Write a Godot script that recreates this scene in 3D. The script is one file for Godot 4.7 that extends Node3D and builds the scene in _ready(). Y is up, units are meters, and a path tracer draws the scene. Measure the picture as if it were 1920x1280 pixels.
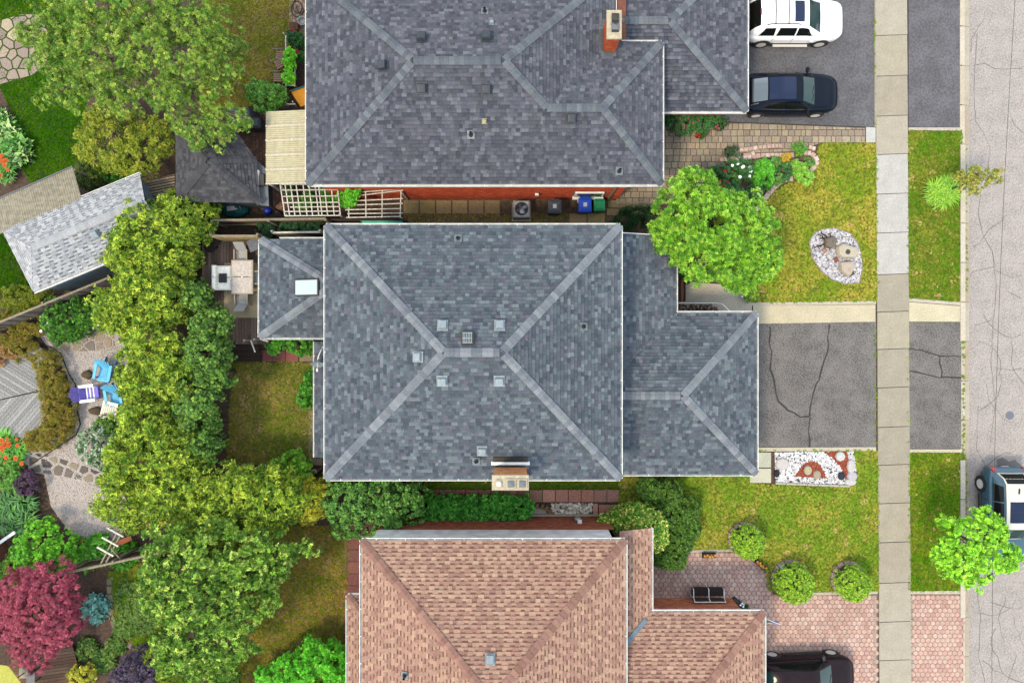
extends Node3D
# A block of suburban houses seen from a drone that hangs 32 m above the ground and looks straight down.
# x runs across the street side, z runs along the street, y is up; metres.

var M := {}
var used := {}
var rng := RandomNumberGenerator.new()
var shared := {}

# ------------------------------------------------------------------ small helpers

func spot(u: float, v: float, h := 0.0) -> Vector3:
	# survey map coordinates (40 units to a metre on the ground) of a point at height h
	var k := (1.0 - h / 32.0) / 40.0
	return Vector3((u - 960.0) * k, h, (v - 640.0) * k)

func flat(u: float, v: float, h := 0.0) -> Vector2:
	var p := spot(u, v, h)
	return Vector2(p.x, p.z)

func outline(a: Array, h := 0.0) -> PackedVector2Array:
	var out := PackedVector2Array()
	for i in range(0, a.size(), 2):
		out.append(flat(a[i], a[i + 1], h))
	return out

func tone(r: float, g: float, b: float, k := 2.7) -> Color:
	# base colour (linear) of a surface that reads as this sRGB colour under the open sky
	var c := Color(r / 255.0, g / 255.0, b / 255.0).srgb_to_linear()
	return Color(c.r / k, c.g / k, c.b / k)

func numbered(called: String) -> String:
	if not used.has(called):
		used[called] = 0
		return called
	used[called] += 1
	return "%s_%03d" % [called, used[called]]

func thing(called: String, label: String, category: String, at := Vector3.ZERO, turn := 0.0, group := "") -> Node3D:
	var o := Node3D.new()
	o.name = numbered(called)
	add_child(o)
	o.position = at
	o.rotation.y = turn
	o.set_meta("label", label)
	o.set_meta("category", category)
	if group != "":
		o.set_meta("group", group)
	return o

func part(parent: Node3D, called: String, mesh: Mesh, m: Material, xf := Transform3D.IDENTITY) -> MeshInstance3D:
	var o := MeshInstance3D.new()
	o.name = called
	o.mesh = mesh
	o.material_override = m
	parent.add_child(o, true)
	o.transform = xf
	return o

func structure(called: String, mesh: Mesh, m: Material) -> MeshInstance3D:
	var o := MeshInstance3D.new()
	o.name = numbered(called)
	o.mesh = mesh
	o.material_override = m
	add_child(o)
	o.set_meta("kind", "structure")
	return o

func at(p: Vector3, turn := 0.0, s := Vector3.ONE) -> Transform3D:
	return Transform3D(Basis(Vector3.UP, turn).scaled_local(s), p)

class Bld:
	# collects triangles, clockwise seen from outside
	var v := PackedVector3Array()
	var c := PackedColorArray()
	var col := Color.WHITE
	func tri(a: Vector3, b: Vector3, d: Vector3) -> void:
		v.append(a); v.append(b); v.append(d)
		c.append(col); c.append(col); c.append(col)
	func quad(a: Vector3, b: Vector3, d: Vector3, e: Vector3) -> void:
		tri(a, b, d)
		tri(a, d, e)
	func away(a: Vector3, b: Vector3, d: Vector3, from: Vector3) -> void:
		var n := (d - a).cross(b - a)
		if n.dot((a + b + d) / 3.0 - from) >= 0.0:
			tri(a, b, d)
		else:
			tri(a, d, b)
	func quad_away(a: Vector3, b: Vector3, d: Vector3, e: Vector3, from: Vector3) -> void:
		away(a, b, d, from)
		away(a, d, e, from)
	func box(t: Transform3D, s: Vector3, bevel := 0.0) -> void:
		var h := s * 0.5
		var o := t.origin
		if bevel <= 0.0:
			var p := []
			for i in 8:
				p.append(t * Vector3(h.x if i & 1 else -h.x, h.y if i & 2 else -h.y, h.z if i & 4 else -h.z))
			for f in [[0, 1, 3, 2], [4, 5, 7, 6], [0, 1, 5, 4], [2, 3, 7, 6], [0, 2, 6, 4], [1, 3, 7, 5]]:
				quad_away(p[f[0]], p[f[1]], p[f[2]], p[f[3]], o)
			return
		# top edges chamfered
		var b := minf(bevel, minf(h.x, minf(h.y, h.z)) * 0.9)
		var r := [[], [], []]
		for k in [[-1, -1], [1, -1], [1, 1], [-1, 1]]:
			r[0].append(t * Vector3(k[0] * h.x, -h.y, k[1] * h.z))
			r[1].append(t * Vector3(k[0] * h.x, h.y - b, k[1] * h.z))
			r[2].append(t * Vector3(k[0] * (h.x - b), h.y, k[1] * (h.z - b)))
		for i in 4:
			var j := (i + 1) % 4
			quad_away(r[0][i], r[0][j], r[1][j], r[1][i], o)
			quad_away(r[1][i], r[1][j], r[2][j], r[2][i], o)
		quad_away(r[2][0], r[2][1], r[2][2], r[2][3], o)
		quad_away(r[0][0], r[0][1], r[0][2], r[0][3], o)
	func prism(poly: PackedVector2Array, y0: float, y1: float, bevel := 0.0) -> void:
		var p := poly
		var area := 0.0
		for i in p.size():
			area += p[i].cross(p[(i + 1) % p.size()])
		if area < 0.0:
			p = p.duplicate()
			p.reverse()
		var top := p
		if bevel > 0.0:
			var cen := Vector2.ZERO
			for q in p:
				cen += q
			cen /= p.size()
			top = PackedVector2Array()
			for q in p:
				var dd := cen - q
				top.append(q + dd.normalized() * minf(bevel * 1.3, dd.length() * 0.5))
		var idx := Geometry2D.triangulate_polygon(top)
		for i in range(0, idx.size(), 3):
			var a := top[idx[i]]
			var b := top[idx[i + 1]]
			var d := top[idx[i + 2]]
			if (b - a).cross(d - a) < 0.0:
				var s := b
				b = d
				d = s
			tri(Vector3(a.x, y1, a.y), Vector3(b.x, y1, b.y), Vector3(d.x, y1, d.y))
		for i in p.size():
			var j := (i + 1) % p.size()
			var ti := Vector3(top[i].x, y1, top[i].y)
			var tj := Vector3(top[j].x, y1, top[j].y)
			var mi := Vector3(p[i].x, y1 - bevel, p[i].y)
			var mj := Vector3(p[j].x, y1 - bevel, p[j].y)
			if bevel > 0.0:
				quad(ti, mi, mj, tj)
			quad(mi, Vector3(p[i].x, y0, p[i].y), Vector3(p[j].x, y0, p[j].y), mj)
	func tube(pts: Array, r0: float, r1: float, n := 6) -> void:
		var rings := []
		for i in pts.size():
			var d: Vector3 = (pts[mini(i + 1, pts.size() - 1)] - pts[maxi(i - 1, 0)]).normalized()
			var s := d.cross(Vector3.UP if absf(d.y) < 0.9 else Vector3.RIGHT).normalized()
			var w := s.cross(d)
			var r := lerpf(r0, r1, float(i) / maxf(1.0, pts.size() - 1))
			var ring := []
			for k in n:
				var a := TAU * k / n
				ring.append(pts[i] + (s * cos(a) + w * sin(a)) * r)
			rings.append(ring)
		loft(rings, true, true)
	func loft(rings: Array, closed := true, caps := false) -> void:
		var n: int = rings[0].size()
		for i in rings.size() - 1:
			var cen := Vector3.ZERO
			for k in n:
				cen += rings[i][k] + rings[i + 1][k]
			cen /= 2.0 * n
			for k in (n if closed else n - 1):
				var j := (k + 1) % n
				quad_away(rings[i][k], rings[i][j], rings[i + 1][j], rings[i + 1][k], cen)
		if caps:
			for e in [0, rings.size() - 1]:
				var q := 1 if e == 0 else rings.size() - 2
				var cen := Vector3.ZERO
				var inn := Vector3.ZERO
				for k in n:
					cen += rings[e][k]
					inn += rings[q][k]
				cen /= n
				inn /= n
				for k in n:
					away(cen, rings[e][k], rings[e][(k + 1) % n], inn)
	func lathe(profile: Array, n := 14, o := Vector3.ZERO, b := Basis.IDENTITY) -> void:
		# profile: [radius, height] from bottom to top
		var rings := []
		for p in profile:
			var ring := []
			for k in n:
				var a := TAU * k / n
				ring.append(o + b * Vector3(cos(a) * p[0], p[1], sin(a) * p[0]))
			rings.append(ring)
		loft(rings, true, true)
	func mesh(smooth := false) -> ArrayMesh:
		if smooth:
			var st := SurfaceTool.new()
			st.begin(Mesh.PRIMITIVE_TRIANGLES)
			st.set_smooth_group(0)
			for i in v.size():
				st.set_color(c[i])
				st.add_vertex(v[i].snapped(Vector3.ONE * 0.0004))
			st.index()
			st.generate_normals()
			return st.commit()
		var m := ArrayMesh.new()
		if v.is_empty():
			return m
		var arr := []
		arr.resize(Mesh.ARRAY_MAX)
		arr[Mesh.ARRAY_VERTEX] = v
		arr[Mesh.ARRAY_COLOR] = c
		m.add_surface_from_arrays(Mesh.PRIMITIVE_TRIANGLES, arr)
		return m

func box_mesh(s: Vector3, bevel := 0.0) -> ArrayMesh:
	var key := "box%s%s" % [s.snapped(Vector3.ONE * 0.0001), bevel]
	if not shared.has(key):
		var b := Bld.new()
		b.box(Transform3D.IDENTITY, s, bevel)
		shared[key] = b.mesh()
	return shared[key]

func sheet(poly: PackedVector2Array, y: float, thick := 0.0) -> ArrayMesh:
	var b := Bld.new()
	b.prism(poly, y - thick if thick > 0.0 else y - 0.02, y)
	return b.mesh()

func tinted(c: Color, mesh: ArrayMesh) -> ArrayMesh:
	# the same mesh with another vertex colour
	var arr := mesh.surface_get_arrays(0)
	var n: int = arr[Mesh.ARRAY_VERTEX].size()
	var cc := PackedColorArray()
	cc.resize(n)
	cc.fill(c)
	arr[Mesh.ARRAY_COLOR] = cc
	var m := ArrayMesh.new()
	m.add_surface_from_arrays(Mesh.PRIMITIVE_TRIANGLES, arr)
	return m

func copies(parent: Node3D, called: String, mesh: Mesh, m: Material, xs: Array, cs: Array) -> MultiMeshInstance3D:
	var mm := MultiMesh.new()
	mm.transform_format = MultiMesh.TRANSFORM_3D
	mm.use_colors = true
	mm.mesh = mesh
	mm.instance_count = xs.size()
	var buf := PackedFloat32Array()
	buf.resize(xs.size() * 16)
	for i in xs.size():
		var t: Transform3D = xs[i]
		var c: Color = cs[i]
		var k := i * 16
		buf[k] = t.basis.x.x; buf[k + 1] = t.basis.y.x; buf[k + 2] = t.basis.z.x; buf[k + 3] = t.origin.x
		buf[k + 4] = t.basis.x.y; buf[k + 5] = t.basis.y.y; buf[k + 6] = t.basis.z.y; buf[k + 7] = t.origin.y
		buf[k + 8] = t.basis.x.z; buf[k + 9] = t.basis.y.z; buf[k + 10] = t.basis.z.z; buf[k + 11] = t.origin.z
		buf[k + 12] = c.r; buf[k + 13] = c.g; buf[k + 14] = c.b; buf[k + 15] = 1.0
	mm.buffer = buf
	var o := MultiMeshInstance3D.new()
	o.name = called
	o.multimesh = mm
	o.material_override = m
	parent.add_child(o, true)
	return o

# ------------------------------------------------------------------ textures and materials

func noise_texture(layers: Array, ramp: Array, size := 512) -> ImageTexture:
	# layers: [seed, cycles across the tile, weight]; ramp: [position, sRGB colour] ...
	var acc := PackedFloat32Array()
	acc.resize(size * size)
	var total := 0.0
	for l in layers:
		total += l[2]
	for l in layers:
		var n := FastNoiseLite.new()
		n.seed = l[0]
		n.noise_type = FastNoiseLite.TYPE_SIMPLEX
		n.frequency = l[1] / float(size)
		n.fractal_octaves = 3
		var bytes := n.get_seamless_image(size, size, false, false, 0.15, true).get_data()
		var w: float = l[2] / total / 255.0
		for i in acc.size():
			acc[i] += bytes[i] * w
	var g := Gradient.new()
	var offs := PackedFloat32Array()
	var cols := PackedColorArray()
	for r in ramp:
		offs.append(r[0])
		cols.append(r[1])
	g.offsets = offs
	g.colors = cols
	var lut := PackedByteArray()
	for i in 256:
		var c := g.sample(i / 255.0)
		lut.append(c.r8); lut.append(c.g8); lut.append(c.b8)
	var out := PackedByteArray()
	out.resize(size * size * 3)
	for i in acc.size():
		var k := clampi(int(acc[i] * 255.0), 0, 255) * 3
		out[i * 3] = lut[k]; out[i * 3 + 1] = lut[k + 1]; out[i * 3 + 2] = lut[k + 2]
	return ImageTexture.create_from_image(Image.create_from_data(size, size, false, Image.FORMAT_RGB8, out))

func grey(x: float) -> Color:
	return Color(x, x, x)

func surface(called: String, lin: Color, rough: float, tex: Texture2D = null, tile := 4.0, o := {}) -> StandardMaterial3D:
	var m := StandardMaterial3D.new()
	m.albedo_color = lin.linear_to_srgb()
	m.roughness = rough
	m.metallic = o.get("metal", 0.0)
	m.metallic_specular = o.get("spec", 0.35)
	m.vertex_color_use_as_albedo = o.get("vc", false)
	if tex:
		m.albedo_texture = tex
		m.uv1_triplanar = true
		m.uv1_world_triplanar = true
		m.uv1_scale = Vector3.ONE / tile
	if o.has("coat"):
		m.clearcoat_enabled = true
		m.clearcoat = o.coat
		m.clearcoat_roughness = 0.05
	if o.has("back"):
		m.backlight_enabled = true
		m.backlight = o.back
	M[called] = m
	return m

# ------------------------------------------------------------------ roofs

class Slope:
	var pts: Array
	var o: Vector3
	var a: Vector3
	var n: Vector3
	var u: Vector3
	var poly := PackedVector2Array()
	func _init(p: Array) -> void:
		pts = p
		var top: Vector3 = p[0]
		for q in p:
			if q.y > top.y:
				top = q
		n = (p[1] - p[0]).cross(top - p[0]).normalized()
		if n.y < 0.0:
			n = -n
		o = p[0]
		a = (p[1] - p[0]).normalized()
		u = n.cross(a)
		if u.y < 0.0:
			o = p[1]
			a = -a
			u = n.cross(a)
		for q in p:
			var d: Vector3 = q - o
			poly.append(Vector2(d.dot(a), d.dot(u)))
	func frame() -> Basis:
		return Basis(a, n, a.cross(n))
	func point(s: float, t: float, h := 0.0) -> Vector3:
		return o + a * s + u * t + n * h
	func under(p: Vector3) -> Vector3:
		# the point of the plane on the line from the lookout through p
		var eye := Vector3(0, 32, 0)
		var d := p - eye
		return eye + d * ((o - eye).dot(n) / d.dot(n))

func add_roof(house: Node3D, called: String, slopes: Array, palette: Array, o := {}) -> MeshInstance3D:
	# deck under the shingles, courses of shingles on it; o: course, banded, count of single shingles, cap tones, ridges
	var e: float = o.get("course", 0.15)
	var dark: Color = o.get("band", Color.BLACK)
	var deck := Bld.new()
	for s: Slope in slopes:
		var idx := Geometry2D.triangulate_polygon(s.poly)
		for i in range(0, idx.size(), 3):
			var q := []
			for k in 3:
				var f := s.poly[idx[i + k]]
				q.append(s.point(f.x, f.y, -0.012))
			deck.away(q[0], q[1], q[2], q[0] - s.n)
			for k in 3:
				q[k] -= s.n * 0.03
			deck.away(q[0], q[1], q[2], q[0] + s.n)
	var roof := part(house, called, deck.mesh(), M.roof_felt)
	var field := Bld.new()
	var singles := []
	for s: Slope in slopes:
		var lo := 1e9
		var hi := -1e9
		var left := 1e9
		var right := -1e9
		for f in s.poly:
			lo = minf(lo, f.y); hi = maxf(hi, f.y); left = minf(left, f.x); right = maxf(right, f.x)
		var t := lo
		var row := 0
		while t < hi:
			var x := left - rng.randf() * 0.3
			var tooth := row % 2 == 0
			while x < right:
				var w := rng.randf_range(0.11, 0.25)
				if dark.a > 0.0 and o.has("band"):
					w = rng.randf_range(0.13, 0.27)
				tooth = not tooth
				var c: Color = palette[rng.randi() % palette.size()]
				var jit: float = [0.93, 1.0, 1.07][rng.randi() % 3]
				c = Color(c.r * jit, c.g * jit, c.b * jit)
				var lift := rng.randf_range(0.028, 0.042) if not o.has("band") else (0.036 if tooth else 0.024)
				var rect := PackedVector2Array([Vector2(x, t), Vector2(x + w, t), Vector2(x + w, t + e), Vector2(x, t + e)])
				var inside := 0
				for f in rect:
					if Geometry2D.is_point_in_polygon(f, s.poly):
						inside += 1
				if inside == 4:
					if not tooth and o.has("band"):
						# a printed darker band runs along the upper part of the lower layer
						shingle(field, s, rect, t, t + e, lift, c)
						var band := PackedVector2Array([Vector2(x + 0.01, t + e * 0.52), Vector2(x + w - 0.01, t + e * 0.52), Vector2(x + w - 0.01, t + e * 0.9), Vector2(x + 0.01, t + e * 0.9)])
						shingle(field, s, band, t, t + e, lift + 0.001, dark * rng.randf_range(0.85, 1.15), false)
					else:
						singles.append([w * (1.0 + s.point(x, t).y * 0.05), s, x, t, w, lift, c])
				elif inside > 0:
					for clip in Geometry2D.intersect_polygons(rect, s.poly):
						shingle(field, s, clip, t, t + e, lift, c)
				x += w
			t += e
			row += 1
	singles.sort_custom(func(p, q): return p[0] > q[0])
	var keep: int = o.get("singles", 0)
	for i in singles.size():
		var q: Array = singles[i]
		var s: Slope = q[1]
		if i < keep:
			var tab: ArrayMesh = single_shingle(e, q[6])
			var f := s.frame()
			f.x *= q[4]
			f.y *= q[5] / 0.012
			part(roof, "shingle", tab, M.shingle, Transform3D(f, s.point(q[2], q[3] + e)))
		else:
			shingle(field, s, PackedVector2Array([Vector2(q[2], q[3]), Vector2(q[2] + q[4], q[3]), Vector2(q[2] + q[4], q[3] + e), Vector2(q[2], q[3] + e)]), q[3], q[3] + e, q[5], q[6])
	var fo := part(roof, "shingle_field", field.mesh(), M.shingle)
	fo.set_meta("kind", "stuff")
	var caps: Array = o.get("caps", palette)
	for r in o.get("ridges", []):
		ridge_caps(roof, r[0], r[1], r[2], r[3], caps, o.get("exposure", 0.2))
	return roof

func single_shingle(e: float, c: Color) -> ArrayMesh:
	# one of a few shared tabs of unit width, by its tone
	var q := Vector3i(roundi(c.r * 700.0), roundi(c.g * 700.0), roundi(c.b * 700.0))
	var key := "tab%s%s" % [e, q]
	if not shared.has(key):
		var b := Bld.new()
		b.col = Color(q.x / 700.0, q.y / 700.0, q.z / 700.0)
		var p := [Vector3(0, 0.002, 0), Vector3(1, 0.002, 0), Vector3(1, 0.012, e), Vector3(0, 0.012, e)]
		b.quad(p[0], p[1], p[2], p[3])
		b.quad(p[3], p[2], Vector3(1, -0.004, e), Vector3(0, -0.004, e))
		var cen := Vector3(0.5, 0, e * 0.5)
		b.quad_away(p[0], p[3], Vector3(0, -0.004, e), Vector3(0, -0.004, 0), cen)
		b.quad_away(p[1], p[2], Vector3(1, -0.004, e), Vector3(1, -0.004, 0), cen)
		shared[key] = b.mesh()
	return shared[key]

func shingle(b: Bld, s: Slope, p: PackedVector2Array, t0: float, t1: float, lift: float, c: Color, butt := true) -> void:
	b.col = Color(c.r, c.g, c.b)
	var q := []
	for f in p:
		q.append(s.point(f.x, f.y, lerpf(lift, 0.002, clampf((f.y - t0) / (t1 - t0), 0.0, 1.0))))
	var from: Vector3 = q[0] - s.n
	for i in range(1, q.size() - 1):
		b.away(q[0], q[i], q[i + 1], from)
	if not butt:
		return
	for i in q.size():
		var j := (i + 1) % q.size()
		if absf(p[i].y - t0) < 0.002 and absf(p[j].y - t0) < 0.002:
			var d := s.n * (lift + 0.004)
			b.quad_away(q[i], q[j], q[j] - d, q[i] - d, q[i] + s.u)
		elif absf(p[i].x - p[j].x) < 0.002 and lift > 0.034:
			var cx := (p[0].x + p[p.size() / 2].x) * 0.5
			b.quad_away(q[i], q[j], q[j] - s.n * 0.008, q[i] - s.n * 0.008, s.point(cx, p[i].y))

func ridge_caps(roof: Node3D, lower: Vector3, upper: Vector3, s1: Slope, s2: Slope, tones: Array, exposure: float) -> void:
	var d := (upper - lower).normalized()
	var n := int((upper - lower).length() / exposure)
	var wings := []
	for s: Slope in [s1, s2]:
		var w := d.cross(s.n).normalized()
		if w.y > 0.0:
			w = -w
		wings.append([w, s.n])
	var up: Vector3 = (s1.n + s2.n).normalized()
	var variants := []
	var centre := d * exposure * 0.5 - up * 0.3
	for k in tones.size():
		for v in 2:
			var b := Bld.new()
			var jit := 1.0 + 0.13 * (v - 0.5)
			b.col = Color(tones[k].r * jit, tones[k].g * jit, tones[k].b * jit)
			var lo := [wings[0][0] * 0.155 + wings[0][1] * 0.066, up * 0.09, wings[1][0] * 0.155 + wings[1][1] * 0.066]
			var hi := [wings[0][0] * 0.155 + wings[0][1] * 0.05 + d * (exposure + 0.03), up * 0.07 + d * (exposure + 0.03), wings[1][0] * 0.155 + wings[1][1] * 0.05 + d * (exposure + 0.03)]
			for i in 2:
				b.quad_away(lo[i], lo[i + 1], hi[i + 1], hi[i], centre)
				b.quad_away(lo[i], lo[i + 1], lo[i + 1] - up * 0.025, lo[i] - up * 0.025, centre)
			for i in [0, 2]:
				var nn: Vector3 = wings[i / 2][1]
				b.quad_away(lo[i], hi[i], hi[i] - nn * 0.05, lo[i] - nn * 0.05, centre)
			variants.append(b.mesh())
	for i in n:
		part(roof, "ridge_cap", variants[rng.randi() % variants.size()], M.shingle, Transform3D(Basis.IDENTITY, lower + d * exposure * i))

func gutter(house: Node3D, a: Vector3, b: Vector3, out: Vector3, m: Material = null) -> void:
	var g := Bld.new()
	var mid := (a + b) * 0.5
	var d := b - a
	var l := d.length()
	var f := Basis(d.normalized(), Vector3.UP, d.normalized().cross(Vector3.UP))
	var k := 1.0 if f.z.dot(out) > 0.0 else -1.0
	g.box(Transform3D(f, mid + f.z * k * 0.008 + Vector3(0, -0.07, 0)), Vector3(l, 0.1, 0.012))
	g.box(Transform3D(f, mid + f.z * k * 0.045 + Vector3(0, -0.115, 0)), Vector3(l, 0.01, 0.064))
	g.box(Transform3D(f, mid + f.z * k * 0.086 + Vector3(0, -0.06, 0)), Vector3(l, 0.12, 0.022))
	var o := part(house, "gutter", g.mesh(), m if m else M.white_trim)
	# brackets across the trough
	var n := int(l / 1.1)
	for i in n:
		part(o, "bracket", box_mesh(Vector3(0.025, 0.01, 0.09)), M.white_trim, Transform3D(f, a + d * ((i + 0.5) / n) + f.z * k * 0.045 + Vector3(0, 0.004, 0)))

func roof_vent(house: Node3D, s: Slope, u: float, v: float, size: float, m: Material, tall := 0.16) -> void:
	var p := s.under(spot(u, v)) + s.n * 0.035
	var f := s.frame()
	var b := Bld.new()
	b.box(Transform3D(f, Vector3.ZERO + s.n * 0.022), Vector3(size * 1.3, 0.012, size * 1.45))
	var o := part(house, "roof_vent", b.mesh(), m, at(p))
	var h := Bld.new()
	var r := []
	for ring in [[1.0, 0.02], [1.0, tall * 0.75], [0.9, tall], [0.5, tall * 1.04]]:
		var q := []
		for k in [[-1, -1], [1, -1], [1, 1], [-1, 1]]:
			q.append(f * Vector3(k[0] * size * 0.5 * ring[0], ring[1], k[1] * size * 0.5 * ring[0]))
		r.append(q)
	h.loft(r, true, true)
	part(o, "hood", h.mesh(), m)

func vent_pipe(house: Node3D, s: Slope, u: float, v: float, m: Material) -> void:
	var p := s.under(spot(u, v)) + s.n * 0.035
	var b := Bld.new()
	b.lathe([[0.11, -0.02], [0.1, 0.03], [0.07, 0.06], [0.055, 0.07], [0.055, 0.32], [0.04, 0.32], [0.04, 0.2]], 10)
	var o := part(house, "vent_pipe", b.mesh(), m, at(p))
	part(o, "flashing", box_mesh(Vector3(0.3, 0.012, 0.34)), M.roof_metal, Transform3D(s.frame(), s.n * 0.022))

func brick_wall(house: Node3D, called: String, a: Vector2, b: Vector2, y0: float, y1: float, out: Vector2, tones: Array, mortar: Material, holes := []) -> MeshInstance3D:
	# a wall core with brick faces standing proud of the mortar
	var d := (b - a).normalized()
	var l := a.distance_to(b)
	var core := Bld.new()
	var c2 := (a + b) * 0.5 - out * 0.11
	var f := Basis(Vector3(d.x, 0, d.y), Vector3.UP, Vector3(d.x, 0, d.y).cross(Vector3.UP))
	core.box(Transform3D(f, Vector3(c2.x, (y0 + y1) * 0.5, c2.y)), Vector3(l, y1 - y0, 0.2))
	var o := part(house, called, core.mesh(), mortar)
	var w := Bld.new()
	var y := y0
	var row := 0
	var o3 := Vector3(out.x, 0, out.y)
	var d3 := Vector3(d.x, 0, d.y)
	while y < y1 - 0.05:
		var x := -0.11 if row % 2 else 0.0
		while x < l:
			var x0 := maxf(x, 0.0)
			var x1 := minf(x + 0.21, l)
			var hid := false
			for h in holes:
				if x1 > h[0] and x0 < h[1] and y + 0.06 > h[2] and y < h[3]:
					hid = true
			if x1 - x0 > 0.03 and not hid:
				var c: Color = tones[rng.randi() % tones.size()]
				var j := rng.randf_range(0.85, 1.15)
				w.col = Color(c.r * j, c.g * j, c.b * j)
				var p := Vector3(a.x, 0, a.y) + d3 * x0 + Vector3(0, y, 0)
				var q := p + d3 * (x1 - x0)
				var up := Vector3(0, 0.06, 0)
				var s := o3 * (0.006 + rng.randf() * 0.004)
				w.quad_away(p + s, q + s, q + s + up, p + s + up, p - o3)
				w.quad_away(p + up, q + up, q + up + s, p + up + s, p - Vector3.UP)
				w.quad_away(p, p + s, p + s + up, p + up, q)
				w.quad_away(q, q + s, q + s + up, q + up, p)
			x += 0.22
		y += 0.075
		row += 1
	var bo := part(o, "brick_courses", w.mesh(), M.brick)
	bo.set_meta("kind", "stuff")
	return o

func chimney_top(ch: Node3D, at0: Vector3, sx: float, sz: float, m: Material) -> void:
	var b := Bld.new()
	b.box(at(at0 + Vector3(0, 0.04, 0)), Vector3(sx, 0.08, sz), 0.02)
	part(ch, "cap", b.mesh(), m)

# ------------------------------------------------------------------ plants

func sprig(kind: String) -> ArrayMesh:
	if shared.has(kind):
		return shared[kind]
	var r := RandomNumberGenerator.new()
	r.seed = hash(kind)
	var spec: Array = {
		# leaves, length, width, lowest and highest tilt, fold
		"broad": [9, 1.0, 0.36, -10.0, 40.0, 0.12],
		"narrow": [9, 1.0, 0.25, -10.0, 60.0, 0.08],
		"spray": [10, 1.0, 0.24, 5.0, 80.0, 0.05],
		"small": [9, 0.95, 0.5, -5.0, 60.0, 0.1],
		"maple": [9, 1.0, 0.28, -25.0, 35.0, 0.05],
		"hosta": [11, 1.0, 0.46, 10.0, 50.0, 0.16],
		"rosette": [10, 1.0, 0.28, 0.0, 60.0, 0.1],
	}.get(kind, [9, 1.0, 0.3, 0.0, 40.0, 0.1])
	var b := Bld.new()
	for i in int(spec[0]):
		var ang: float = TAU * i / spec[0] + r.randf_range(-0.3, 0.3)
		var dir := Vector3(cos(ang), 0, sin(ang))
		var tilt := deg_to_rad(r.randf_range(spec[3], spec[4]))
		var l: float = spec[1] * r.randf_range(0.65, 1.0)
		var along := dir * cos(tilt) + Vector3.UP * sin(tilt)
		var side := along.cross(Vector3.UP).normalized()
		var up := side.cross(along)
		var base := dir * 0.05 + Vector3(0, r.randf_range(-0.25, 0.2), 0)
		var mid: Vector3 = base + along * l * 0.5 + up * spec[5] * l
		var tip := base + along * l - Vector3.UP * 0.12 * l
		var g := r.randf_range(0.82, 1.0)
		b.col = Color(g, g, g)
		var w: float = spec[2] * l * 0.5
		b.tri(base, mid - side * w, tip)
		b.tri(base, tip, mid + side * w)
	shared[kind] = b.mesh()
	return shared[kind]

func blade_clump(n := 16, wide := 0.06) -> ArrayMesh:
	var key := "blades%d%s" % [n, wide]
	if shared.has(key):
		return shared[key]
	var r := RandomNumberGenerator.new()
	r.seed = n
	var b := Bld.new()
	for i in n:
		var ang := r.randf() * TAU
		var dir := Vector3(cos(ang), 0, sin(ang))
		var side := Vector3(-sin(ang), 0, cos(ang)) * wide
		var l := r.randf_range(0.55, 1.0)
		var p := [dir * 0.05, dir * 0.3 * l + Vector3(0, 0.55 * l, 0), dir * 0.7 * l + Vector3(0, 0.72 * l, 0), dir * 1.05 * l + Vector3(0, 0.55 * l, 0)]
		var g := r.randf_range(0.8, 1.0)
		b.col = Color(g, g, g)
		b.quad(p[0] - side * 0.6, p[0] + side * 0.6, p[1] + side, p[1] - side)
		b.quad(p[1] - side, p[1] + side, p[2] + side * 0.8, p[2] - side * 0.8)
		b.tri(p[2] - side * 0.8, p[2] + side * 0.8, p[3])
	shared[key] = b.mesh()
	return shared[key]

func unit(r: RandomNumberGenerator) -> Vector3:
	var z := r.randf_range(-1.0, 1.0)
	var a := r.randf() * TAU
	var q := sqrt(1.0 - z * z)
	return Vector3(q * cos(a), z, q * sin(a))

func facing(y: Vector3, spin: float, s: float) -> Basis:
	var x := y.cross(Vector3.RIGHT if absf(y.x) < 0.8 else Vector3.BACK).normalized()
	var b := Basis(x, y, x.cross(y))
	return Basis(y, spin) * b * s

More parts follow.
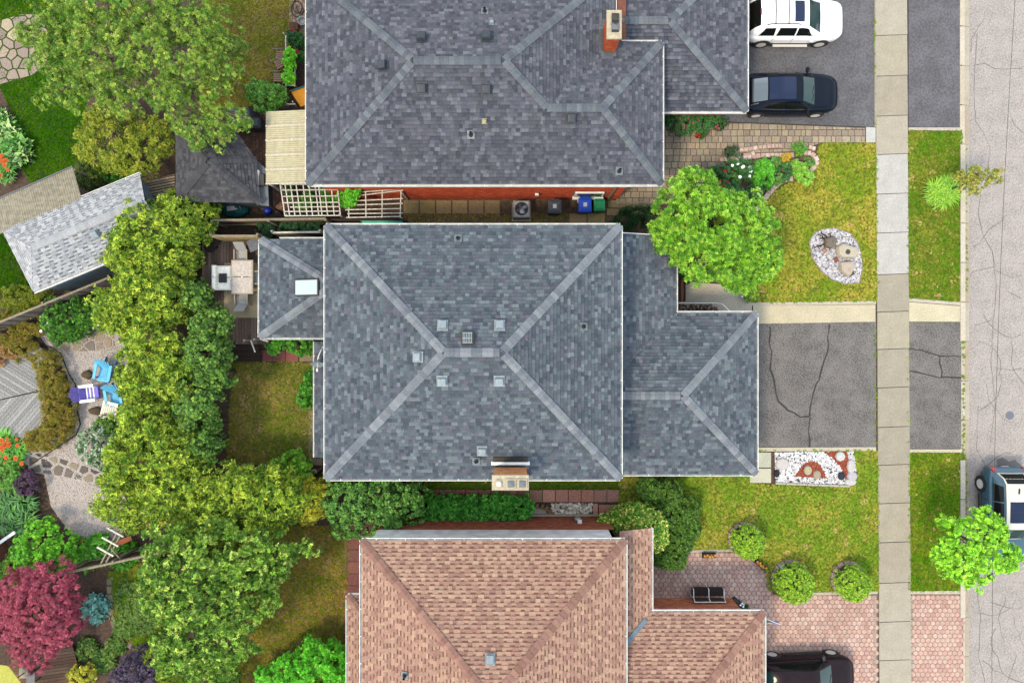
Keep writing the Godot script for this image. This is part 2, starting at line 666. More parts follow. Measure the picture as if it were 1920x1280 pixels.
func crown(parent: Node3D, called: String, lobes: Array, o: Dictionary, seed_n: int) -> void:
	# lobes: [centre, radii]; leaf sprigs gathered in clumps over each lobe
	var r := RandomNumberGenerator.new()
	r.seed = seed_n
	var noise := FastNoiseLite.new()
	noise.seed = seed_n
	noise.frequency = 0.9
	var size: float = o.get("size", 0.2) * 0.6
	var cr: float = o.get("clump", 0.3)
	var per := int(o.get("per", 9) * 2.3)
	var palette: Array = o.palette
	var org := parent.position
	var xs := []
	var cs := []
	for l in lobes:
		var c: Vector3 = l[0]
		var rad: Vector3 = l[1]
		var area := 4.0 * PI * (rad.x * rad.y + rad.y * rad.z + rad.x * rad.z) / 3.0
		var n := int(area * o.get("density", 5.0) * 0.09 / (cr * cr)) + 3
		for k in n:
			var d := unit(r)
			if d.y < -0.3:
				d.y = -d.y
			var f := r.randf_range(0.78, 1.0) if r.randf() > o.get("inner", 0.25) else r.randf_range(0.35, 0.75)
			f *= 1.0 + noise.get_noise_3dv(d * 1.6 + c) * o.get("rough", 0.4)
			if noise.get_noise_3dv((c + d * rad) * 1.5) < o.get("gap", -0.45):
				continue
			var cen := c + d * rad * f
			var buried := false
			for q in lobes:
				if q != l and ((cen - q[0]) / q[1]).length() < 0.6:
					buried = true
			if buried:
				continue
			var t: Color = palette[r.randi() % palette.size()]
			var mine := cr * r.randf_range(0.7, 1.3)
			for s in per:
				if r.randf() < 0.6:
					t = palette[r.randi() % palette.size()]
				var e := (unit(r) + d * 0.9 + Vector3(0, o.get("lift", 0.5), 0)).normalized()
				var p := cen + e * mine * r.randf_range(0.35, 1.0)
				var y := (e + Vector3(0, o.get("lift", 0.5), 0) + unit(r) * 0.45).normalized()
				xs.append(Transform3D(facing(y, r.randf() * TAU, size * r.randf_range(0.7, 1.3)), p - org))
				var j := r.randf_range(0.6, 1.4)
				cs.append(Color(t.r * j * r.randf_range(0.92, 1.08), t.g * j, t.b * j))
	var g := copies(parent, called, sprig(o.get("kind", "broad")), M[o.get("leaf", "leaf")], xs, cs)
	g.set_meta("kind", "stuff")

func lobe(u: float, v: float, h: float, across: float, tall: float) -> Array:
	var k := (1.0 - h / 32.0) / 40.0
	return [spot(u, v, h), Vector3(across * k, tall, across * k)]

func tree(called: String, label: String, category: String, base: Vector2, lobes: Array, o: Dictionary, group := "") -> Node3D:
	# lobes: [u, v, height, radius across, half height]
	var foot := spot(base.x, base.y)
	var t := thing(called, label, category, foot, 0.0, group)
	var ls := []
	for l in lobes:
		ls.append(lobe(l[0], l[1], l[2], l[3], l[4]))
	var sd: int = hash(label)
	if o.get("trunk", 0.0) > 0.0:
		var tr: float = o.trunk
		var low := 1e9
		for l in ls:
			low = minf(low, l[0].y - l[1].y * 0.4)
		var fork := Vector3(0, maxf(low * 0.7, 0.5), 0)
		var b := Bld.new()
		b.lathe([[tr * 1.5, -0.05], [tr * 1.1, 0.15], [tr, 0.5], [tr * 0.85, fork.y]], 9)
		part(t, "trunk", b.mesh(true), M.bark)
		var r := RandomNumberGenerator.new()
		r.seed = sd
		for l in ls:
			var end: Vector3 = l[0] - foot
			var mid: Vector3 = fork.lerp(end, 0.5) + Vector3(r.randf_range(-0.2, 0.2), 0.25, r.randf_range(-0.2, 0.2))
			var lb := Bld.new()
			lb.tube([fork - Vector3(0, 0.1, 0), mid, end], tr * 0.5, tr * 0.2, 6)
			for k in o.get("twigs", 4):
				var d := unit(r)
				d.y = absf(d.y) * 0.6
				var tip: Vector3 = end + d * l[1] * r.randf_range(0.8, o.get("reach", 1.0))
				var bend := end.lerp(tip, 0.5) + unit(r) * 0.15
				lb.tube([mid.lerp(end, r.randf_range(0.3, 1.0)), bend, tip], tr * 0.16, 0.008, 4)
			part(t, "limb", lb.mesh(true), M[o.get("bark", "bark")])
	else:
		var b := Bld.new()
		for k in 5:
			var l: Array = ls[k % ls.size()]
			b.tube([Vector3(0, -0.03, 0), (l[0] - foot) * Vector3(0.5, 0.6, 0.5), l[0] - foot], 0.03, 0.012, 5)
		part(t, "stem", b.mesh(), M.bark)
	crown(t, "crown" if o.get("trunk", 0.0) > 0.0 else "foliage", ls, o, sd)
	return t

func shrub(called: String, label: String, u: float, v: float, across: float, tall: float, o: Dictionary, group := "", extra := []) -> Node3D:
	# a low bush; extra lobes are given as [u, v, height, radius, half height]
	var lobes := [[u, v, tall * 0.45, across, tall * 0.55]]
	lobes.append_array(extra)
	return tree(called, label, o.get("category", "shrub"), Vector2(u, v), lobes, o, group)

func blossoms(parent: Node3D, called: String, spots: Array, size: float, m: Material) -> void:
	# flower heads, each one a part
	if not shared.has("bloom"):
		var b := Bld.new()
		for i in 6:
			var a := TAU * i / 6.0
			var d := Vector3(cos(a), 0, sin(a))
			var s := Vector3(-sin(a), 0, cos(a)) * 0.42
			b.away(Vector3.ZERO, d * 0.6 + s + Vector3(0, 0.35, 0), d + Vector3(0, 0.25, 0), Vector3(0, -3, 0))
			b.away(Vector3.ZERO, d + Vector3(0, 0.25, 0), d * 0.6 - s + Vector3(0, 0.35, 0), Vector3(0, -3, 0))
		for i in 4:
			var a := TAU * i / 4.0 + 0.4
			var d := Vector3(cos(a), 0, sin(a)) * 0.45
			b.away(Vector3(0, 0.1, 0), d + Vector3(0, 0.5, 0), d.rotated(Vector3.UP, 1.2) + Vector3(0, 0.5, 0), Vector3(0, -3, 0))
		shared["bloom"] = b.mesh()
	for s in spots:
		part(parent, called, shared["bloom"], m, at(spot(s[0], s[1], s[2]) - parent.position, s[0] * 3.1, Vector3.ONE * size * (0.8 + fmod(absf(s[0] * 7.3), 0.5))))

func inside_any(p: Vector2, polys: Array) -> bool:
	for q in polys:
		if Geometry2D.is_point_in_polygon(p, q):
			return true
	return false

func scatter(poly: PackedVector2Array, density: float, seed_n: int, holes := []) -> Array:
	var r := RandomNumberGenerator.new()
	r.seed = seed_n
	var lo := poly[0]
	var hi := poly[0]
	for p in poly:
		lo = lo.min(p)
		hi = hi.max(p)
	var out := []
	for i in int((hi.x - lo.x) * (hi.y - lo.y) * density):
		var p := Vector2(r.randf_range(lo.x, hi.x), r.randf_range(lo.y, hi.y))
		if Geometry2D.is_point_in_polygon(p, poly) and not inside_any(p, holes):
			out.append(p)
	return out

func lawn(poly: PackedVector2Array, green: Color, dry: Color, bare: Color, share: float, label_soil: Material, density := 230.0, tall := 0.055, holes := []) -> void:
	# turf sheet and blades; green, dry and bare patches follow the ground
	structure("lawn", sheet(poly, 0.0, 0.1), label_soil)
	var sd := int(poly[0].x * 100.0) * 31 + int(poly[0].y * 100.0)
	var r := RandomNumberGenerator.new()
	r.seed = sd
	var big := FastNoiseLite.new()
	big.seed = sd
	big.frequency = 0.35
	big.fractal_octaves = 4
	var fine := FastNoiseLite.new()
	fine.seed = sd + 5
	fine.frequency = 1.6
	var xs := []
	var cs := []
	var wide := Geometry2D.offset_polygon(poly, 0.045)
	for p in scatter(wide[0] if wide.size() == 1 else poly, density, sd, holes):
		var f := clampf(share + big.get_noise_2dv(p) * 0.75 + fine.get_noise_2dv(p) * 0.4 + r.randf_range(-0.4, 0.4), 0.0, 1.0)
		var c := green.lerp(dry, smoothstep(0.05, 0.95, f))
		if fine.get_noise_2dv(p * 0.7 + Vector2(30, 9)) > 0.38 and f > 0.5:
			c = c.lerp(bare, 0.7)
		var j := r.randf_range(0.62, 1.38)
		xs.append(Transform3D(Basis(Vector3.UP, r.randf() * TAU).scaled_local(Vector3(1.0, r.randf_range(0.35, 0.8), 1.0) * tall * 1.5), Vector3(p.x, -0.005, p.y)))
		cs.append(Color(c.r * j, c.g * j, c.b * j))
	var g := copies(self, numbered("grass"), blade_clump(7, 0.14), M.grass_blade, xs, cs)
	g.set_meta("kind", "stuff")

func pebbles(called: String, poly: PackedVector2Array, y: float, size: float, density: float, tones: Array, seed_n: int, holes := []) -> void:
	if not shared.has("pebble"):
		var r0 := RandomNumberGenerator.new()
		r0.seed = 4
		var b := Bld.new()
		var prof := [[0.55, -0.3], [1.0, 0.0], [0.75, 0.35], [0.25, 0.5]]
		b.lathe(prof, 6)
		for i in b.v.size():
			b.v[i] *= Vector3(1.0, 0.9, 0.75)
		shared["pebble"] = b.mesh()
	var r := RandomNumberGenerator.new()
	r.seed = seed_n
	var xs := []
	var cs := []
	for p in scatter(poly, density, seed_n, holes):
		var s := size * r.randf_range(0.6, 1.4)
		xs.append(Transform3D(Basis(Vector3.UP, r.randf() * TAU) * Basis(Vector3.RIGHT, r.randf_range(-0.3, 0.3)) * s, Vector3(p.x, y + s * 0.2, p.y)))
		var c: Color = tones[r.randi() % tones.size()]
		var j := r.randf_range(0.8, 1.15)
		cs.append(Color(c.r * j, c.g * j, c.b * j))
	var g := copies(self, numbered(called), shared["pebble"], M.stone, xs, cs)
	g.set_meta("kind", "stuff")

# ------------------------------------------------------------------ laid pieces

func lay(parent: Node3D, called: String, polys: Array, y0: float, y1: float, bevel: float, tones: Array, m: Material, limit := 300, uneven := 0.004) -> void:
	var order := range(polys.size())
	var size := []
	for q: PackedVector2Array in polys:
		var a := 0.0
		for i in q.size():
			a += q[i].cross(q[(i + 1) % q.size()])
		size.append(absf(a) / (1.0 + q[0].length() * 0.01))
	order.sort_custom(func(i, j): return size[i] > size[j])
	var rest := Bld.new()
	for k in order.size():
		var c: Color = tones[rng.randi() % tones.size()]
		var j := rng.randf_range(0.88, 1.12)
		var b := rest if k >= limit else Bld.new()
		b.col = Color(c.r * j, c.g * j, c.b * j)
		b.prism(polys[order[k]], y0, y1 + rng.randf_range(-uneven, uneven), bevel)
		if k < limit:
			part(parent, called, b.mesh(), m)
	if polys.size() > limit:
		var o := part(parent, called + "_field", rest.mesh(), m)
		o.set_meta("kind", "stuff")

func cells(poly: PackedVector2Array, step: float, gap: float, seed_n: int) -> Array:
	# irregular stones that fill an outline
	var r := RandomNumberGenerator.new()
	r.seed = seed_n
	var lo := poly[0]
	var hi := poly[0]
	for p in poly:
		lo = lo.min(p)
		hi = hi.max(p)
	var pts := []
	var row := 0
	var y := lo.y
	while y < hi.y + step * 0.5:
		var x := lo.x + (step * 0.5 if row % 2 else 0.0)
		while x < hi.x + step * 0.5:
			var p := Vector2(x + r.randf_range(-0.33, 0.33) * step, y + r.randf_range(-0.33, 0.33) * step)
			pts.append(p)
			x += step
		y += step * 0.9
		row += 1
	var out := []
	for p: Vector2 in pts:
		var cell := PackedVector2Array([p + Vector2(-1, -1) * step * 1.4, p + Vector2(1, -1) * step * 1.4, p + Vector2(1, 1) * step * 1.4, p + Vector2(-1, 1) * step * 1.4])
		for q: Vector2 in pts:
			if q != p and q.distance_to(p) < step * 3.0:
				cell = cut(cell, (p + q) * 0.5, (q - p).normalized())
		for c in Geometry2D.intersect_polygons(cell, poly):
			for d in Geometry2D.offset_polygon(c, -gap, Geometry2D.JOIN_MITER):
				if d.size() > 2:
					out.append(d)
	return out

func cut(poly: PackedVector2Array, p: Vector2, n: Vector2) -> PackedVector2Array:
	var out := PackedVector2Array()
	for i in poly.size():
		var a := poly[i]
		var b := poly[(i + 1) % poly.size()]
		var da := (a - p).dot(n)
		var db := (b - p).dot(n)
		if da <= 0.0:
			out.append(a)
		if (da < 0.0) != (db < 0.0) and absf(da - db) > 1e-9:
			out.append(a.lerp(b, da / (da - db)))
	return out

func planks(parent: Node3D, called: String, poly: PackedVector2Array, turn: float, wide: float, y0: float, y1: float, tones: Array, m: Material, gap := 0.008, butt := 0.0) -> void:
	# boards laid side by side across an outline, each board a part
	var c := Vector2.ZERO
	for p in poly:
		c += p
	c /= poly.size()
	var d := Vector2(cos(turn), sin(turn))
	var s := Vector2(-sin(turn), cos(turn))
	var n := int(20.0 / wide)
	for i in range(-n / 2, n / 2):
		var cuts := [-20.0, 20.0]
		if butt > 0.0:
			cuts = [-20.0, rng.randf_range(-butt, 0.0), rng.randf_range(0.3, butt), 20.0]
		for k in cuts.size() - 1:
			var a := c + s * (i * wide + gap)
			var b := c + s * ((i + 1) * wide - gap)
			var board := PackedVector2Array([a + d * (cuts[k] + 0.004), a + d * cuts[k + 1], b + d * cuts[k + 1], b + d * (cuts[k] + 0.004)])
			for q in Geometry2D.intersect_polygons(board, poly):
				var bl := Bld.new()
				var t: Color = tones[rng.randi() % tones.size()]
				var j := rng.randf_range(0.85, 1.15)
				bl.col = Color(t.r * j, t.g * j, t.b * j)
				bl.prism(q, y0, y1 + rng.randf_range(-0.002, 0.002), 0.004)
				part(parent, called, bl.mesh(), m)

func ribbon(parent: Node3D, called: String, pts: Array, w: float, y: float, m: Material, h := 0.004) -> MeshInstance3D:
	# a flat uneven strip along map points (sealed cracks, edging)
	var left := PackedVector2Array()
	var right := PackedVector2Array()
	var path := PackedVector2Array()
	for i in range(0, pts.size(), 2):
		path.append(flat(pts[i], pts[i + 1]))
	var full := PackedVector2Array()
	for i in path.size() - 1:
		var n := maxi(1, int(path[i].distance_to(path[i + 1]) / 0.3))
		for k in n:
			full.append(path[i].lerp(path[i + 1], float(k) / n) + Vector2(rng.randf_range(-1, 1), rng.randf_range(-1, 1)) * w * 0.7)
	full.append(path[path.size() - 1])
	var b := Bld.new()
	var pl := Vector2.ZERO
	var pr := Vector2.ZERO
	for i in full.size():
		var d := (full[mini(i + 1, full.size() - 1)] - full[maxi(i - 1, 0)]).normalized()
		var s := Vector2(-d.y, d.x) * w * 0.5 * rng.randf_range(0.5, 1.3)
		var l := full[i] + s
		var r := full[i] - s
		if i > 0:
			b.quad_away(Vector3(pl.x, y + h, pl.y), Vector3(l.x, y + h, l.y), Vector3(r.x, y + h, r.y), Vector3(pr.x, y + h, pr.y), Vector3(l.x, y - 5.0, l.y))
		pl = l
		pr = r
	return part(parent, called, b.mesh(), m)

# ------------------------------------------------------------------ cars

func row_at(rows: Array, x: float) -> Array:
	# rows run from the rear (low x) to the nose
	if x <= rows[0][0]:
		return rows[0]
	for i in rows.size() - 1:
		if x <= rows[i + 1][0]:
			var t: float = (x - rows[i][0]) / (rows[i + 1][0] - rows[i][0])
			var out := []
			for k in rows[i].size():
				out.append(lerpf(rows[i][k], rows[i + 1][k], t))
			return out
	return rows[rows.size() - 1]

func cabin_top(c: Array, x: float, z: float, lift := 0.0) -> Vector3:
	var r := row_at(c, x)
	return Vector3(x, r[1] - 0.05 * pow(absf(z), 2.5) + lift, r[2] * z)

func cabin_side(c: Array, x: float, t: float, side: float, lift := 0.0) -> Vector3:
	# t 0 at the belt line, 1 at the roof edge
	var r := row_at(c, x)
	var bulge := sin(t * PI) * 0.025
	return Vector3(x, lerpf(r[4], r[1] - 0.05, t), side * (lerpf(r[3], r[2], t) + bulge + lift))

func top_patch(c: Array, x0: float, x1: float, z0: float, z1: float, lift: float, taper := 0.0) -> ArrayMesh:
	var b := Bld.new()
	var n := 6
	for i in n:
		for k in n:
			var q := []
			for e in [[i, k], [i + 1, k], [i + 1, k + 1], [i, k + 1]]:
				var fx: float = float(e[0]) / n
				var fz: float = lerpf(z0, z1, float(e[1]) / n) * (1.0 - taper * absf(fx))
				q.append(cabin_top(c, lerpf(x0, x1, fx), fz, lift))
			b.quad_away(q[0], q[1], q[2], q[3], q[0] - Vector3(0, 2, 0))
	return b.mesh(true)

func side_patch(c: Array, lo0: float, lo1: float, hi0: float, hi1: float, t0: float, t1: float, side: float, lift: float) -> ArrayMesh:
	var b := Bld.new()
	var n := 5
	for i in n:
		for k in n:
			var q := []
			for e in [[i, k], [i + 1, k], [i + 1, k + 1], [i, k + 1]]:
				var ft: float = float(e[1]) / n
				var x := lerpf(lerpf(lo0, hi0, ft), lerpf(lo1, hi1, ft), float(e[0]) / n)
				q.append(cabin_side(c, x, lerpf(t0, t1, ft), side, lift))
			b.quad_away(q[0], q[1], q[2], q[3], Vector3(q[0].x, q[0].y, 0))
	return b.mesh(true)

func make_car(called: String, label: String, where: Vector3, turn: float, p: Dictionary) -> Node3D:
	var t := thing(called, label, "car", where, turn)
	var paint: Material = p.paint
	var b := Bld.new()
	var rings := []
	for s in p.body:
		var x: float = s[0]
		var w: float = s[1]
		var lo: float = s[2]
		var be: float = s[3]
		var tp: float = s[4]
		var half := [Vector3(x, lo, 0.78 * w), Vector3(x, lo + 0.04, 0.94 * w), Vector3(x, lerpf(lo, be, 0.35), w), Vector3(x, lerpf(lo, be, 0.72), 0.995 * w), Vector3(x, be - 0.02, 0.965 * w), Vector3(x, lerpf(be, tp, 0.45), 0.9 * w), Vector3(x, lerpf(be, tp, 0.85), 0.66 * w), Vector3(x, tp, 0.3 * w)]
		var ring := []
		for k in 8:
			ring.append(half[k])
		for k in 8:
			ring.append(half[7 - k] * Vector3(1, 1, -1))
		rings.append(ring)
	b.loft(rings, true, true)
	part(t, "body", b.mesh(true), paint)
	# greenhouse
	var c: Array = p.cabin
	var g := Bld.new()
	var gs := Bld.new()
	for i in c.size() - 1:
		for s in [-1.0, 1.0]:
			for k in 4:
				gs.quad_away(cabin_side(c, c[i][0], k / 4.0, s), cabin_side(c, c[i + 1][0], k / 4.0, s), cabin_side(c, c[i + 1][0], (k + 1) / 4.0, s), cabin_side(c, c[i][0], (k + 1) / 4.0, s), Vector3(c[i][0], 0.9, 0))
		for k in 8:
			var z0 := -1.0 + k * 0.25
			g.quad_away(cabin_top(c, c[i][0], z0), cabin_top(c, c[i + 1][0], z0), cabin_top(c, c[i + 1][0], z0 + 0.25), cabin_top(c, c[i][0], z0 + 0.25), Vector3(c[i][0], 0.0, 0))
	part(t, "pillars", gs.mesh(true), paint)
	part(t, "roof", g.mesh(true), p.get("roof_paint", paint))
	var ws: Array = p.windshield
	part(t, "windshield", top_patch(c, ws[0], ws[1], -0.93, 0.93, 0.012), M.car_glass)
	var rw: Array = p.rear_window
	part(t, "rear_window", top_patch(c, rw[0], rw[1], -0.88, 0.88, 0.012), p.get("rear_glass", M.car_glass))
	for s in [-1.0, 1.0]:
		for q in p.side_windows:
			part(t, "side_window", side_patch(c, q[0], q[1], q[2], q[3], 0.12, 0.86, s, 0.008), M.car_glass_dark)
		if p.has("window_trim"):
			var q: Array = p.window_trim
			part(t, "window_trim", side_patch(c, q[0], q[1], q[0], q[1], 0.03, 0.1, s, 0.014), M.chrome)
	if p.has("sunroof"):
		var q: Array = p.sunroof
		part(t, "sunroof", top_patch(c, q[0], q[1], -q[2], q[2], 0.01), M.car_glass_blue)
	for q in p.get("sunroof_strips", []):
		part(t, "sunroof_seam", top_patch(c, q[0], q[1], -q[2], q[2], 0.016), M.black_plastic)
	# wheels
	for x in p.wheels:
		for s in [-1.0, 1.0]:
			var r: float = p.wheel_r
			var w: float = row_at(p.body, x)[1]
			var turned := Basis(Vector3.RIGHT, PI * 0.5 * s)
			var ar := Bld.new()
			ar.lathe([[r * 1.16, -0.05], [r * 1.16, 0.012], [r * 1.1, 0.016]], 20, Vector3.ZERO, turned)
			part(t, "wheel_arch", ar.mesh(), M.black_plastic, at(Vector3(x, r * 1.02, s * (w - 0.004))))
			var wh := Node3D.new()
			wh.name = "wheel"
			t.add_child(wh, true)
			wh.position = Vector3(x, r, s * (w - 0.09))
			var ty := Bld.new()
			ty.lathe([[r * 0.62, -0.1], [r * 0.95, -0.1], [r, -0.07], [r, 0.09], [r * 0.95, 0.125], [r * 0.66, 0.125], [r * 0.64, 0.07]], 22, Vector3.ZERO, turned)
			part(wh, "tyre", ty.mesh(), M.rubber)
			var rm := Bld.new()
			rm.lathe([[0.06, 0.06], [0.07, 0.115], [0.03, 0.12]], 10, Vector3.ZERO, turned)
			for k in p.get("spokes", 5):
				var a: float = TAU * k / p.get("spokes", 5) + 0.3
				var dir := Vector3(cos(a), sin(a), 0)
				rm.box(Transform3D(Basis(dir, Vector3(-sin(a), cos(a), 0), Vector3.BACK), dir * r * 0.33 + Vector3(0, 0, s * 0.1)), Vector3(r * 0.6, r * 0.15, 0.03))
			rm.lathe([[r * 0.58, 0.05], [r * 0.66, 0.05], [r * 0.66, 0.118], [r * 0.58, 0.118]], 22, Vector3.ZERO, turned)
			part(wh, "rim", rm.mesh(), M.alloy)
	# lamps, mirrors, handles
	var nose: Array = p.body[p.body.size() - 2]
	var tail: Array = p.body[1]
	for s in [-1.0, 1.0]:
		var hl := Bld.new()
		hl.lathe([[0.02, -0.2], [0.06, -0.12], [0.07, 0.0], [0.05, 0.12], [0.01, 0.16]], 10, Vector3.ZERO, Basis(Vector3(0.35, 0, -s).normalized(), Vector3(s, 0, 0.35).normalized() * s, Vector3.UP))
		part(t, "headlight", hl.mesh(true), M.lamp_glass, at(Vector3(nose[0] - 0.22, nose[3] - 0.02, s * nose[1] * 1.0)))
		var tl := Bld.new()
		tl.box(Transform3D(Basis(Vector3.UP, 0.35 * s), Vector3.ZERO), Vector3(0.16, p.get("tail_h", 0.2), 0.22), 0.03)
		part(t, "tail_light", tl.mesh(), M.tail_red, at(Vector3(tail[0] + 0.02, tail[3] - 0.03, s * tail[1] * 0.83)))
		var mi := Bld.new()
		mi.lathe([[0.02, -0.12], [0.075, -0.08], [0.085, 0.04], [0.05, 0.11], [0.01, 0.12]], 10, Vector3.ZERO, Basis(Vector3(1, 0, 0), Vector3(0, 0, 1), Vector3(0, -1, 0)))
		mi.box(at(Vector3(0, -0.03, -s * 0.14)), Vector3(0.05, 0.04, 0.14))
		var mx: float = p.mirror_x
		var bw: float = row_at(c, mx)[3]
		part(t, "mirror", mi.mesh(), p.get("mirror_paint", M.black_plastic), at(Vector3(mx, row_at(c, mx)[4] + 0.06, s * (bw + 0.17))))
		for x in p.handles:
			part(t, "door_handle", box_mesh(Vector3(0.18, 0.03, 0.035), 0.01), p.get("handle_paint", paint), at(Vector3(x, row_at(c, x)[4] - 0.12, s * (row_at(p.body, x)[1] + 0.004))))
		for x in p.get("door_seams", []):
			var w2: float = row_at(p.body, x)[1]
			part(t, "door_seam", box_mesh(Vector3(0.012, 0.46, 0.01)), M.black_plastic, at(Vector3(x, row_at(c, x)[4] - 0.3, s * (w2 - 0.001))))
		var sill := Bld.new()
		sill.box(Transform3D.IDENTITY, Vector3(p.wheels[1] - p.wheels[0] - p.wheel_r * 2.6, 0.1, 0.05), 0.02)
		part(t, "sill", sill.mesh(), M.black_plastic, at(Vector3((p.wheels[0] + p.wheels[1]) * 0.5, 0.26, s * (row_at(p.body, 0.0)[1] - 0.005))))
	# number plate at the back, wipers
	part(t, "number_plate", box_mesh(Vector3(0.02, 0.14, 0.32), 0.005), M.plate, at(Vector3(p.body[0][0] - 0.005, 0.62, 0)))
	for z in [-0.3, 0.25]:
		var wp := Bld.new()
		wp.tube([cabin_top(c, ws[1] - 0.03, z - 0.05, 0.03), cabin_top(c, ws[1] - 0.12, z + 0.5, 0.03)], 0.012, 0.008, 5)
		part(t, "wiper", wp.mesh(), M.black_plastic)
	return t

# ------------------------------------------------------------------ the scene

func _ready() -> void:
	rng.seed = 7
	var cam := Camera3D.new()
	cam.name = "drone_camera"
	cam.fov = 53.13
	cam.near = 0.2
	cam.far = 600.0
	add_child(cam)
	cam.position = Vector3(0, 32, 0)
	cam.rotation_degrees = Vector3(-90, 0, 0)
	cam.current = true

	var env := Environment.new()
	env.background_mode = Environment.BG_SKY
	var sky := Sky.new()
	var sm := ProceduralSkyMaterial.new()
	sm.sky_top_color = Color(0.7, 0.76, 0.83)
	sm.sky_horizon_color = Color(0.92, 0.92, 0.92)
	sm.ground_bottom_color = Color(0.3, 0.3, 0.28)
	sm.ground_horizon_color = Color(0.6, 0.6, 0.58)
	sm.sky_curve = 0.2
	sm.sky_cover = cloud_cover()
	sm.sky_cover_modulate = Color(1, 1, 1, 0.55)
	sky.sky_material = sm
	env.sky = sky
	env.background_energy_multiplier = 1.0
	env.tonemap_mode = Environment.TONE_MAPPER_LINEAR
	env.tonemap_exposure = 3.45
	env.sdfgi_enabled = true
	env.ssao_enabled = true
	env.ssil_enabled = true
	var we := WorldEnvironment.new()
	we.name = "daylight"
	we.environment = env
	add_child(we)
	var sun := DirectionalLight3D.new()
	sun.name = "hazy_sun"
	sun.light_color = Color(1.0, 0.93, 0.82)
	sun.light_energy = 0.5
	sun.light_angular_distance = 10.0
	sun.shadow_enabled = true
	add_child(sun)
	sun.look_at_from_position(Vector3.ZERO, Vector3(0.5, -1.0, -0.4), Vector3.UP)

	make_materials()
	build_ground()
	build_main_house()
	build_north_house()
	build_south_house()
	build_sheds()
	build_fences()
	build_back_garden()
	build_side_yards()
	build_front()
	build_cars()
	build_trees()
	build_beds()

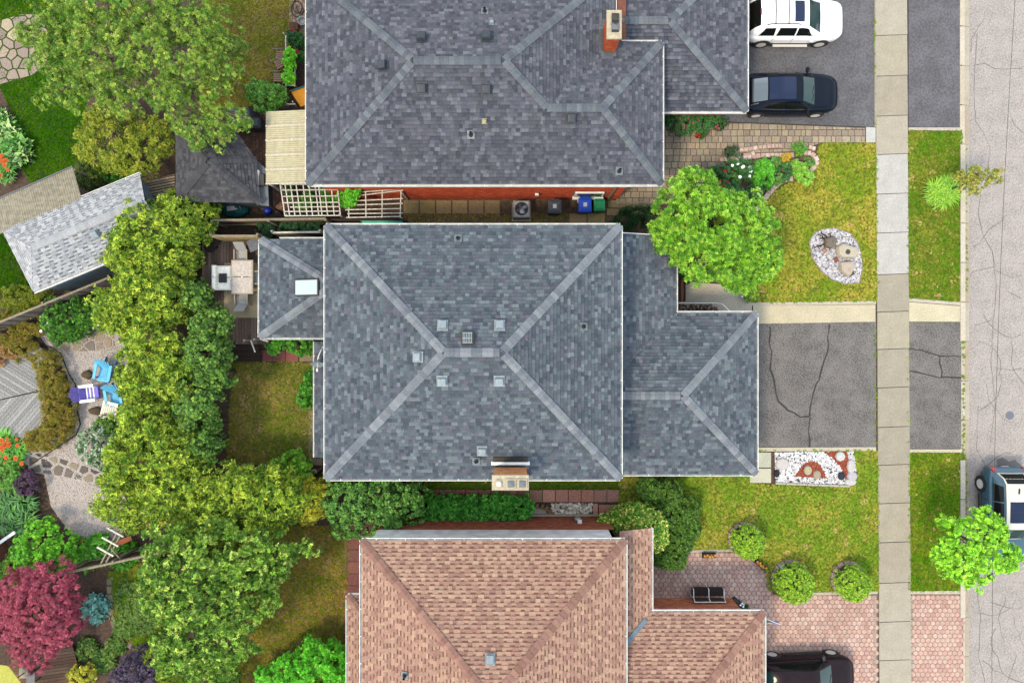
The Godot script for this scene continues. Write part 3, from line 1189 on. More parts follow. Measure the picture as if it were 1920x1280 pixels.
func make_materials() -> void:
	var grain := noise_texture([[1, 150, 1.0], [2, 40, 0.6], [3, 9, 0.7]], [[0.25, grey(0.74)], [0.5, grey(0.9)], [0.75, grey(1.0)]])
	var soft := noise_texture([[4, 60, 0.5], [5, 6, 1.0]], [[0.2, grey(0.84)], [0.8, grey(1.0)]])
	var speck := noise_texture([[6, 45, 1.2], [7, 22, 0.7], [8, 5, 0.5]], [[0.28, grey(0.82)], [0.45, grey(0.92)], [0.6, grey(0.97)], [0.72, grey(1.0)]])
	var wood := noise_texture([[9, 90, 1.0], [10, 14, 1.0]], [[0.25, grey(0.6)], [0.75, grey(1.0)]])
	var dirt := noise_texture([[11, 160, 1.0], [12, 30, 0.8], [13, 6, 0.8]], [[0.25, grey(0.55)], [0.5, grey(0.82)], [0.75, grey(1.0)]])
	var W := Color.WHITE
	surface("shingle", W, 0.93, speck, 3.0, {"vc": true, "spec": 0.2})
	surface("roof_felt", tone(60, 62, 68), 0.95, grain, 3.0)
	surface("brick", W, 0.9, grain, 2.0, {"vc": true})
	surface("mortar", tone(190, 165, 140), 0.95, grain, 2.0)
	surface("white_trim", tone(240, 240, 235, 1.6), 0.45, soft, 3.0)
	surface("white_panel", tone(232, 233, 234, 1.1), 0.4, soft, 5.0)
	surface("roof_metal", tone(150, 160, 165), 0.45, soft, 1.0, {"metal": 0.4})
	surface("vent_pale", tone(176, 190, 197), 0.45, soft, 1.0)
	surface("vent_dark", tone(72, 80, 90), 0.55, soft, 1.0)
	surface("vent_beige", tone(200, 195, 150), 0.5, soft, 1.0)
	surface("black_plastic", Color(0.012, 0.012, 0.014), 0.45, null, 1.0)
	surface("concrete_cap", tone(236, 222, 190), 0.9, grain, 2.0)
	surface("asphalt", tone(154, 149, 145), 0.95, noise_texture([[35, 80, 1.3], [36, 37, 0.6], [37, 11, 0.2], [38, 3, 0.35]], [[0.3, grey(0.5)], [0.44, grey(0.78)], [0.56, grey(0.9)], [0.7, grey(1.0)]]), 4.3)
	surface("asphalt_fresh", tone(128, 127, 132), 0.9, noise_texture([[21, 70, 0.9], [22, 30, 0.6], [23, 4, 0.5]], [[0.3, grey(0.72)], [0.5, grey(0.86)], [0.72, grey(1.0)]]), 6.0)
	surface("road", tone(205, 195, 189), 0.95, noise_texture([[24, 60, 1.1], [25, 34, 0.6], [26, 5, 0.3]], [[0.28, grey(0.76)], [0.5, grey(0.9)], [0.72, grey(1.0)]]), 5.0)
	surface("concrete", W, 0.92, noise_texture([[27, 60, 0.8], [28, 24, 0.5], [29, 4, 0.4]], [[0.25, grey(0.85)], [0.75, grey(1.0)]]), 4.0, {"vc": true})
	surface("paver", W, 0.92, grain, 1.5, {"vc": true})
	surface("crack_seal", tone(62, 61, 62), 0.8)
	surface("crack", tone(132, 124, 120), 0.95)
	surface("joint_sand", tone(112, 100, 90), 0.95, dirt, 2.0)
	surface("joint_pink", tone(196, 160, 146), 0.95, dirt, 2.0)
	surface("soil", tone(138, 116, 94, 1.9), 0.97, dirt, 2.5)
	surface("mulch", tone(112, 90, 76, 2.2), 0.97, dirt, 1.4)
	surface("turf", tone(132, 134, 40, 2.3), 0.97, dirt, 3.0)
	surface("turf_dry", tone(150, 128, 78, 2.0), 0.97, dirt, 3.0)
	surface("turf_deep", tone(60, 96, 16, 2.6), 0.97, dirt, 3.0)
	surface("gravel_bed", tone(232, 218, 206, 2.2), 0.97, noise_texture([[31, 200, 1.2], [32, 60, 0.6]], [[0.3, grey(0.55)], [0.5, grey(0.85)], [0.7, grey(1.0)]]), 2.0)
	surface("white_bed", tone(232, 230, 232, 2.0), 0.95, speck, 2.0)
	surface("red_bed", tone(186, 92, 66), 0.95, speck, 2.0)
	surface("stone", W, 0.9, grain, 1.0, {"vc": true})
	surface("wood", W, 0.85, wood, 1.2, {"vc": true})
	surface("wood_white", tone(238, 230, 214, 1.6), 0.8, wood, 1.5)
	surface("wood_pale", tone(205, 188, 160), 0.85, wood, 1.2)
	surface("wood_dark", tone(84, 66, 56), 0.9, wood, 1.2)
	surface("bark", tone(112, 98, 84), 0.95, grain, 0.7)
	surface("bark_pale", tone(176, 166, 136), 0.95, grain, 0.7)
	surface("leaf", W, 0.45, null, 1.0, {"vc": true, "back": Color(0.28, 0.3, 0.12), "spec": 0.4})
	surface("leaf_red", W, 0.6, null, 1.0, {"vc": true, "back": Color(0.28, 0.15, 0.15), "spec": 0.4})
	surface("grass_blade", W, 0.9, null, 1.0, {"vc": true, "back": Color(0.3, 0.32, 0.1), "spec": 0.05})
	surface("petal", W, 0.7, null, 1.0, {"vc": true})
	surface("petal_white", tone(250, 250, 250, 1.4), 0.7)
	surface("petal_red", tone(225, 45, 40), 0.7)
	surface("petal_orange", tone(245, 120, 50), 0.7)
	surface("petal_yellow", tone(245, 215, 60), 0.7)
	surface("petal_pink", tone(225, 90, 120), 0.7)
	surface("canopy_cream", tone(236, 226, 186), 0.5, soft, 2.0)
	surface("canopy_old", tone(206, 194, 166), 0.6, noise_texture([[33, 50, 0.8], [34, 10, 1.0]], [[0.25, grey(0.7)], [0.7, grey(1.0)]]), 3.0)
	surface("siding_blue", tone(130, 150, 165), 0.6, soft, 2.0)
	surface("paint_white", tone(255, 255, 255, 1.6), 0.25, null, 1.0, {"coat": 1.0})
	surface("paint_black", Color(0.004, 0.005, 0.008), 0.2, null, 1.0, {"coat": 0.1, "spec": 0.12})
	surface("paint_navy", Color(0.002, 0.004, 0.009), 0.12, null, 1.0, {"coat": 0.12, "spec": 0.12})
	surface("paint_teal", tone(70, 112, 134, 3.4), 0.25, null, 1.0, {"coat": 0.4})
	surface("paint_cream", tone(246, 236, 216), 0.25, null, 1.0, {"coat": 1.0})
	surface("paint_plum", Color(0.01, 0.006, 0.008), 0.2, null, 1.0, {"coat": 0.1, "spec": 0.12})
	surface("car_glass", Color(0.012, 0.03, 0.03), 0.03, null, 1.0, {"spec": 0.3})
	surface("car_glass_dark", Color(0.004, 0.005, 0.005), 0.05, null, 1.0, {"spec": 0.25})
	surface("car_glass_pale", Color(0.02, 0.025, 0.025), 0.05, null, 1.0, {"spec": 0.9, "coat": 1.0})
	surface("car_glass_blue", Color(0.006, 0.011, 0.03), 0.08, null, 1.0, {"spec": 0.3})
	surface("rubber", Color(0.014, 0.014, 0.015), 0.85)
	surface("alloy", tone(214, 210, 202, 1.7), 0.35, null, 1.0, {"metal": 0.15})
	surface("chrome", tone(225, 225, 225), 0.15, null, 1.0, {"metal": 0.9})
	surface("lamp_glass", tone(190, 195, 200), 0.08, null, 1.0, {"coat": 1.0})
	surface("tail_red", tone(190, 16, 24), 0.12, null, 1.0, {"coat": 1.0})
	surface("plate", tone(225, 228, 235), 0.5)
	surface("skylight_glass", tone(205, 220, 225), 0.12, null, 1.0, {"spec": 0.6})
	surface("window_glass", Color(0.03, 0.035, 0.04), 0.05, null, 1.0, {"spec": 0.7})
	surface("frame_bronze", tone(70, 66, 62), 0.5)
	surface("ac_grey", tone(196, 194, 190, 1.8), 0.5, soft, 1.0)
	surface("ac_dark", tone(66, 68, 70), 0.6)
	surface("bin_grey", tone(92, 98, 106, 2.2), 0.5, soft, 1.0)
	surface("bin_blue", tone(40, 88, 214, 1.8), 0.45, soft, 1.0)
	surface("bin_green", tone(34, 160, 100, 1.8), 0.45, soft, 1.0)
	surface("label_white", tone(240, 240, 240), 0.6)
	surface("cushion", tone(240, 234, 220, 1.15), 0.95, soft, 0.7)
	surface("pillow_grey", tone(84, 86, 86), 0.95, grain, 0.4)
	surface("table_taupe", tone(206, 195, 184, 1.9), 0.35, soft, 1.0)
	surface("table_frame", tone(160, 144, 126, 1.6), 0.5)
	surface("sling", tone(200, 200, 196, 1.3), 0.8, noise_texture([[41, 90, 1.0]], [[0.4, grey(0.25)], [0.6, grey(1.0)]]), 1.0)
	surface("rug", tone(190, 174, 140, 1.7), 0.97, grain, 0.8)
	surface("mint_panel", tone(64, 212, 176), 0.6, soft, 2.0)
	surface("tarp_grey", tone(128, 132, 138), 0.7, soft, 1.0)
	surface("bag_teal", tone(24, 118, 112), 0.55, soft, 0.5)
	surface("blue_ball", tone(34, 60, 190), 0.4)
	surface("chair_blue", tone(104, 196, 238, 1.7), 0.55, soft, 0.7)
	surface("chair_purple", tone(130, 114, 220, 1.8), 0.55, soft, 0.7)
	surface("chair_cream", tone(240, 230, 206, 1.6), 0.6, soft, 0.7)
	surface("umbrella_yellow", tone(244, 240, 110), 0.8, soft, 1.0, {"back": Color(0.4, 0.4, 0.2)})
	surface("steel", tone(150, 152, 156), 0.35, null, 1.0, {"metal": 0.8})
	surface("terracotta", tone(196, 110, 76), 0.85, grain, 0.6)
	surface("pot_navy", tone(34, 44, 82), 0.3)
	surface("pot_black", tone(40, 42, 44), 0.5)
	surface("bench_brown", tone(58, 38, 36), 0.7, wood, 0.6)
	surface("flag_blue", tone(150, 165, 235), 0.8)
	surface("hose", tone(60, 56, 46), 0.6)
	surface("orange_fabric", tone(246, 166, 40), 0.8, soft, 0.6)
	surface("wire", Color(0.02, 0.02, 0.02), 0.7)

func cloud_cover() -> ImageTexture:
	# thin broken cloud all over the sky
	var n := FastNoiseLite.new()
	n.seed = 17
	n.frequency = 0.012
	n.fractal_octaves = 5
	var src := n.get_seamless_image(512, 256, false, false, 0.2, true)
	var im := Image.create(512, 256, false, Image.FORMAT_RGBA8)
	for y in 256:
		for x in 512:
			var v := smoothstep(0.3, 0.75, src.get_pixel(x, y).r)
			im.set_pixel(x, y, Color(0.75, 0.75, 0.74, v))
	return ImageTexture.create_from_image(im)

func street_cracks() -> Array:
	# wandering fine cracks in the old asphalt
	var out := []
	for q in [[1836, 640, 0.3], [1900, 640, 1.7], [1880, 700, 1.4], [1845, 900, 0.4], [1900, 850, 2.6], [1830, 1150, 0.2], [1870, 1180, 1.5], [1905, 1160, 1.7], [1845, 1240, 0.1], [1890, 1120, 1.4], [1850, 20, 1.4], [1900, 220, 1.5], [1890, 400, 1.6], [1848, 590, 0.5], [1910, 1230, 1.8], [1852, 720, 1.2]]:
		var pts := []
		var u: float = q[0]
		var v: float = q[1]
		var a: float = q[2]
		for i in 7:
			pts.append(u)
			pts.append(v)
			a += rng.randf_range(-0.6, 0.6)
			u = clampf(u + cos(a) * 15.0, 1824.0, 1925.0)
			v += sin(a) * 15.0
		out.append(pts)
	return out

# ------------------------------------------------------------------ ground, street, paving

func build_ground() -> void:
	structure("ground", sheet(PackedVector2Array([Vector2(-150, -150), Vector2(150, -150), Vector2(150, 150), Vector2(-150, 150)]), -0.16, 0.3), M.soil)
	var yard := structure("garden_soil_ground", sheet(PackedVector2Array([Vector2(-40, -30), Vector2(17.0, -30), Vector2(17.0, 30), Vector2(-40, 30)]), -0.03, 0.1), M.mulch)
	yard.set_meta("kind", "structure")
	var road := structure("road", sheet(PackedVector2Array([Vector2(21.0, -60), Vector2(32.0, -60), Vector2(32.0, 60), Vector2(21.0, 60)]), -0.1, 0.05), M.road)
	for c in [[1836, 60, 1830, 150, 1832, 225, 1846, 245, 1860, 275, 1855, 330], [1832, 120, 1850, 116, 1870, 128, 1920, 126], [1843, 358, 1838, 400, 1846, 440, 1864, 470, 1870, 500, 1830, 508, 1822, 516], [1864, 470, 1872, 540, 1866, 600, 1862, 680, 1870, 760, 1860, 830], [1862, 600, 1830, 610], [1866, 688, 1900, 694, 1920, 690], [1838, 760, 1834, 840, 1850, 870, 1872, 905], [1836, 1110, 1842, 1160, 1838, 1230, 1850, 1280], [1860, 1130, 1900, 1142, 1920, 1140], [1870, 505, 1900, 520, 1920, 516], [1890, 545, 1920, 560]] + street_cracks():
		ribbon(road, "crack", c, 0.03, -0.1, M.crack)
	var hole := Bld.new()
	hole.lathe([[0.2, -0.11], [0.2, -0.094], [0.17, -0.092]], 18)
	part(road, "valve_cover", hole.mesh(), M.steel, at(spot(1897, 779)))
	var stain := Bld.new()
	stain.prism(outline([1872, 862, 1884, 858, 1896, 866, 1906, 862, 1918, 872, 1925, 884, 1918, 892, 1900, 888, 1888, 893, 1876, 884]), -0.12, -0.096)
	part(road, "oil_stain", stain.mesh(), M.crack)
	# kerb and gutter, in cast lengths
	var kerb := structure("kerb", sheet(PackedVector2Array([Vector2(21.06, -40), Vector2(21.12, -40), Vector2(21.12, 40), Vector2(21.06, 40)]), -0.02, 0.1), M.joint_sand)
	var len_tones := [tone(232, 220, 196), tone(226, 212, 190), tone(236, 226, 206)]
	var z := -18.5
	while z < 18.5:
		for k in 2:
			var b := Bld.new()
			b.col = len_tones[rng.randi() % 3]
			var low := z > -1.0 and z < 5.0 or z < -9.5 or z > 11.6
			if k == 0:
				b.prism(PackedVector2Array([Vector2(21.02, z + 0.01), Vector2(21.25, z + 0.01), Vector2(21.25, z + 1.84), Vector2(21.02, z + 1.84)]), -0.15, 0.0 if low else 0.05, 0.03)
			else:
				b.col = Color(b.col.r * 0.8, b.col.g * 0.78, b.col.b * 0.78)
				b.prism(PackedVector2Array([Vector2(21.255, z + 0.01), Vector2(21.5, z + 0.01), Vector2(21.5, z + 1.84), Vector2(21.255, z + 1.84)]), -0.2, -0.075, 0.01)
			part(kerb, "kerb_stone" if k == 0 else "gutter_slab", b.mesh(), M.concrete)
		z += 1.85
	# sidewalk slabs
	var walk := structure("sidewalk", sheet(PackedVector2Array([Vector2(17.1, -20), Vector2(18.57, -20), Vector2(18.57, 20), Vector2(17.1, 20)]), -0.02, 0.1), M.joint_sand)
	var joints := [-80, -8, 67, 143, 218, 290, 364, 437, 515, 585, 655, 727, 801, 872, 944, 1017, 1093, 1166, 1238, 1310, 1384]
	for i in joints.size() - 1:
		var b := Bld.new()
		var bright: bool = joints[i] >= 290 and joints[i] < 515
		var c: Color = tone(220, 215, 209) if bright else [tone(202, 191, 170), tone(194, 183, 163), tone(207, 197, 176), tone(199, 188, 166), tone(192, 182, 163)][rng.randi() % 5]
		b.col = c
		var w0: float = 1643.0 + (joints[i] - 200.0) * 0.006
		b.prism(outline([w0, joints[i] + 0.7, w0 + 59, joints[i] - 1.6, w0 + 60, joints[i + 1] - 2.6, w0, joints[i + 1] - 0.5]), -0.1, 0.03 + rng.randf_range(-0.006, 0.006), 0.008)
		part(walk, "sidewalk_slab", b.mesh(), M.concrete)
	# driveways
	var drive := structure("driveway_ground", sheet(outline([1395, 604, 1643, 603, 1643, 838, 1395, 838]), 0.012, 0.1), M.asphalt)
	for c in [[1442, 612, 1446, 660, 1446, 690, 1452, 725, 1462, 752, 1478, 770, 1500, 780, 1518, 780], [1555, 607, 1552, 660, 1535, 710, 1522, 745, 1518, 780], [1518, 780, 1518, 838]]:
		ribbon(drive, "sealed_crack", c, 0.075, 0.012, M.crack_seal)
	var apron := structure("driveway_apron_ground", sheet(outline([1704, 604, 1803, 603, 1803, 841, 1704, 841]), 0.008, 0.1), M.asphalt)
	for c in [[1704, 654, 1730, 656, 1765, 668, 1803, 669], [1704, 696, 1735, 700, 1760, 708, 1803, 708], [1763, 668, 1766, 708]]:
		ribbon(apron, "sealed_crack", c, 0.065, 0.008, M.crack_seal)
	structure("north_driveway_ground", sheet(outline([1240, -90, 1640, -90, 1641, 238, 1390, 229, 1330, 226, 1330, 205, 1240, 205]), 0.012, 0.1), M.asphalt_fresh)
	structure("north_apron_ground", sheet(outline([1704, -90, 1800, -90, 1800, 238, 1704, 238]), 0.008, 0.1), M.asphalt_fresh)
	var concretes := [
		[[1275, 527, 1382, 535, 1410, 568, 1410, 605, 1380, 600, 1270, 590], tone(192, 182, 164, 1.9), "entry_path"],
		[[1412, 573, 1642, 571, 1642, 603, 1412, 607], tone(232, 220, 186), "driveway_border_path"],
		[[1408, 567, 1643, 564, 1643, 570, 1410, 573], tone(224, 212, 194), "lawn_edging_path"],
		[[1705, 566, 1806, 574, 1804, 603, 1705, 603], tone(236, 226, 192), "apron_border_path"],
		[[1704, 559, 1808, 567, 1807, 573, 1705, 565], tone(226, 214, 198), "apron_edging_path"],
		[[1418, 839, 1643, 838, 1643, 845, 1418, 846], tone(226, 216, 190), "driveway_edging_path"],
		[[1704, 842, 1804, 842, 1804, 848, 1704, 848], tone(232, 222, 194), "south_apron_edging_path"],
		[[1704, 239, 1800, 239, 1800, 245, 1704, 244], tone(226, 210, 196), "north_apron_edging_path"],
		[[1624, 238, 1642, 239, 1642, 267, 1624, 267], tone(226, 224, 220), "corner_path"],
		[[1406, 848, 1446, 848, 1446, 876, 1406, 876], tone(218, 220, 196), "side_path"],
		[[1406, 878, 1446, 878, 1446, 905, 1406, 905], tone(230, 226, 200), "side_path"],
		[[1640, -90, 1643, -90, 1643, 238, 1640, 238], tone(190, 180, 160), "driveway_edge_path"],
		[[1290, 1031, 1380, 1029, 1380, 1034, 1290, 1036], tone(222, 208, 196), "lawn_border_path"],
		[[1500, 1111, 1646, 1108, 1646, 1113, 1500, 1116], tone(226, 214, 196), "lawn_border_path"],
		[[1706, 1108, 1806, 1107, 1806, 1113, 1706, 1113], tone(228, 218, 198), "lawn_border_path"],
	]
	for q in concretes:
		var b := Bld.new()
		b.col = q[1]
		b.prism(outline(q[0]), -0.1, 0.024, 0.006)
		structure(q[2], b.mesh(), M.concrete)
	# lawns
	var lush := tone(108, 156, 26, 1.3)
	var dry := tone(196, 176, 72, 1.3)
	var bare := tone(196, 164, 112, 1.6)
	var oval := outline([1517, 455, 1535, 432, 1565, 427, 1595, 438, 1613, 465, 1617, 500, 1612, 530, 1585, 532, 1550, 518, 1526, 490])
	lawn(outline([1538, 269, 1643, 269, 1645, 563, 1410, 566, 1400, 540, 1300, 470, 1350, 405, 1412, 402, 1440, 365, 1500, 335, 1525, 320]), tone(110, 138, 36, 1.65), tone(166, 154, 64, 1.65), bare, 0.44, M.turf, 260.0, 0.055, [oval])
	lawn(outline([1163, 890, 1404, 890, 1412, 908, 1520, 913, 1600, 907, 1602, 848, 1645, 847, 1647, 1109, 1500, 1112, 1440, 1105, 1432, 1060, 1400, 1032, 1290, 1030, 1225, 1060, 1160, 1000]), tone(104, 140, 36, 1.65), tone(160, 154, 64, 1.65), bare, 0.38, M.turf, 260.0)
	lawn(outline([1705, 246, 1803, 246, 1808, 566, 1705, 558]), tone(86, 130, 28, 2.0), tone(138, 144, 54, 2.0), bare, 0.4, M.turf, 260.0)
	lawn(outline([1707, 849, 1809, 849, 1810, 1107, 1707, 1108]), tone(82, 130, 18, 2.0), tone(142, 148, 48, 2.0), bare, 0.35, M.turf, 260.0)
	lawn(outline([795, 890, 1165, 890, 1165, 916, 795, 916]), tone(78, 112, 24, 1.9), tone(102, 116, 42, 1.9), bare, 0.3, M.turf)
	lawn(outline([436, 680, 592, 680, 586, 872, 425, 872]), tone(94, 116, 28, 1.7), tone(150, 134, 66, 1.7), tone(186, 150, 104, 1.7), 0.42, M.turf_dry, 260.0, 0.05)
	lawn(outline([470, 985, 652, 985, 650, 1300, 440, 1300]), tone(96, 114, 22, 1.7), tone(140, 118, 50, 1.7), tone(160, 124, 78, 1.7), 0.42, M.turf_dry, 230.0, 0.05)
	lawn(outline([380, -20, 548, -20, 540, 190, 380, 210]), tone(92, 108, 22, 1.6), tone(130, 118, 48, 1.6), tone(150, 116, 76), 0.45, M.turf_dry, 230.0, 0.05)
	lawn(outline([-20, -20, 150, -20, 150, 120, 170, 330, 60, 345, 30, 300, 30, 225, 0, 160, -20, 160]), tone(52, 104, 6, 2.2), tone(84, 122, 20, 2.2), tone(96, 120, 30), 0.3, M.turf_deep, 260.0, 0.05)
	lawn(outline([-20, 425, 8, 430, 60, 548, -20, 560]), tone(52, 100, 6, 2.4), tone(80, 112, 20, 2.4), tone(90, 110, 30), 0.3, M.turf_deep)
	lawn(outline([205, 1075, 312, 1045, 315, 1230, 270, 1235, 225, 1190, 205, 1130]), tone(84, 122, 26, 1.8), tone(136, 140, 54, 1.8), tone(170, 138, 70), 0.45, M.turf, 260.0, 0.08)

	# weeds in the joints of kerb, sidewalk and driveway edges
	var wx := []
	var wc := []
	for q in [[1807, 570, 1807, 850, 90], [1811, 250, 1813, 560, 40], [1704, 250, 1705, 560, 60], [1706, 850, 1707, 1105, 60], [1643, 270, 1645, 560, 60], [1646, 850, 1647, 1105, 60], [1641, 610, 1642, 836, 26], [1640, 20, 1641, 236, 30], [1812, 850, 1813, 1100, 40], [1704, 610, 1704, 838, 16], [1420, 844, 1640, 844, 40], [1410, 566, 1640, 564, 60]]:
		for i in int(q[4]):
			var f := rng.randf()
			var p := spot(lerpf(q[0], q[2], f) + rng.randf_range(-1.6, 1.6), lerpf(q[1], q[3], f) + rng.randf_range(-1.6, 1.6))
			wx.append(Transform3D(Basis(Vector3.UP, rng.randf() * TAU).scaled_local(Vector3(1, 0.7, 1) * rng.randf_range(0.05, 0.12)), p))
			wc.append(tone(112, 140, 34, 1.8) * rng.randf_range(0.7, 1.3))
	var wd := copies(self, "edge_weeds", blade_clump(7, 0.14), M.grass_blade, wx, wc)
	wd.set_meta("kind", "stuff")
	# block paving in front of the north house
	var pave := structure("paved_path", sheet(outline([1240, 205, 1330, 228, 1390, 230, 1642, 239, 1642, 268, 1540, 269, 1500, 285, 1400, 285, 1330, 335, 1330, 350, 1240, 385, 1150, 385, 1150, 345, 1240, 345]), 0.006, 0.1), M.joint_sand)
	var area := outline([1242, 212, 1330, 229, 1390, 231, 1622, 240, 1622, 267, 1538, 268, 1500, 283, 1392, 287, 1330, 330, 1325, 350, 1240, 384, 1155, 384, 1155, 347, 1242, 347])
	var blocks := []
	var y := -11.2
	while y < -6.2:
		var h: float = [0.2, 0.3, 0.24][rng.randi() % 3]
		var x := 4.6 - rng.randf() * 0.3
		while x < 17.0:
			var w: float = [0.2, 0.3, 0.4, 0.3][rng.randi() % 4]
			var cellp := PackedVector2Array([Vector2(x + 0.012, y + 0.012), Vector2(x + w - 0.012, y + 0.012), Vector2(x + w - 0.012, y + h - 0.012), Vector2(x + 0.012, y + h - 0.012)])
			for q in Geometry2D.intersect_polygons(cellp, area):
				if q.size() > 2:
					blocks.append(q)
			x += w
		y += h
	lay(pave, "paver", blocks, -0.02, 0.022, 0.006, [tone(206, 190, 160), tone(198, 180, 152), tone(188, 172, 154), tone(212, 190, 162), tone(190, 168, 150)], M.paver)

	# pink interlocking paving of the south house
	var pd := [outline([1432, 1115, 1646, 1115, 1646, 1340, 1400, 1340, 1400, 1150]), outline([1222, 1062, 1290, 1037, 1390, 1037, 1420, 1052, 1436, 1080, 1446, 1114, 1432, 1150, 1222, 1150]), outline([1711, 1114, 1806, 1114, 1806, 1340, 1711, 1340])]
	var pink := structure("pink_paved_driveway_ground", sheet(outline([1215, 1060, 1290, 1036, 1395, 1036, 1432, 1060, 1450, 1114, 1646, 1114, 1646, 1345, 1215, 1345]), 0.002, 0.1), M.joint_pink)
	var pink2 := structure("pink_paved_apron_ground", sheet(outline([1706, 1113, 1807, 1113, 1807, 1345, 1706, 1345]), 0.002, 0.1), M.joint_pink)
	var tones := [tone(246, 206, 188, 2.7), tone(240, 196, 180, 2.7), tone(248, 214, 198, 2.7), tone(234, 190, 174, 2.7)]
	var hexes := [[], [], []]
	var yy := 9.6
	var row := 0
	while yy < 17.3:
		var x := 6.4 + (0.115 if row % 2 else 0.0)
		while x < 21.3:
			var p := Vector2(x, yy)
			for k in 3:
				if Geometry2D.is_point_in_polygon(p, pd[k]):
					var hx := PackedVector2Array()
					for a in 6:
						hx.append(p + Vector2(cos(TAU * a / 6.0 + PI / 6.0), sin(TAU * a / 6.0 + PI / 6.0)) * 0.122)
					hexes[k].append(hx)
			x += 0.23
		yy += 0.2
		row += 1
	lay(pink, "paver", hexes[0] + hexes[1], -0.02, 0.02, 0.012, tones, M.paver, 220)
	lay(pink2, "paver", hexes[2], -0.02, 0.02, 0.012, tones, M.paver, 80)
	# soldier course along the sidewalk
	var sold := []
	for i in 34:
		for q in [1637.0, 1706.0]:
			sold.append(outline([q + 0.5, 1116 + i * 6.4, q + 5.5, 1116 + i * 6.4, q + 5.5, 1121.6 + i * 6.4, q + 0.5, 1121.6 + i * 6.4]))
	lay(pink, "edge_paver", sold, -0.02, 0.024, 0.006, [tone(196, 180, 160), tone(206, 190, 170)], M.paver)

	# slab paths round the main house
	var pathw := structure("slab_path", sheet(outline([800, 916, 1160, 916, 1160, 946, 800, 946]), -0.006, 0.06), M.joint_sand)
	var slabs := []
	for i in 15:
		slabs.append(outline([800 + i * 24.2, 918, 823 + i * 24.2, 918, 823 + i * 24.2, 941, 800 + i * 24.2, 941]))
	slabs.append(outline([1112, 944, 1121, 944, 1121, 966, 1112, 966]))
	slabs.append(outline([1123, 946, 1158, 946, 1158, 964, 1123, 964]))
	lay(pathw, "slab", slabs, -0.05, 0.015, 0.006, [tone(206, 146, 122, 1.75), tone(196, 138, 116, 1.75), tone(188, 138, 120, 1.75), tone(214, 154, 132, 1.75)], M.paver)
	var pathb := structure("slab_path", sheet(outline([436, 655, 592, 655, 592, 680, 436, 680]), -0.006, 0.06), M.joint_sand)
	slabs = []
	for i in 5:
		slabs.append(outline([437 + i * 24.6, 656, 460.5 + i * 24.6, 656, 460.5 + i * 24.6, 678, 437 + i * 24.6, 678]))
	lay(pathb, "slab", slabs, -0.05, 0.015, 0.006, [tone(186, 116, 106), tone(176, 108, 100)], M.paver)
	slabs = [outline([561, 655, 590, 655, 590, 677, 561, 677])]
	for i in 5:
		slabs.append(outline([578, 770 + i * 20, 592, 770 + i * 20, 592, 789 + i * 20, 578, 789 + i * 20]))
	slabs.append(outline([577, 860, 604, 860, 604, 880, 577, 880]))
	lay(pathb, "slab", slabs, -0.05, 0.014, 0.006, [tone(190, 170, 142), tone(182, 160, 134)], M.paver)
	# stepping slabs beside the north house
	var alley := structure("side_yard_ground", sheet(outline([755, 372, 1160, 372, 1225, 378, 1225, 450, 755, 425]), -0.012, 0.06), M.soil)
	slabs = []
	for i in 6:
		slabs.append(outline([757 + i * 30.4, 375.5, 785 + i * 30.4, 375.5, 785 + i * 30.4, 400, 757 + i * 30.4, 400]))
	for q in [[1068, 400, 1100, 402, 1100, 422, 1068, 422], [1102, 400, 1134, 400, 1134, 422, 1102, 422], [1140, 375, 1220, 378, 1220, 391, 1140, 389], [1138, 391, 1200, 393, 1190, 404, 1138, 403]]:
		slabs.append(outline(q))
	lay(alley, "slab", slabs, -0.05, 0.01, 0.006, [tone(176, 154, 104, 1.8), tone(166, 148, 106, 1.8), tone(186, 158, 112, 1.8)], M.paver)
	lawn(outline([758, 402, 1065, 402, 1065, 424, 758, 424]), tone(122, 120, 34, 1.5), tone(152, 130, 68, 1.5), tone(152, 132, 86, 1.5), 0.5, M.soil, 200.0, 0.04)
	# red brown pavers behind the north house
	var pn := structure("rear_patio_ground", sheet(outline([425, 200, 580, 200, 580, 420, 495, 420, 495, 350, 455, 270, 425, 240]), -0.006, 0.06), M.joint_sand)
	var small := []
	for i in 26:
		for k in 22:
			var u := 430.0 + i * 6.2
			var v := 205.0 + k * 9.2 + (4.6 if i % 2 else 0.0)
			if Geometry2D.is_point_in_polygon(Vector2(u, v), PackedVector2Array([Vector2(432, 205), Vector2(500, 205), Vector2(500, 345), Vector2(535, 345), Vector2(535, 392), Vector2(500, 392), Vector2(495, 340), Vector2(450, 260)])):
				small.append(outline([u, v, u + 5.6, v, u + 5.6, v + 8.6, u, v + 8.6]))
	lay(pn, "paver", small, -0.04, 0.012, 0.005, [tone(170, 126, 104), tone(158, 116, 98), tone(182, 138, 114)], M.paver)
	var pn2 := structure("rear_patio_ground", sheet(outline([540, -20, 580, -20, 580, 70, 540, 70]), -0.006, 0.06), M.joint_sand)
	small = []
	for i in 6:
		for k in 10:
			small.append(outline([542 + i * 6.2, k * 9.2 - 15 + i % 2 * 4.6, 547.6 + i * 6.2, k * 9.2 - 15 + i % 2 * 4.6, 547.6 + i * 6.2, k * 9.2 - 6.4 + i % 2 * 4.6, 542 + i * 6.2, k * 9.2 - 6.4 + i % 2 * 4.6]))
	lay(pn2, "paver", small, -0.04, 0.012, 0.005, [tone(196, 164, 138), tone(186, 152, 130), tone(204, 176, 150)], M.paver)
	# red path behind the south house
	var ps := structure("slab_path", sheet(outline([646, 1005, 676, 990, 676, 1120, 700, 1300, 645, 1300]), -0.004, 0.06), M.joint_sand)
	slabs = []
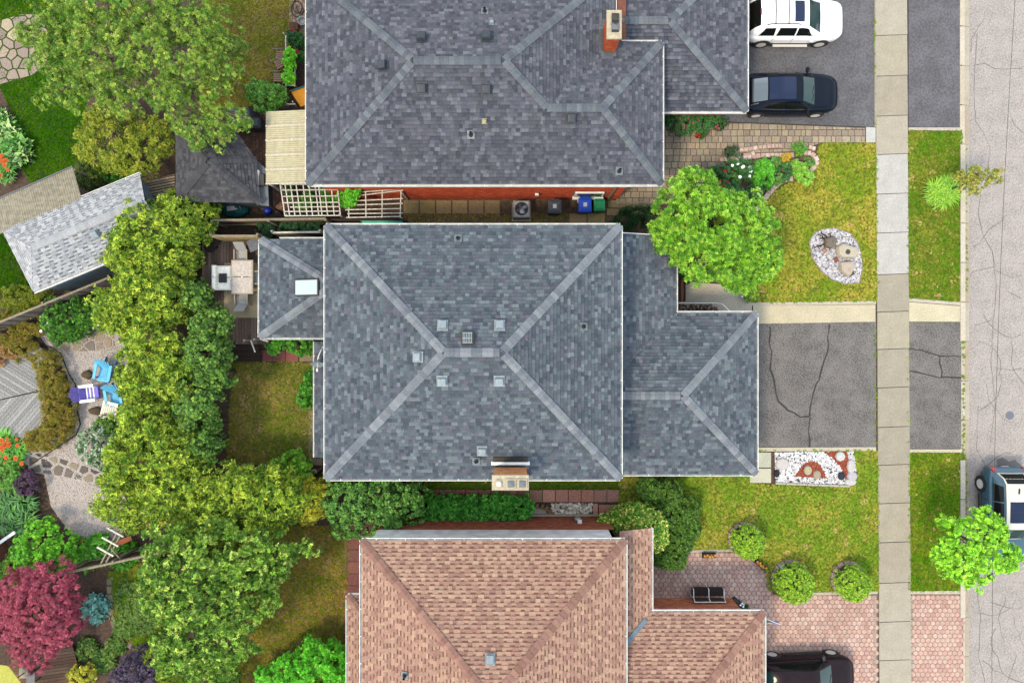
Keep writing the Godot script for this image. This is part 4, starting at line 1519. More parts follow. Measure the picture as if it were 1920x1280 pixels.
	for i in 14:
		slabs.append(outline([651, 1008 + i * 22.5, 674, 1008 + i * 22.5, 674, 1029.5 + i * 22.5, 651, 1029.5 + i * 22.5]))
		slabs.append(outline([645.5, 1008 + i * 22.5, 650, 1008 + i * 22.5, 650, 1029.5 + i * 22.5, 645.5, 1029.5 + i * 22.5]))
	lay(ps, "slab", slabs, -0.05, 0.014, 0.006, [tone(160, 106, 96), tone(150, 98, 90), tone(168, 114, 104)], M.paver)
	# left garden: gravel with flagstones
	var gravel := outline([70, 625, 110, 610, 215, 615, 240, 660, 240, 860, 215, 900, 250, 960, 220, 1020, 140, 1012, 95, 950, 80, 880, 45, 870, 45, 840, 140, 800, 125, 700])
	structure("gravel_ground", sheet(gravel, -0.004, 0.08), M.gravel_bed)
	pebbles("gravel", gravel, -0.004, 0.028, 330.0, [tone(240, 228, 220, 2.1), tone(222, 206, 196, 2.1), tone(232, 222, 218, 2.1), tone(200, 184, 174, 2.1)], 71)
	var f1 := structure("flagstone_path", sheet(outline([82, 634, 110, 612, 212, 617, 216, 650, 170, 660, 110, 660]), -0.002, 0.05), M.gravel_bed)
	lay(f1, "flagstone", cells(outline([82, 634, 110, 612, 212, 617, 216, 650, 170, 660, 110, 660]), 0.5, 0.035, 5), -0.05, 0.02, 0.008, [tone(196, 178, 152), tone(182, 166, 146), tone(206, 184, 160), tone(176, 164, 150)], M.stone, 300, 0.006)
	var f2 := structure("flagstone_path", sheet(outline([52, 846, 90, 850, 160, 872, 205, 890, 200, 912, 120, 896, 52, 884]), -0.002, 0.05), M.gravel_bed)
	lay(f2, "flagstone", cells(outline([52, 846, 90, 850, 160, 872, 205, 890, 200, 912, 120, 896, 52, 884]), 0.52, 0.07, 8), -0.05, 0.022, 0.01, [tone(128, 118, 108), tone(150, 138, 124), tone(184, 168, 140), tone(112, 104, 98)], M.stone, 300, 0.008)
	var f3 := structure("flagstone_patio_ground", sheet(outline([-20, 45, 5, 36, 40, 26, 75, 26, 90, 60, 88, 120, 60, 142, 10, 156, -20, 165]), 0.004, 0.05), M.mulch)
	lay(f3, "flagstone", cells(outline([-20, 45, 5, 36, 40, 26, 75, 26, 90, 60, 88, 120, 60, 142, 10, 156, -20, 165]), 0.52, 0.03, 12), -0.05, 0.03, 0.008, [tone(208, 186, 166), tone(196, 176, 160), tone(222, 202, 172), tone(188, 166, 156)], M.stone, 300, 0.006)
	# stone edging of the low left bed
	var edge := structure("stone_edging_path", sheet(outline([196, 1060, 216, 1060, 216, 1130, 250, 1200, 256, 1222, 240, 1222, 210, 1190, 200, 1130]), -0.01, 0.05), M.mulch)
	lay(edge, "edging_stone", cells(outline([199, 1080, 213, 1080, 214, 1150, 228, 1185, 254, 1212, 246, 1220, 214, 1190, 201, 1150]), 0.36, 0.025, 15), -0.05, 0.07, 0.02, [tone(168, 156, 132), tone(184, 168, 140), tone(150, 140, 122)], M.stone, 300, 0.02)
	var edge2 := structure("stone_edging_path", sheet(outline([296, 1105, 318, 1105, 312, 1165, 296, 1165]), -0.01, 0.05), M.mulch)
	lay(edge2, "edging_stone", [outline([303, 1111, 316, 1110, 315, 1118, 304, 1118]), outline([299, 1120, 307, 1119, 305, 1142, 298, 1140]), outline([297, 1147, 304, 1144, 303, 1156, 297, 1156]), outline([298, 1158, 304, 1158, 303, 1163, 298, 1163])], -0.05, 0.08, 0.02, [tone(206, 196, 176), tone(190, 182, 164)], M.stone)

# ------------------------------------------------------------------ houses

func V(x: float, y: float, z: float) -> Vector3:
	return Vector3(x, y, z)

func walls(house: Node3D, poly: PackedVector2Array, y1: float, m: Material) -> void:
	var b := Bld.new()
	b.prism(poly, -0.1, y1)
	part(house, "wall", b.mesh(), m)

func rect(x0: float, z0: float, x1: float, z1: float) -> PackedVector2Array:
	return PackedVector2Array([Vector2(x0, z0), Vector2(x1, z0), Vector2(x1, z1), Vector2(x0, z1)])

func build_main_house() -> void:
	var h := thing("house", "grey shingled two storey house with a four sided roof and attached garage", "house")
	M["render_wall"] = surface("render_wall", tone(150, 96, 76), 0.9, M.brick.albedo_texture, 2.0)
	walls(h, rect(-6.95, -4.2, 3.9, 5.05), 4.98, M.render_wall)
	walls(h, rect(3.95, -4.2, 6.7, 5.0), 2.6, M.render_wall)
	walls(h, rect(6.75, -0.9, 10.2, 5.4), 2.6, M.render_wall)
	walls(h, rect(-10.3, -4.05, -7.0, -0.45), 2.9, M.render_wall)
	var pal := [tone(98, 107, 116), tone(106, 116, 125), tone(113, 123, 132), tone(120, 129, 137), tone(128, 138, 146), tone(138, 148, 155), tone(94, 103, 112), tone(108, 113, 124), tone(118, 120, 132), tone(113, 122, 131), tone(102, 112, 121)]
	var caps := [tone(154, 161, 168), tone(148, 154, 163), tone(162, 169, 174), tone(140, 147, 156)]
	var NW := V(-7.334, 5.1, -4.56)
	var NE := V(4.266, 5.1, -4.56)
	var SE := V(4.266, 5.1, 5.40)
	var SW := V(-7.334, 5.1, 5.40)
	var R1 := V(-2.48, 7.2, 0.40)
	var R2 := V(-0.37, 7.2, 0.40)
	var n := Slope.new([NW, NE, R2, R1])
	var s := Slope.new([SW, SE, R2, R1])
	var w := Slope.new([NW, SW, R1])
	var e := Slope.new([NE, SE, R2])
	add_roof(h, "roof", [n, s, w, e], pal, {"singles": 240, "caps": caps, "ridges": [[NW, R1, n, w], [SW, R1, s, w], [NE, R2, n, e], [SE, R2, s, e], [R1, R2, n, s]]})
	for q in [[NW, NE, Vector3.FORWARD], [SW, SE, Vector3.BACK], [NW, SW, Vector3.LEFT], [NE, SE, Vector3.RIGHT]]:
		gutter(h, q[0], q[1], q[2])
	var soffit := Bld.new()
	soffit.prism(PackedVector2Array([Vector2(NW.x, NW.z), Vector2(NE.x, NE.z), Vector2(SE.x, SE.z), Vector2(SW.x, SW.z)]), 4.97, 4.985)
	part(h, "soffit", soffit.mesh(), M.white_trim)
	for q in [[n, 830, 611], [n, 937, 611], [w, 785, 669], [s, 829, 713], [s, 936, 713], [s, 904, 844]]:
		roof_vent(h, q[0], q[1], q[2], 0.31, M.vent_pale)
	# louvred exhaust on its own curb
	var p := n.under(spot(877, 634))
	var b := Bld.new()
	b.box(at(V(0, 0.06, 0)), V(0.46, 0.3, 0.46), 0.02)
	var ex := part(h, "exhaust_vent", b.mesh(), M.frame_bronze, at(p))
	for k in 6:
		part(ex, "louvre", box_mesh(V(0.026, 0.03, 0.34)), M.vent_pale, at(V(-0.15 + k * 0.06, 0.235, -0.02)))
	for z in [-0.2, 0.0, 0.16]:
		part(ex, "rail", box_mesh(V(0.36, 0.034, 0.03)), M.vent_pale, at(V(0, 0.236, z)))
	vent_pipe(h, n, 859, 448, M.black_plastic)
	vent_pipe(h, s, 893, 863, M.black_plastic)
	vent_pipe(h, e, 1093, 612, M.black_plastic)
	# brick chimney on the south eave
	var ch := Node3D.new()
	ch.name = "chimney"
	h.add_child(ch, true)
	ch.position = V(-0.06, 0, 5.155)
	var br := [tone(228, 156, 96, 1.6), tone(236, 168, 108, 1.6), tone(218, 144, 88, 1.6), tone(210, 138, 98, 1.6)]
	var core := Bld.new()
	core.box(at(V(0, 3.4, 0)), V(1.2, 6.9, 0.44))
	part(ch, "flue", core.mesh(), M.mortar)
	for q in [[Vector2(-0.62, -0.23), Vector2(0.62, -0.23), Vector2(0, -1)], [Vector2(-0.62, 0.23), Vector2(0.62, 0.23), Vector2(0, 1)], [Vector2(-0.62, -0.23), Vector2(-0.62, 0.23), Vector2(-1, 0)], [Vector2(0.62, -0.23), Vector2(0.62, 0.23), Vector2(1, 0)]]:
		brick_wall(ch, "brick_face", q[0], q[1], 4.6, 6.88, q[2], br, M.mortar)
	part(ch, "cap", box_mesh(V(1.36, 0.12, 0.56), 0.02), M.concrete_cap, at(V(0, 6.93, 0.02)))
	for q in [[-0.42, 0.2, 0.28, M.white_trim], [0.02, 0.36, 0.36, M.roof_metal], [0.44, 0.36, 0.36, M.steel]]:
		part(ch, "flue_rim", box_mesh(V(q[1], 0.07, q[2]), 0.01), M.concrete_cap, at(V(q[0], 7.02, 0.05)))
		var cone := Bld.new()
		var rs: float = q[1] * 0.42
		cone.lathe([[rs * 1.1, 0.0], [rs * 1.1, 0.05], [rs * 0.1, 0.12]], 4 if q[0] > -0.3 else 12, V(0, 0, 0), Basis(Vector3.UP, PI / 4))
		part(ch, "flue_cap", cone.mesh(), q[3], at(V(q[0], 7.06, 0.05)))
	part(h, "chimney_saddle", box_mesh(V(1.5, 0.1, 0.14), 0.02), M.white_trim, at(V(-0.06, 5.42, 4.74)))
	part(h, "saddle_flashing", box_mesh(V(1.36, 0.03, 0.26)), M.frame_bronze, Transform3D(s.frame(), s.under(spot(957, 861)) + s.n * 0.05))
	# garage and porch roof in front
	var g0 := V(7.03, 2.7, -1.21)
	var g1 := V(10.49, 2.7, -1.21)
	var g2 := V(10.49, 2.7, 5.68)
	var g3 := V(3.9, 2.7, 5.68)
	var gr := V(7.05, 3.9, 2.235)
	var gl := V(3.9, 3.9, 2.235)
	var v2 := V(3.9, 3.795, 1.93)
	var gn := Slope.new([g0, g1, gr, gl, v2])
	var gs := Slope.new([g3, g2, gr, gl])
	var ge := Slope.new([g1, g2, gr])
	var pe := Slope.new([V(7.03, 2.7, -4.5), g0, v2, V(3.9, 3.795, -4.5)])
	add_roof(h, "garage_roof", [gn, gs, ge, pe], pal, {"singles": 50, "caps": caps, "ridges": [[g1, gr, gn, ge], [g2, gr, gs, ge], [gl, gr, gn, gs]]})
	gutter(h, g0, g1, Vector3.FORWARD)
	gutter(h, g1, g2, Vector3.RIGHT)
	gutter(h, g3, g2, Vector3.BACK)
	gutter(h, V(7.03, 2.7, -4.5), g0, Vector3.RIGHT)
	# barge board on the north end of the porch roof
	part(h, "barge_board", box_mesh(V(3.3, 0.12, 0.03)), M.white_trim, Transform3D(pe.frame() * Basis(Vector3.UP, PI / 2), V(5.46, 3.2, -4.53)))
	# sun room at the back
	var a0 := V(-10.69, 3.0, -4.33)
	var a1 := V(-10.72, 3.0, -0.18)
	var ap := V(-7.25, 4.25, -2.3)
	var sw := Slope.new([a0, a1, ap])
	var sn := Slope.new([a0, V(-6.95, 3.0, -4.33), V(-6.95, 4.25, -2.3), ap])
	var ss := Slope.new([a1, V(-6.95, 3.0, -0.18), V(-6.95, 4.25, -2.3), ap])
	add_roof(h, "sunroom_roof", [sw, sn, ss], pal, {"caps": caps, "exposure": 0.26, "ridges": [[a0, ap, sw, sn], [a1, ap, sw, ss]]})
	gutter(h, a0, a1, Vector3.LEFT)
	gutter(h, V(-9.9, 3.0, -4.33), V(-7.34, 3.0, -4.33), Vector3.FORWARD)
	gutter(h, a1, V(-7.34, 3.0, -0.18), Vector3.BACK)
	var sp := sw.under(spot(577, 539))
	var sk := part(h, "skylight", box_mesh(V(1.16, 0.16, 0.72), 0.02), M.frame_bronze, Transform3D(Basis(Vector3.UP, 0.0) * Basis(Vector3.BACK, 0.33), sp + V(0, 0.06, 0)))
	part(sk, "pane", box_mesh(V(1.06, 0.03, 0.6), 0.01), M.skylight_glass, at(V(0, 0.085, 0)))
	# narrow roof over the back door
	var l := Slope.new([V(-8.45, 2.7, 0.0), V(-8.45, 2.7, 4.97), V(-6.95, 3.3, 4.97), V(-6.95, 3.3, 0.0)])
	add_roof(h, "canopy_roof", [l], pal, {"caps": caps})
	gutter(h, V(-8.45, 2.7, 0.0), V(-8.45, 2.7, 4.97), Vector3.LEFT)
	for z in [0.15, 4.8]:
		part(h, "post", box_mesh(V(0.1, 2.68, 0.1)), M.white_trim, at(V(-8.3, 1.34, z)))
	# satellite dish on its arm
	var d := Bld.new()
	var tilt := Basis(Vector3.RIGHT, 1.15)
	d.lathe([[0.02, 0.0], [0.15, 0.02], [0.27, 0.07], [0.31, 0.1], [0.27, 0.085], [0.15, 0.04], [0.02, 0.02]], 20, Vector3.ZERO, tilt)
	var dish := thing("satellite_dish", "pale grey satellite dish on a bent arm at the back eave", "satellite dish", spot(595, 679, 3.3))
	part(dish, "reflector", d.mesh(true), M.vent_pale)
	var arm := Bld.new()
	arm.tube([V(0, 0.0, -0.02), V(0.05, 0.02, -0.25), V(0.14, -0.05, -0.5), V(0.18, -0.25, -0.6)], 0.03, 0.03, 8)
	part(dish, "arm", arm.mesh(true), M.white_trim)
	part(dish, "receiver", box_mesh(V(0.08, 0.08, 0.14), 0.02), M.white_trim, at(V(0.02, 0.1, 0.32)))
	var la := Bld.new()
	la.tube([V(0, -0.02, 0.02), V(0.02, 0.06, 0.3)], 0.015, 0.015, 6)
	part(dish, "feed_arm", la.mesh(), M.white_trim)
	part(dish, "foot", box_mesh(V(0.16, 0.3, 0.12), 0.01), M.steel, at(V(0.19, -0.35, -0.62)))

func build_north_house() -> void:
	var h := thing("house", "slate grey roofed bungalow with orange brick chimney and red brick side wall", "house")
	walls(h, rect(-8.2, -15.0, 4.8, -6.9), 3.3, M.render_wall)
	walls(h, rect(6.2, -16.6, 9.6, -10.3), 2.3, M.render_wall)
	var red := [tone(214, 92, 58, 1.6), tone(204, 84, 52, 1.6), tone(224, 106, 68, 1.6), tone(190, 80, 56, 1.6)]
	brick_wall(h, "brick_wall", Vector2(-8.2, -6.68), Vector2(4.95, -6.68), 0.0, 2.62, Vector2(0, 1), red, M.mortar, [[11.0, 12.35, 0.7, 1.6]])
	brick_wall(h, "brick_wall", Vector2(4.95, -6.68), Vector2(4.95, -9.2), 0.0, 2.62, Vector2(1, 0), red, M.mortar)
	part(h, "frieze", box_mesh(V(13.2, 0.72, 0.06)), M.white_panel, at(V(-1.6, 2.98, -6.665)))
	var wi := part(h, "window", box_mesh(V(1.3, 0.85, 0.08), 0.01), M.white_trim, at(V(3.48, 1.15, -6.64)))
	part(wi, "pane", box_mesh(V(1.1, 0.6, 0.02)), M.window_glass, at(V(0, 0.06, 0.04)))
	part(wi, "sill", box_mesh(V(1.42, 0.07, 0.16), 0.01), M.white_trim, at(V(0, -0.46, 0.06)))
	var ds := Bld.new()
	ds.box(at(V(4.45, 1.6, -6.6)), V(0.09, 3.2, 0.07), 0.01)
	part(h, "downspout", ds.mesh(), M.wood_pale)
	var pal := [tone(99, 101, 112), tone(107, 109, 121), tone(114, 116, 128), tone(104, 108, 117), tone(122, 124, 135), tone(134, 137, 147), tone(93, 95, 106), tone(111, 114, 123)]
	var caps := [tone(126, 132, 141), tone(132, 138, 146), tone(120, 126, 136), tone(138, 146, 152)]
	var A := V(-8.58, 3.4, -6.59)
	var B := V(6.28, 3.4, -6.59)
	var C := V(6.28, 3.4, -12.53)
	var I := V(4.29, 3.4, -12.53)
	var NE := V(4.29, 3.4, -15.47)
	var NW := V(-8.58, 3.4, -15.47)
	var R1 := V(-3.87, 5.2, -11.03)
	var R2 := V(-0.31, 5.2, -11.03)
	var W1 := V(1.40, 4.54, -9.4)
	var W2 := V(3.65, 4.54, -9.4)
	var s := Slope.new([A, B, W2, W1, R2, R1])
	var w := Slope.new([NW, A, R1])
	var e := Slope.new([NE, I, W1, R2])
	var wn := Slope.new([I, C, W2, W1])
	var we := Slope.new([C, B, W2])
	var n := Slope.new([NW, NE, R2, R1])
	add_roof(h, "roof", [s, w, e, wn, we, n], pal, {"singles": 240, "caps": caps, "ridges": [[A, R1, s, w], [R1, R2, s, n], [NE, R2, e, n], [W1, R2, s, e], [W1, W2, s, wn], [B, W2, s, we], [C, W2, wn, we], [NW, R1, w, n]]})
	gutter(h, A, B, Vector3.BACK)
	gutter(h, NW, A, Vector3.LEFT)
	gutter(h, C, B, Vector3.RIGHT)
	gutter(h, V(4.6, 3.4, -12.53), C, Vector3.FORWARD)
	gutter(h, NE, V(4.29, 3.4, -13.2), Vector3.RIGHT)
	for q in [[s, 791, 165, M.vent_dark], [s, 912, 167, M.vent_dark], [n, 791, 73, M.vent_dark], [n, 912, 72, M.vent_dark], [w, 720, 124, M.vent_dark], [s, 1071, 221, M.vent_dark]]:
		roof_vent(h, q[0], q[1], q[2], 0.34, q[3], 0.22)
	roof_vent(h, n, 922, 45, 0.14, M.vent_pale, 0.12)
	roof_vent(h, s, 908, 227, 0.15, M.vent_beige, 0.14)
	for q in [[n, 909, 23], [s, 883, 252], [s, 1161, 320]]:
		vent_pipe(h, q[0], q[1], q[2], M.black_plastic)
	# garage
	var k := 0.85 / 3.53
	var zv := 2.4 + (12.4 - 9.99) * k
	var ga := V(6.1, 2.4, -9.99)
	var gb := V(10.18, 2.4, -9.99)
	var gc := V(10.18, 2.4, -17.05)
	var gd := V(4.35, 2.4, -17.05)
	var gr := V(6.65, 3.25, -13.52)
	var gl := V(4.35, 3.25, -13.52)
	var gs := Slope.new([ga, gb, gr, gl, V(4.35, zv, -12.4), V(6.1, zv, -12.4)])
	var ge := Slope.new([gc, gb, gr])
	var gn := Slope.new([gd, gc, gr, gl])
	add_roof(h, "garage_roof", [gs, ge, gn], pal, {"singles": 50, "caps": caps, "ridges": [[gb, gr, gs, ge], [gc, gr, ge, gn], [gl, gr, gs, gn]]})
	gutter(h, V(6.35, 2.4, -9.99), gb, Vector3.BACK)
	gutter(h, gc, gb, Vector3.RIGHT)
	# chimney
	var ch := Node3D.new()
	ch.name = "chimney"
	h.add_child(ch, true)
	ch.position = V(4.05, 0, -12.55)
	var core := Bld.new()
	core.box(at(V(0, 2.4, 0)), V(0.46, 4.8, 0.94))
	part(ch, "flue", core.mesh(), M.mortar)
	var br := [tone(226, 104, 60), tone(214, 92, 52), tone(236, 122, 76)]
	for q in [[Vector2(-0.25, -0.49), Vector2(0.25, -0.49), Vector2(0, -1)], [Vector2(-0.25, 0.49), Vector2(0.25, 0.49), Vector2(0, 1)], [Vector2(-0.25, -0.49), Vector2(-0.25, 0.49), Vector2(-1, 0)], [Vector2(0.25, -0.49), Vector2(0.25, 0.49), Vector2(1, 0)]]:
		brick_wall(ch, "brick_face", q[0], q[1], 3.0, 4.9, q[2], br, M.mortar)
	part(ch, "cap", box_mesh(V(0.6, 0.1, 1.14), 0.02), M.concrete_cap, at(V(0, 4.95, 0)))
	for q in [[-0.22, M.frame_bronze], [0.14, M.steel]]:
		part(ch, "flue_rim", box_mesh(V(0.28, 0.1, 0.36), 0.01), M.frame_bronze, at(V(0.03, 5.04, q[0])))
		var cone := Bld.new()
		cone.lathe([[0.19, 0.0], [0.19, 0.03], [0.02, 0.12]], 4, Vector3.ZERO, Basis(Vector3.UP, PI / 4))
		part(ch, "flue_cap", cone.mesh(), q[1], at(V(0.03, 5.1, q[0])))
	part(h, "chimney_flashing", box_mesh(V(0.62, 0.03, 0.3)), M.roof_metal, Transform3D(wn.frame(), wn.under(spot(1140, 101)) + wn.n * 0.03))
	part(h, "chimney_flashing", box_mesh(V(1.1, 0.03, 0.18)), M.roof_metal, Transform3D(e.frame(), e.under(spot(1126, 76)) + e.n * 0.03))

func build_south_house() -> void:
	var h := thing("house", "tan shingled house with reddish hip caps and white band above red brick wall", "house")
	walls(h, rect(-5.85, 8.42, 4.4, 20.0), 3.9, M.render_wall)
	walls(h, rect(4.45, 8.6, 5.5, 20.0), 2.8, M.render_wall)
	walls(h, rect(5.55, 12.25, 10.3, 20.0), 2.8, M.render_wall)
	var red := [tone(186, 104, 74, 1.3), tone(174, 94, 68, 1.3), tone(198, 116, 84, 1.3), tone(160, 90, 66, 1.3), tone(178, 108, 88, 1.3)]
	brick_wall(h, "brick_wall", Vector2(-5.85, 8.2), Vector2(4.4, 8.2), 0.0, 2.43, Vector2(0, -1), red, M.mortar, [[6.1, 7.0, 0.0, 0.45]])
	brick_wall(h, "brick_wall", Vector2(5.5, 12.03), Vector2(10.3, 12.03), 0.0, 2.7, Vector2(0, -1), [tone(190, 112, 80, 1.4), tone(178, 102, 74, 1.4), tone(200, 124, 92, 1.4)], M.mortar)
	part(h, "white_band", box_mesh(V(10.1, 1.36, 0.08)), M.white_panel, at(V(-0.75, 3.12, 8.19)))
	part(h, "foundation_ledge", box_mesh(V(7.4, 0.06, 0.1), 0.01), M.concrete_cap, at(V(0.4, 0.12, 8.12)))
	var sill := part(h, "window", box_mesh(V(0.84, 0.42, 0.06), 0.01), M.white_trim, at(V(-1.35, 0.24, 8.16)))
	part(sill, "pane", box_mesh(V(0.7, 0.3, 0.02)), M.window_glass, at(V(0, 0, -0.03)))
	part(h, "band_end", box_mesh(V(0.26, 1.36, 0.1)), M.paint_navy, at(V(4.3, 3.12, 8.2)))
	var tan := [tone(212, 172, 150), tone(204, 163, 144), tone(218, 180, 156), tone(194, 152, 136), tone(207, 169, 148), tone(186, 146, 132)]
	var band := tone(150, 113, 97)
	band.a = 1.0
	var caps := [tone(186, 144, 128), tone(178, 136, 122), tone(192, 150, 134), tone(172, 132, 118)]
	var NW := V(-6.17, 4.0, 8.16)
	var NE := V(4.64, 4.0, 8.16)
	var SE := V(4.64, 4.0, 20.5)
	var SW := V(-6.17, 4.0, 20.5)
	var R1 := V(-0.77, 6.27, 13.56)
	var R2 := V(-0.77, 6.27, 20.5)
	var n := Slope.new([NW, NE, R1])
	var w := Slope.new([NW, SW, R2, R1])
	var e := Slope.new([NE, SE, R2, R1])
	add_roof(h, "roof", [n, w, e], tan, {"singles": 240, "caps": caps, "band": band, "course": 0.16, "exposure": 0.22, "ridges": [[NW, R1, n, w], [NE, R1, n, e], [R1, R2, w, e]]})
	gutter(h, NW, NE, Vector3.FORWARD)
	gutter(h, NW, SW, Vector3.LEFT)
	gutter(h, NE, SE, Vector3.RIGHT)
	roof_vent(h, n, 919, 1236, 0.3, M.vent_pale)
	vent_pipe(h, w, 760, 1265, M.black_plastic)
	var g1 := V(5.93, 2.9, 11.54)
	var g2 := V(10.75, 2.9, 11.54)
	var g3 := V(10.75, 2.9, 17.54)
	var gr := V(7.75, 3.95, 14.54)
	var gl := V(4.5, 3.95, 14.54)
	var gv := V(4.5, 3.4, 12.97)
	var gn := Slope.new([g1, g2, gr, gl, gv])
	var ge := Slope.new([g2, g3, gr])
	var gs := Slope.new([V(4.5, 2.9, 17.54), g3, gr, gl])
	var pe := Slope.new([V(5.93, 2.9, 7.95), g1, gv, V(4.5, 3.4, 7.95)])
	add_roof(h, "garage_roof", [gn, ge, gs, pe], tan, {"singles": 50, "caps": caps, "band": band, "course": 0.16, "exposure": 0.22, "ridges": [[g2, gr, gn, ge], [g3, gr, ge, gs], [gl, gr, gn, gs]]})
	gutter(h, g1, g2, Vector3.FORWARD)
	gutter(h, g2, g3, Vector3.RIGHT)
	gutter(h, V(5.93, 2.9, 7.95), g1, Vector3.RIGHT)
	var vf := Bld.new()
	var d := (gv - g1)
	vf.box(Transform3D(Basis(d.normalized(), Vector3.UP, d.normalized().cross(Vector3.UP)).orthonormalized(), (g1 + gv) * 0.5 + V(-0.05, 0.08, 0.05)), V(1.5, 0.05, 0.2))
	part(h, "valley_flashing", vf.mesh(), M.siding_blue)
	# small roof at the back
	var b0 := V(-7.0, 2.9, 10.84)
	var b1 := V(-7.0, 2.9, 20.0)
	var bt := V(-6.1, 3.35, 11.75)
	var bw := Slope.new([b0, b1, V(-6.1, 3.35, 20.0), bt])
	var bn := Slope.new([b0, V(-6.1, 2.9, 10.84), bt])
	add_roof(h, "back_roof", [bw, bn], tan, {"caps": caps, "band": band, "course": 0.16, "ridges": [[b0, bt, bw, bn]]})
	gutter(h, b0, b1, Vector3.LEFT)
	gutter(h, b0, V(-6.15, 2.9, 10.84), Vector3.FORWARD)
	walls(h, rect(-6.7, 11.2, -5.9, 20.0), 2.8, M.render_wall)
	# flag on a short pole at the garage corner
	var fl := thing("flag", "small pale blue and yellow flag at the tan garage corner", "flag", spot(1440, 1160, 2.3))
	var pole := Bld.new()
	pole.tube([V(-0.35, -0.25, -0.05), V(0.4, 0.35, 0.1)], 0.015, 0.012, 6)
	part(fl, "pole", pole.mesh(), M.white_trim)
	var cl := Bld.new()
	for i in 6:
		for k in 4:
			var q := []
			for c in [[i, k], [i + 1, k], [i + 1, k + 1], [i, k + 1]]:
				var x: float = c[0] / 6.0
				var y: float = c[1] / 4.0
				q.append(V(-0.05 + 0.4 * x + 0.1 * y, 0.0 + 0.32 * x - 0.5 * y * 0.8, 0.02 + 0.42 * y * 0.6 + 0.06 * sin(y * 7.0 + x * 3.0)))
			cl.quad_away(q[0], q[1], q[2], q[3], q[0] - V(0, 3, 1))
	part(fl, "cloth", cl.mesh(true), M.flag_blue)
	part(fl, "yellow_emblem", box_mesh(V(0.16, 0.012, 0.16)), M.petal_yellow, Transform3D(Basis(Vector3.RIGHT, 0.9), V(0.1, -0.12, 0.24)))
	# flood light and meter on the brick side wall
	var fx := thing("wall_meter", "grey gas meter with pipes on the red brick side wall", "meter", spot(1080, 966, 0.0))
	part(fx, "body", box_mesh(V(0.26, 0.34, 0.2), 0.04), M.ac_grey, at(V(0, 0.75, 0.0)))
	var pi := Bld.new()
	pi.tube([V(-0.12, 0.0, 0.0), V(-0.12, 0.9, 0.0), V(-0.05, 1.0, 0.02)], 0.035, 0.035, 8)
	pi.tube([V(0.12, 0.7, 0.0), V(0.14, 1.1, 0.02), V(0.3, 1.15, 0.04)], 0.03, 0.03, 8)
	part(fx, "pipe", pi.mesh(), M.steel)
	part(fx, "regulator", box_mesh(V(0.2, 0.12, 0.2), 0.05), M.white_trim, at(V(0.05, 1.25, -0.02)))

# ------------------------------------------------------------------ sheds and canopies

func corrugated(parent: Node3D, a: Vector3, b: Vector3, d: Vector3, pitch: float, amp: float, m: Material) -> void:
	# waved sheet: runs across from a to b, ribs run from a to d
	var n := int(a.distance_to(b) / pitch * 4.0)
	var up := (d - a).cross(b - a).normalized()
	if up.y < 0.0:
		up = -up
	var bl := Bld.new()
	var pa := a
	for i in n + 1:
		var p := a.lerp(b, float(i) / n) + up * sin(TAU * i / 4.0) * amp
		if i > 0:
			bl.quad_away(pa, p, p + (d - a), pa + (d - a), a - up * 5.0)
		pa = p
	part(parent, "corrugated_sheet", bl.mesh(), m)

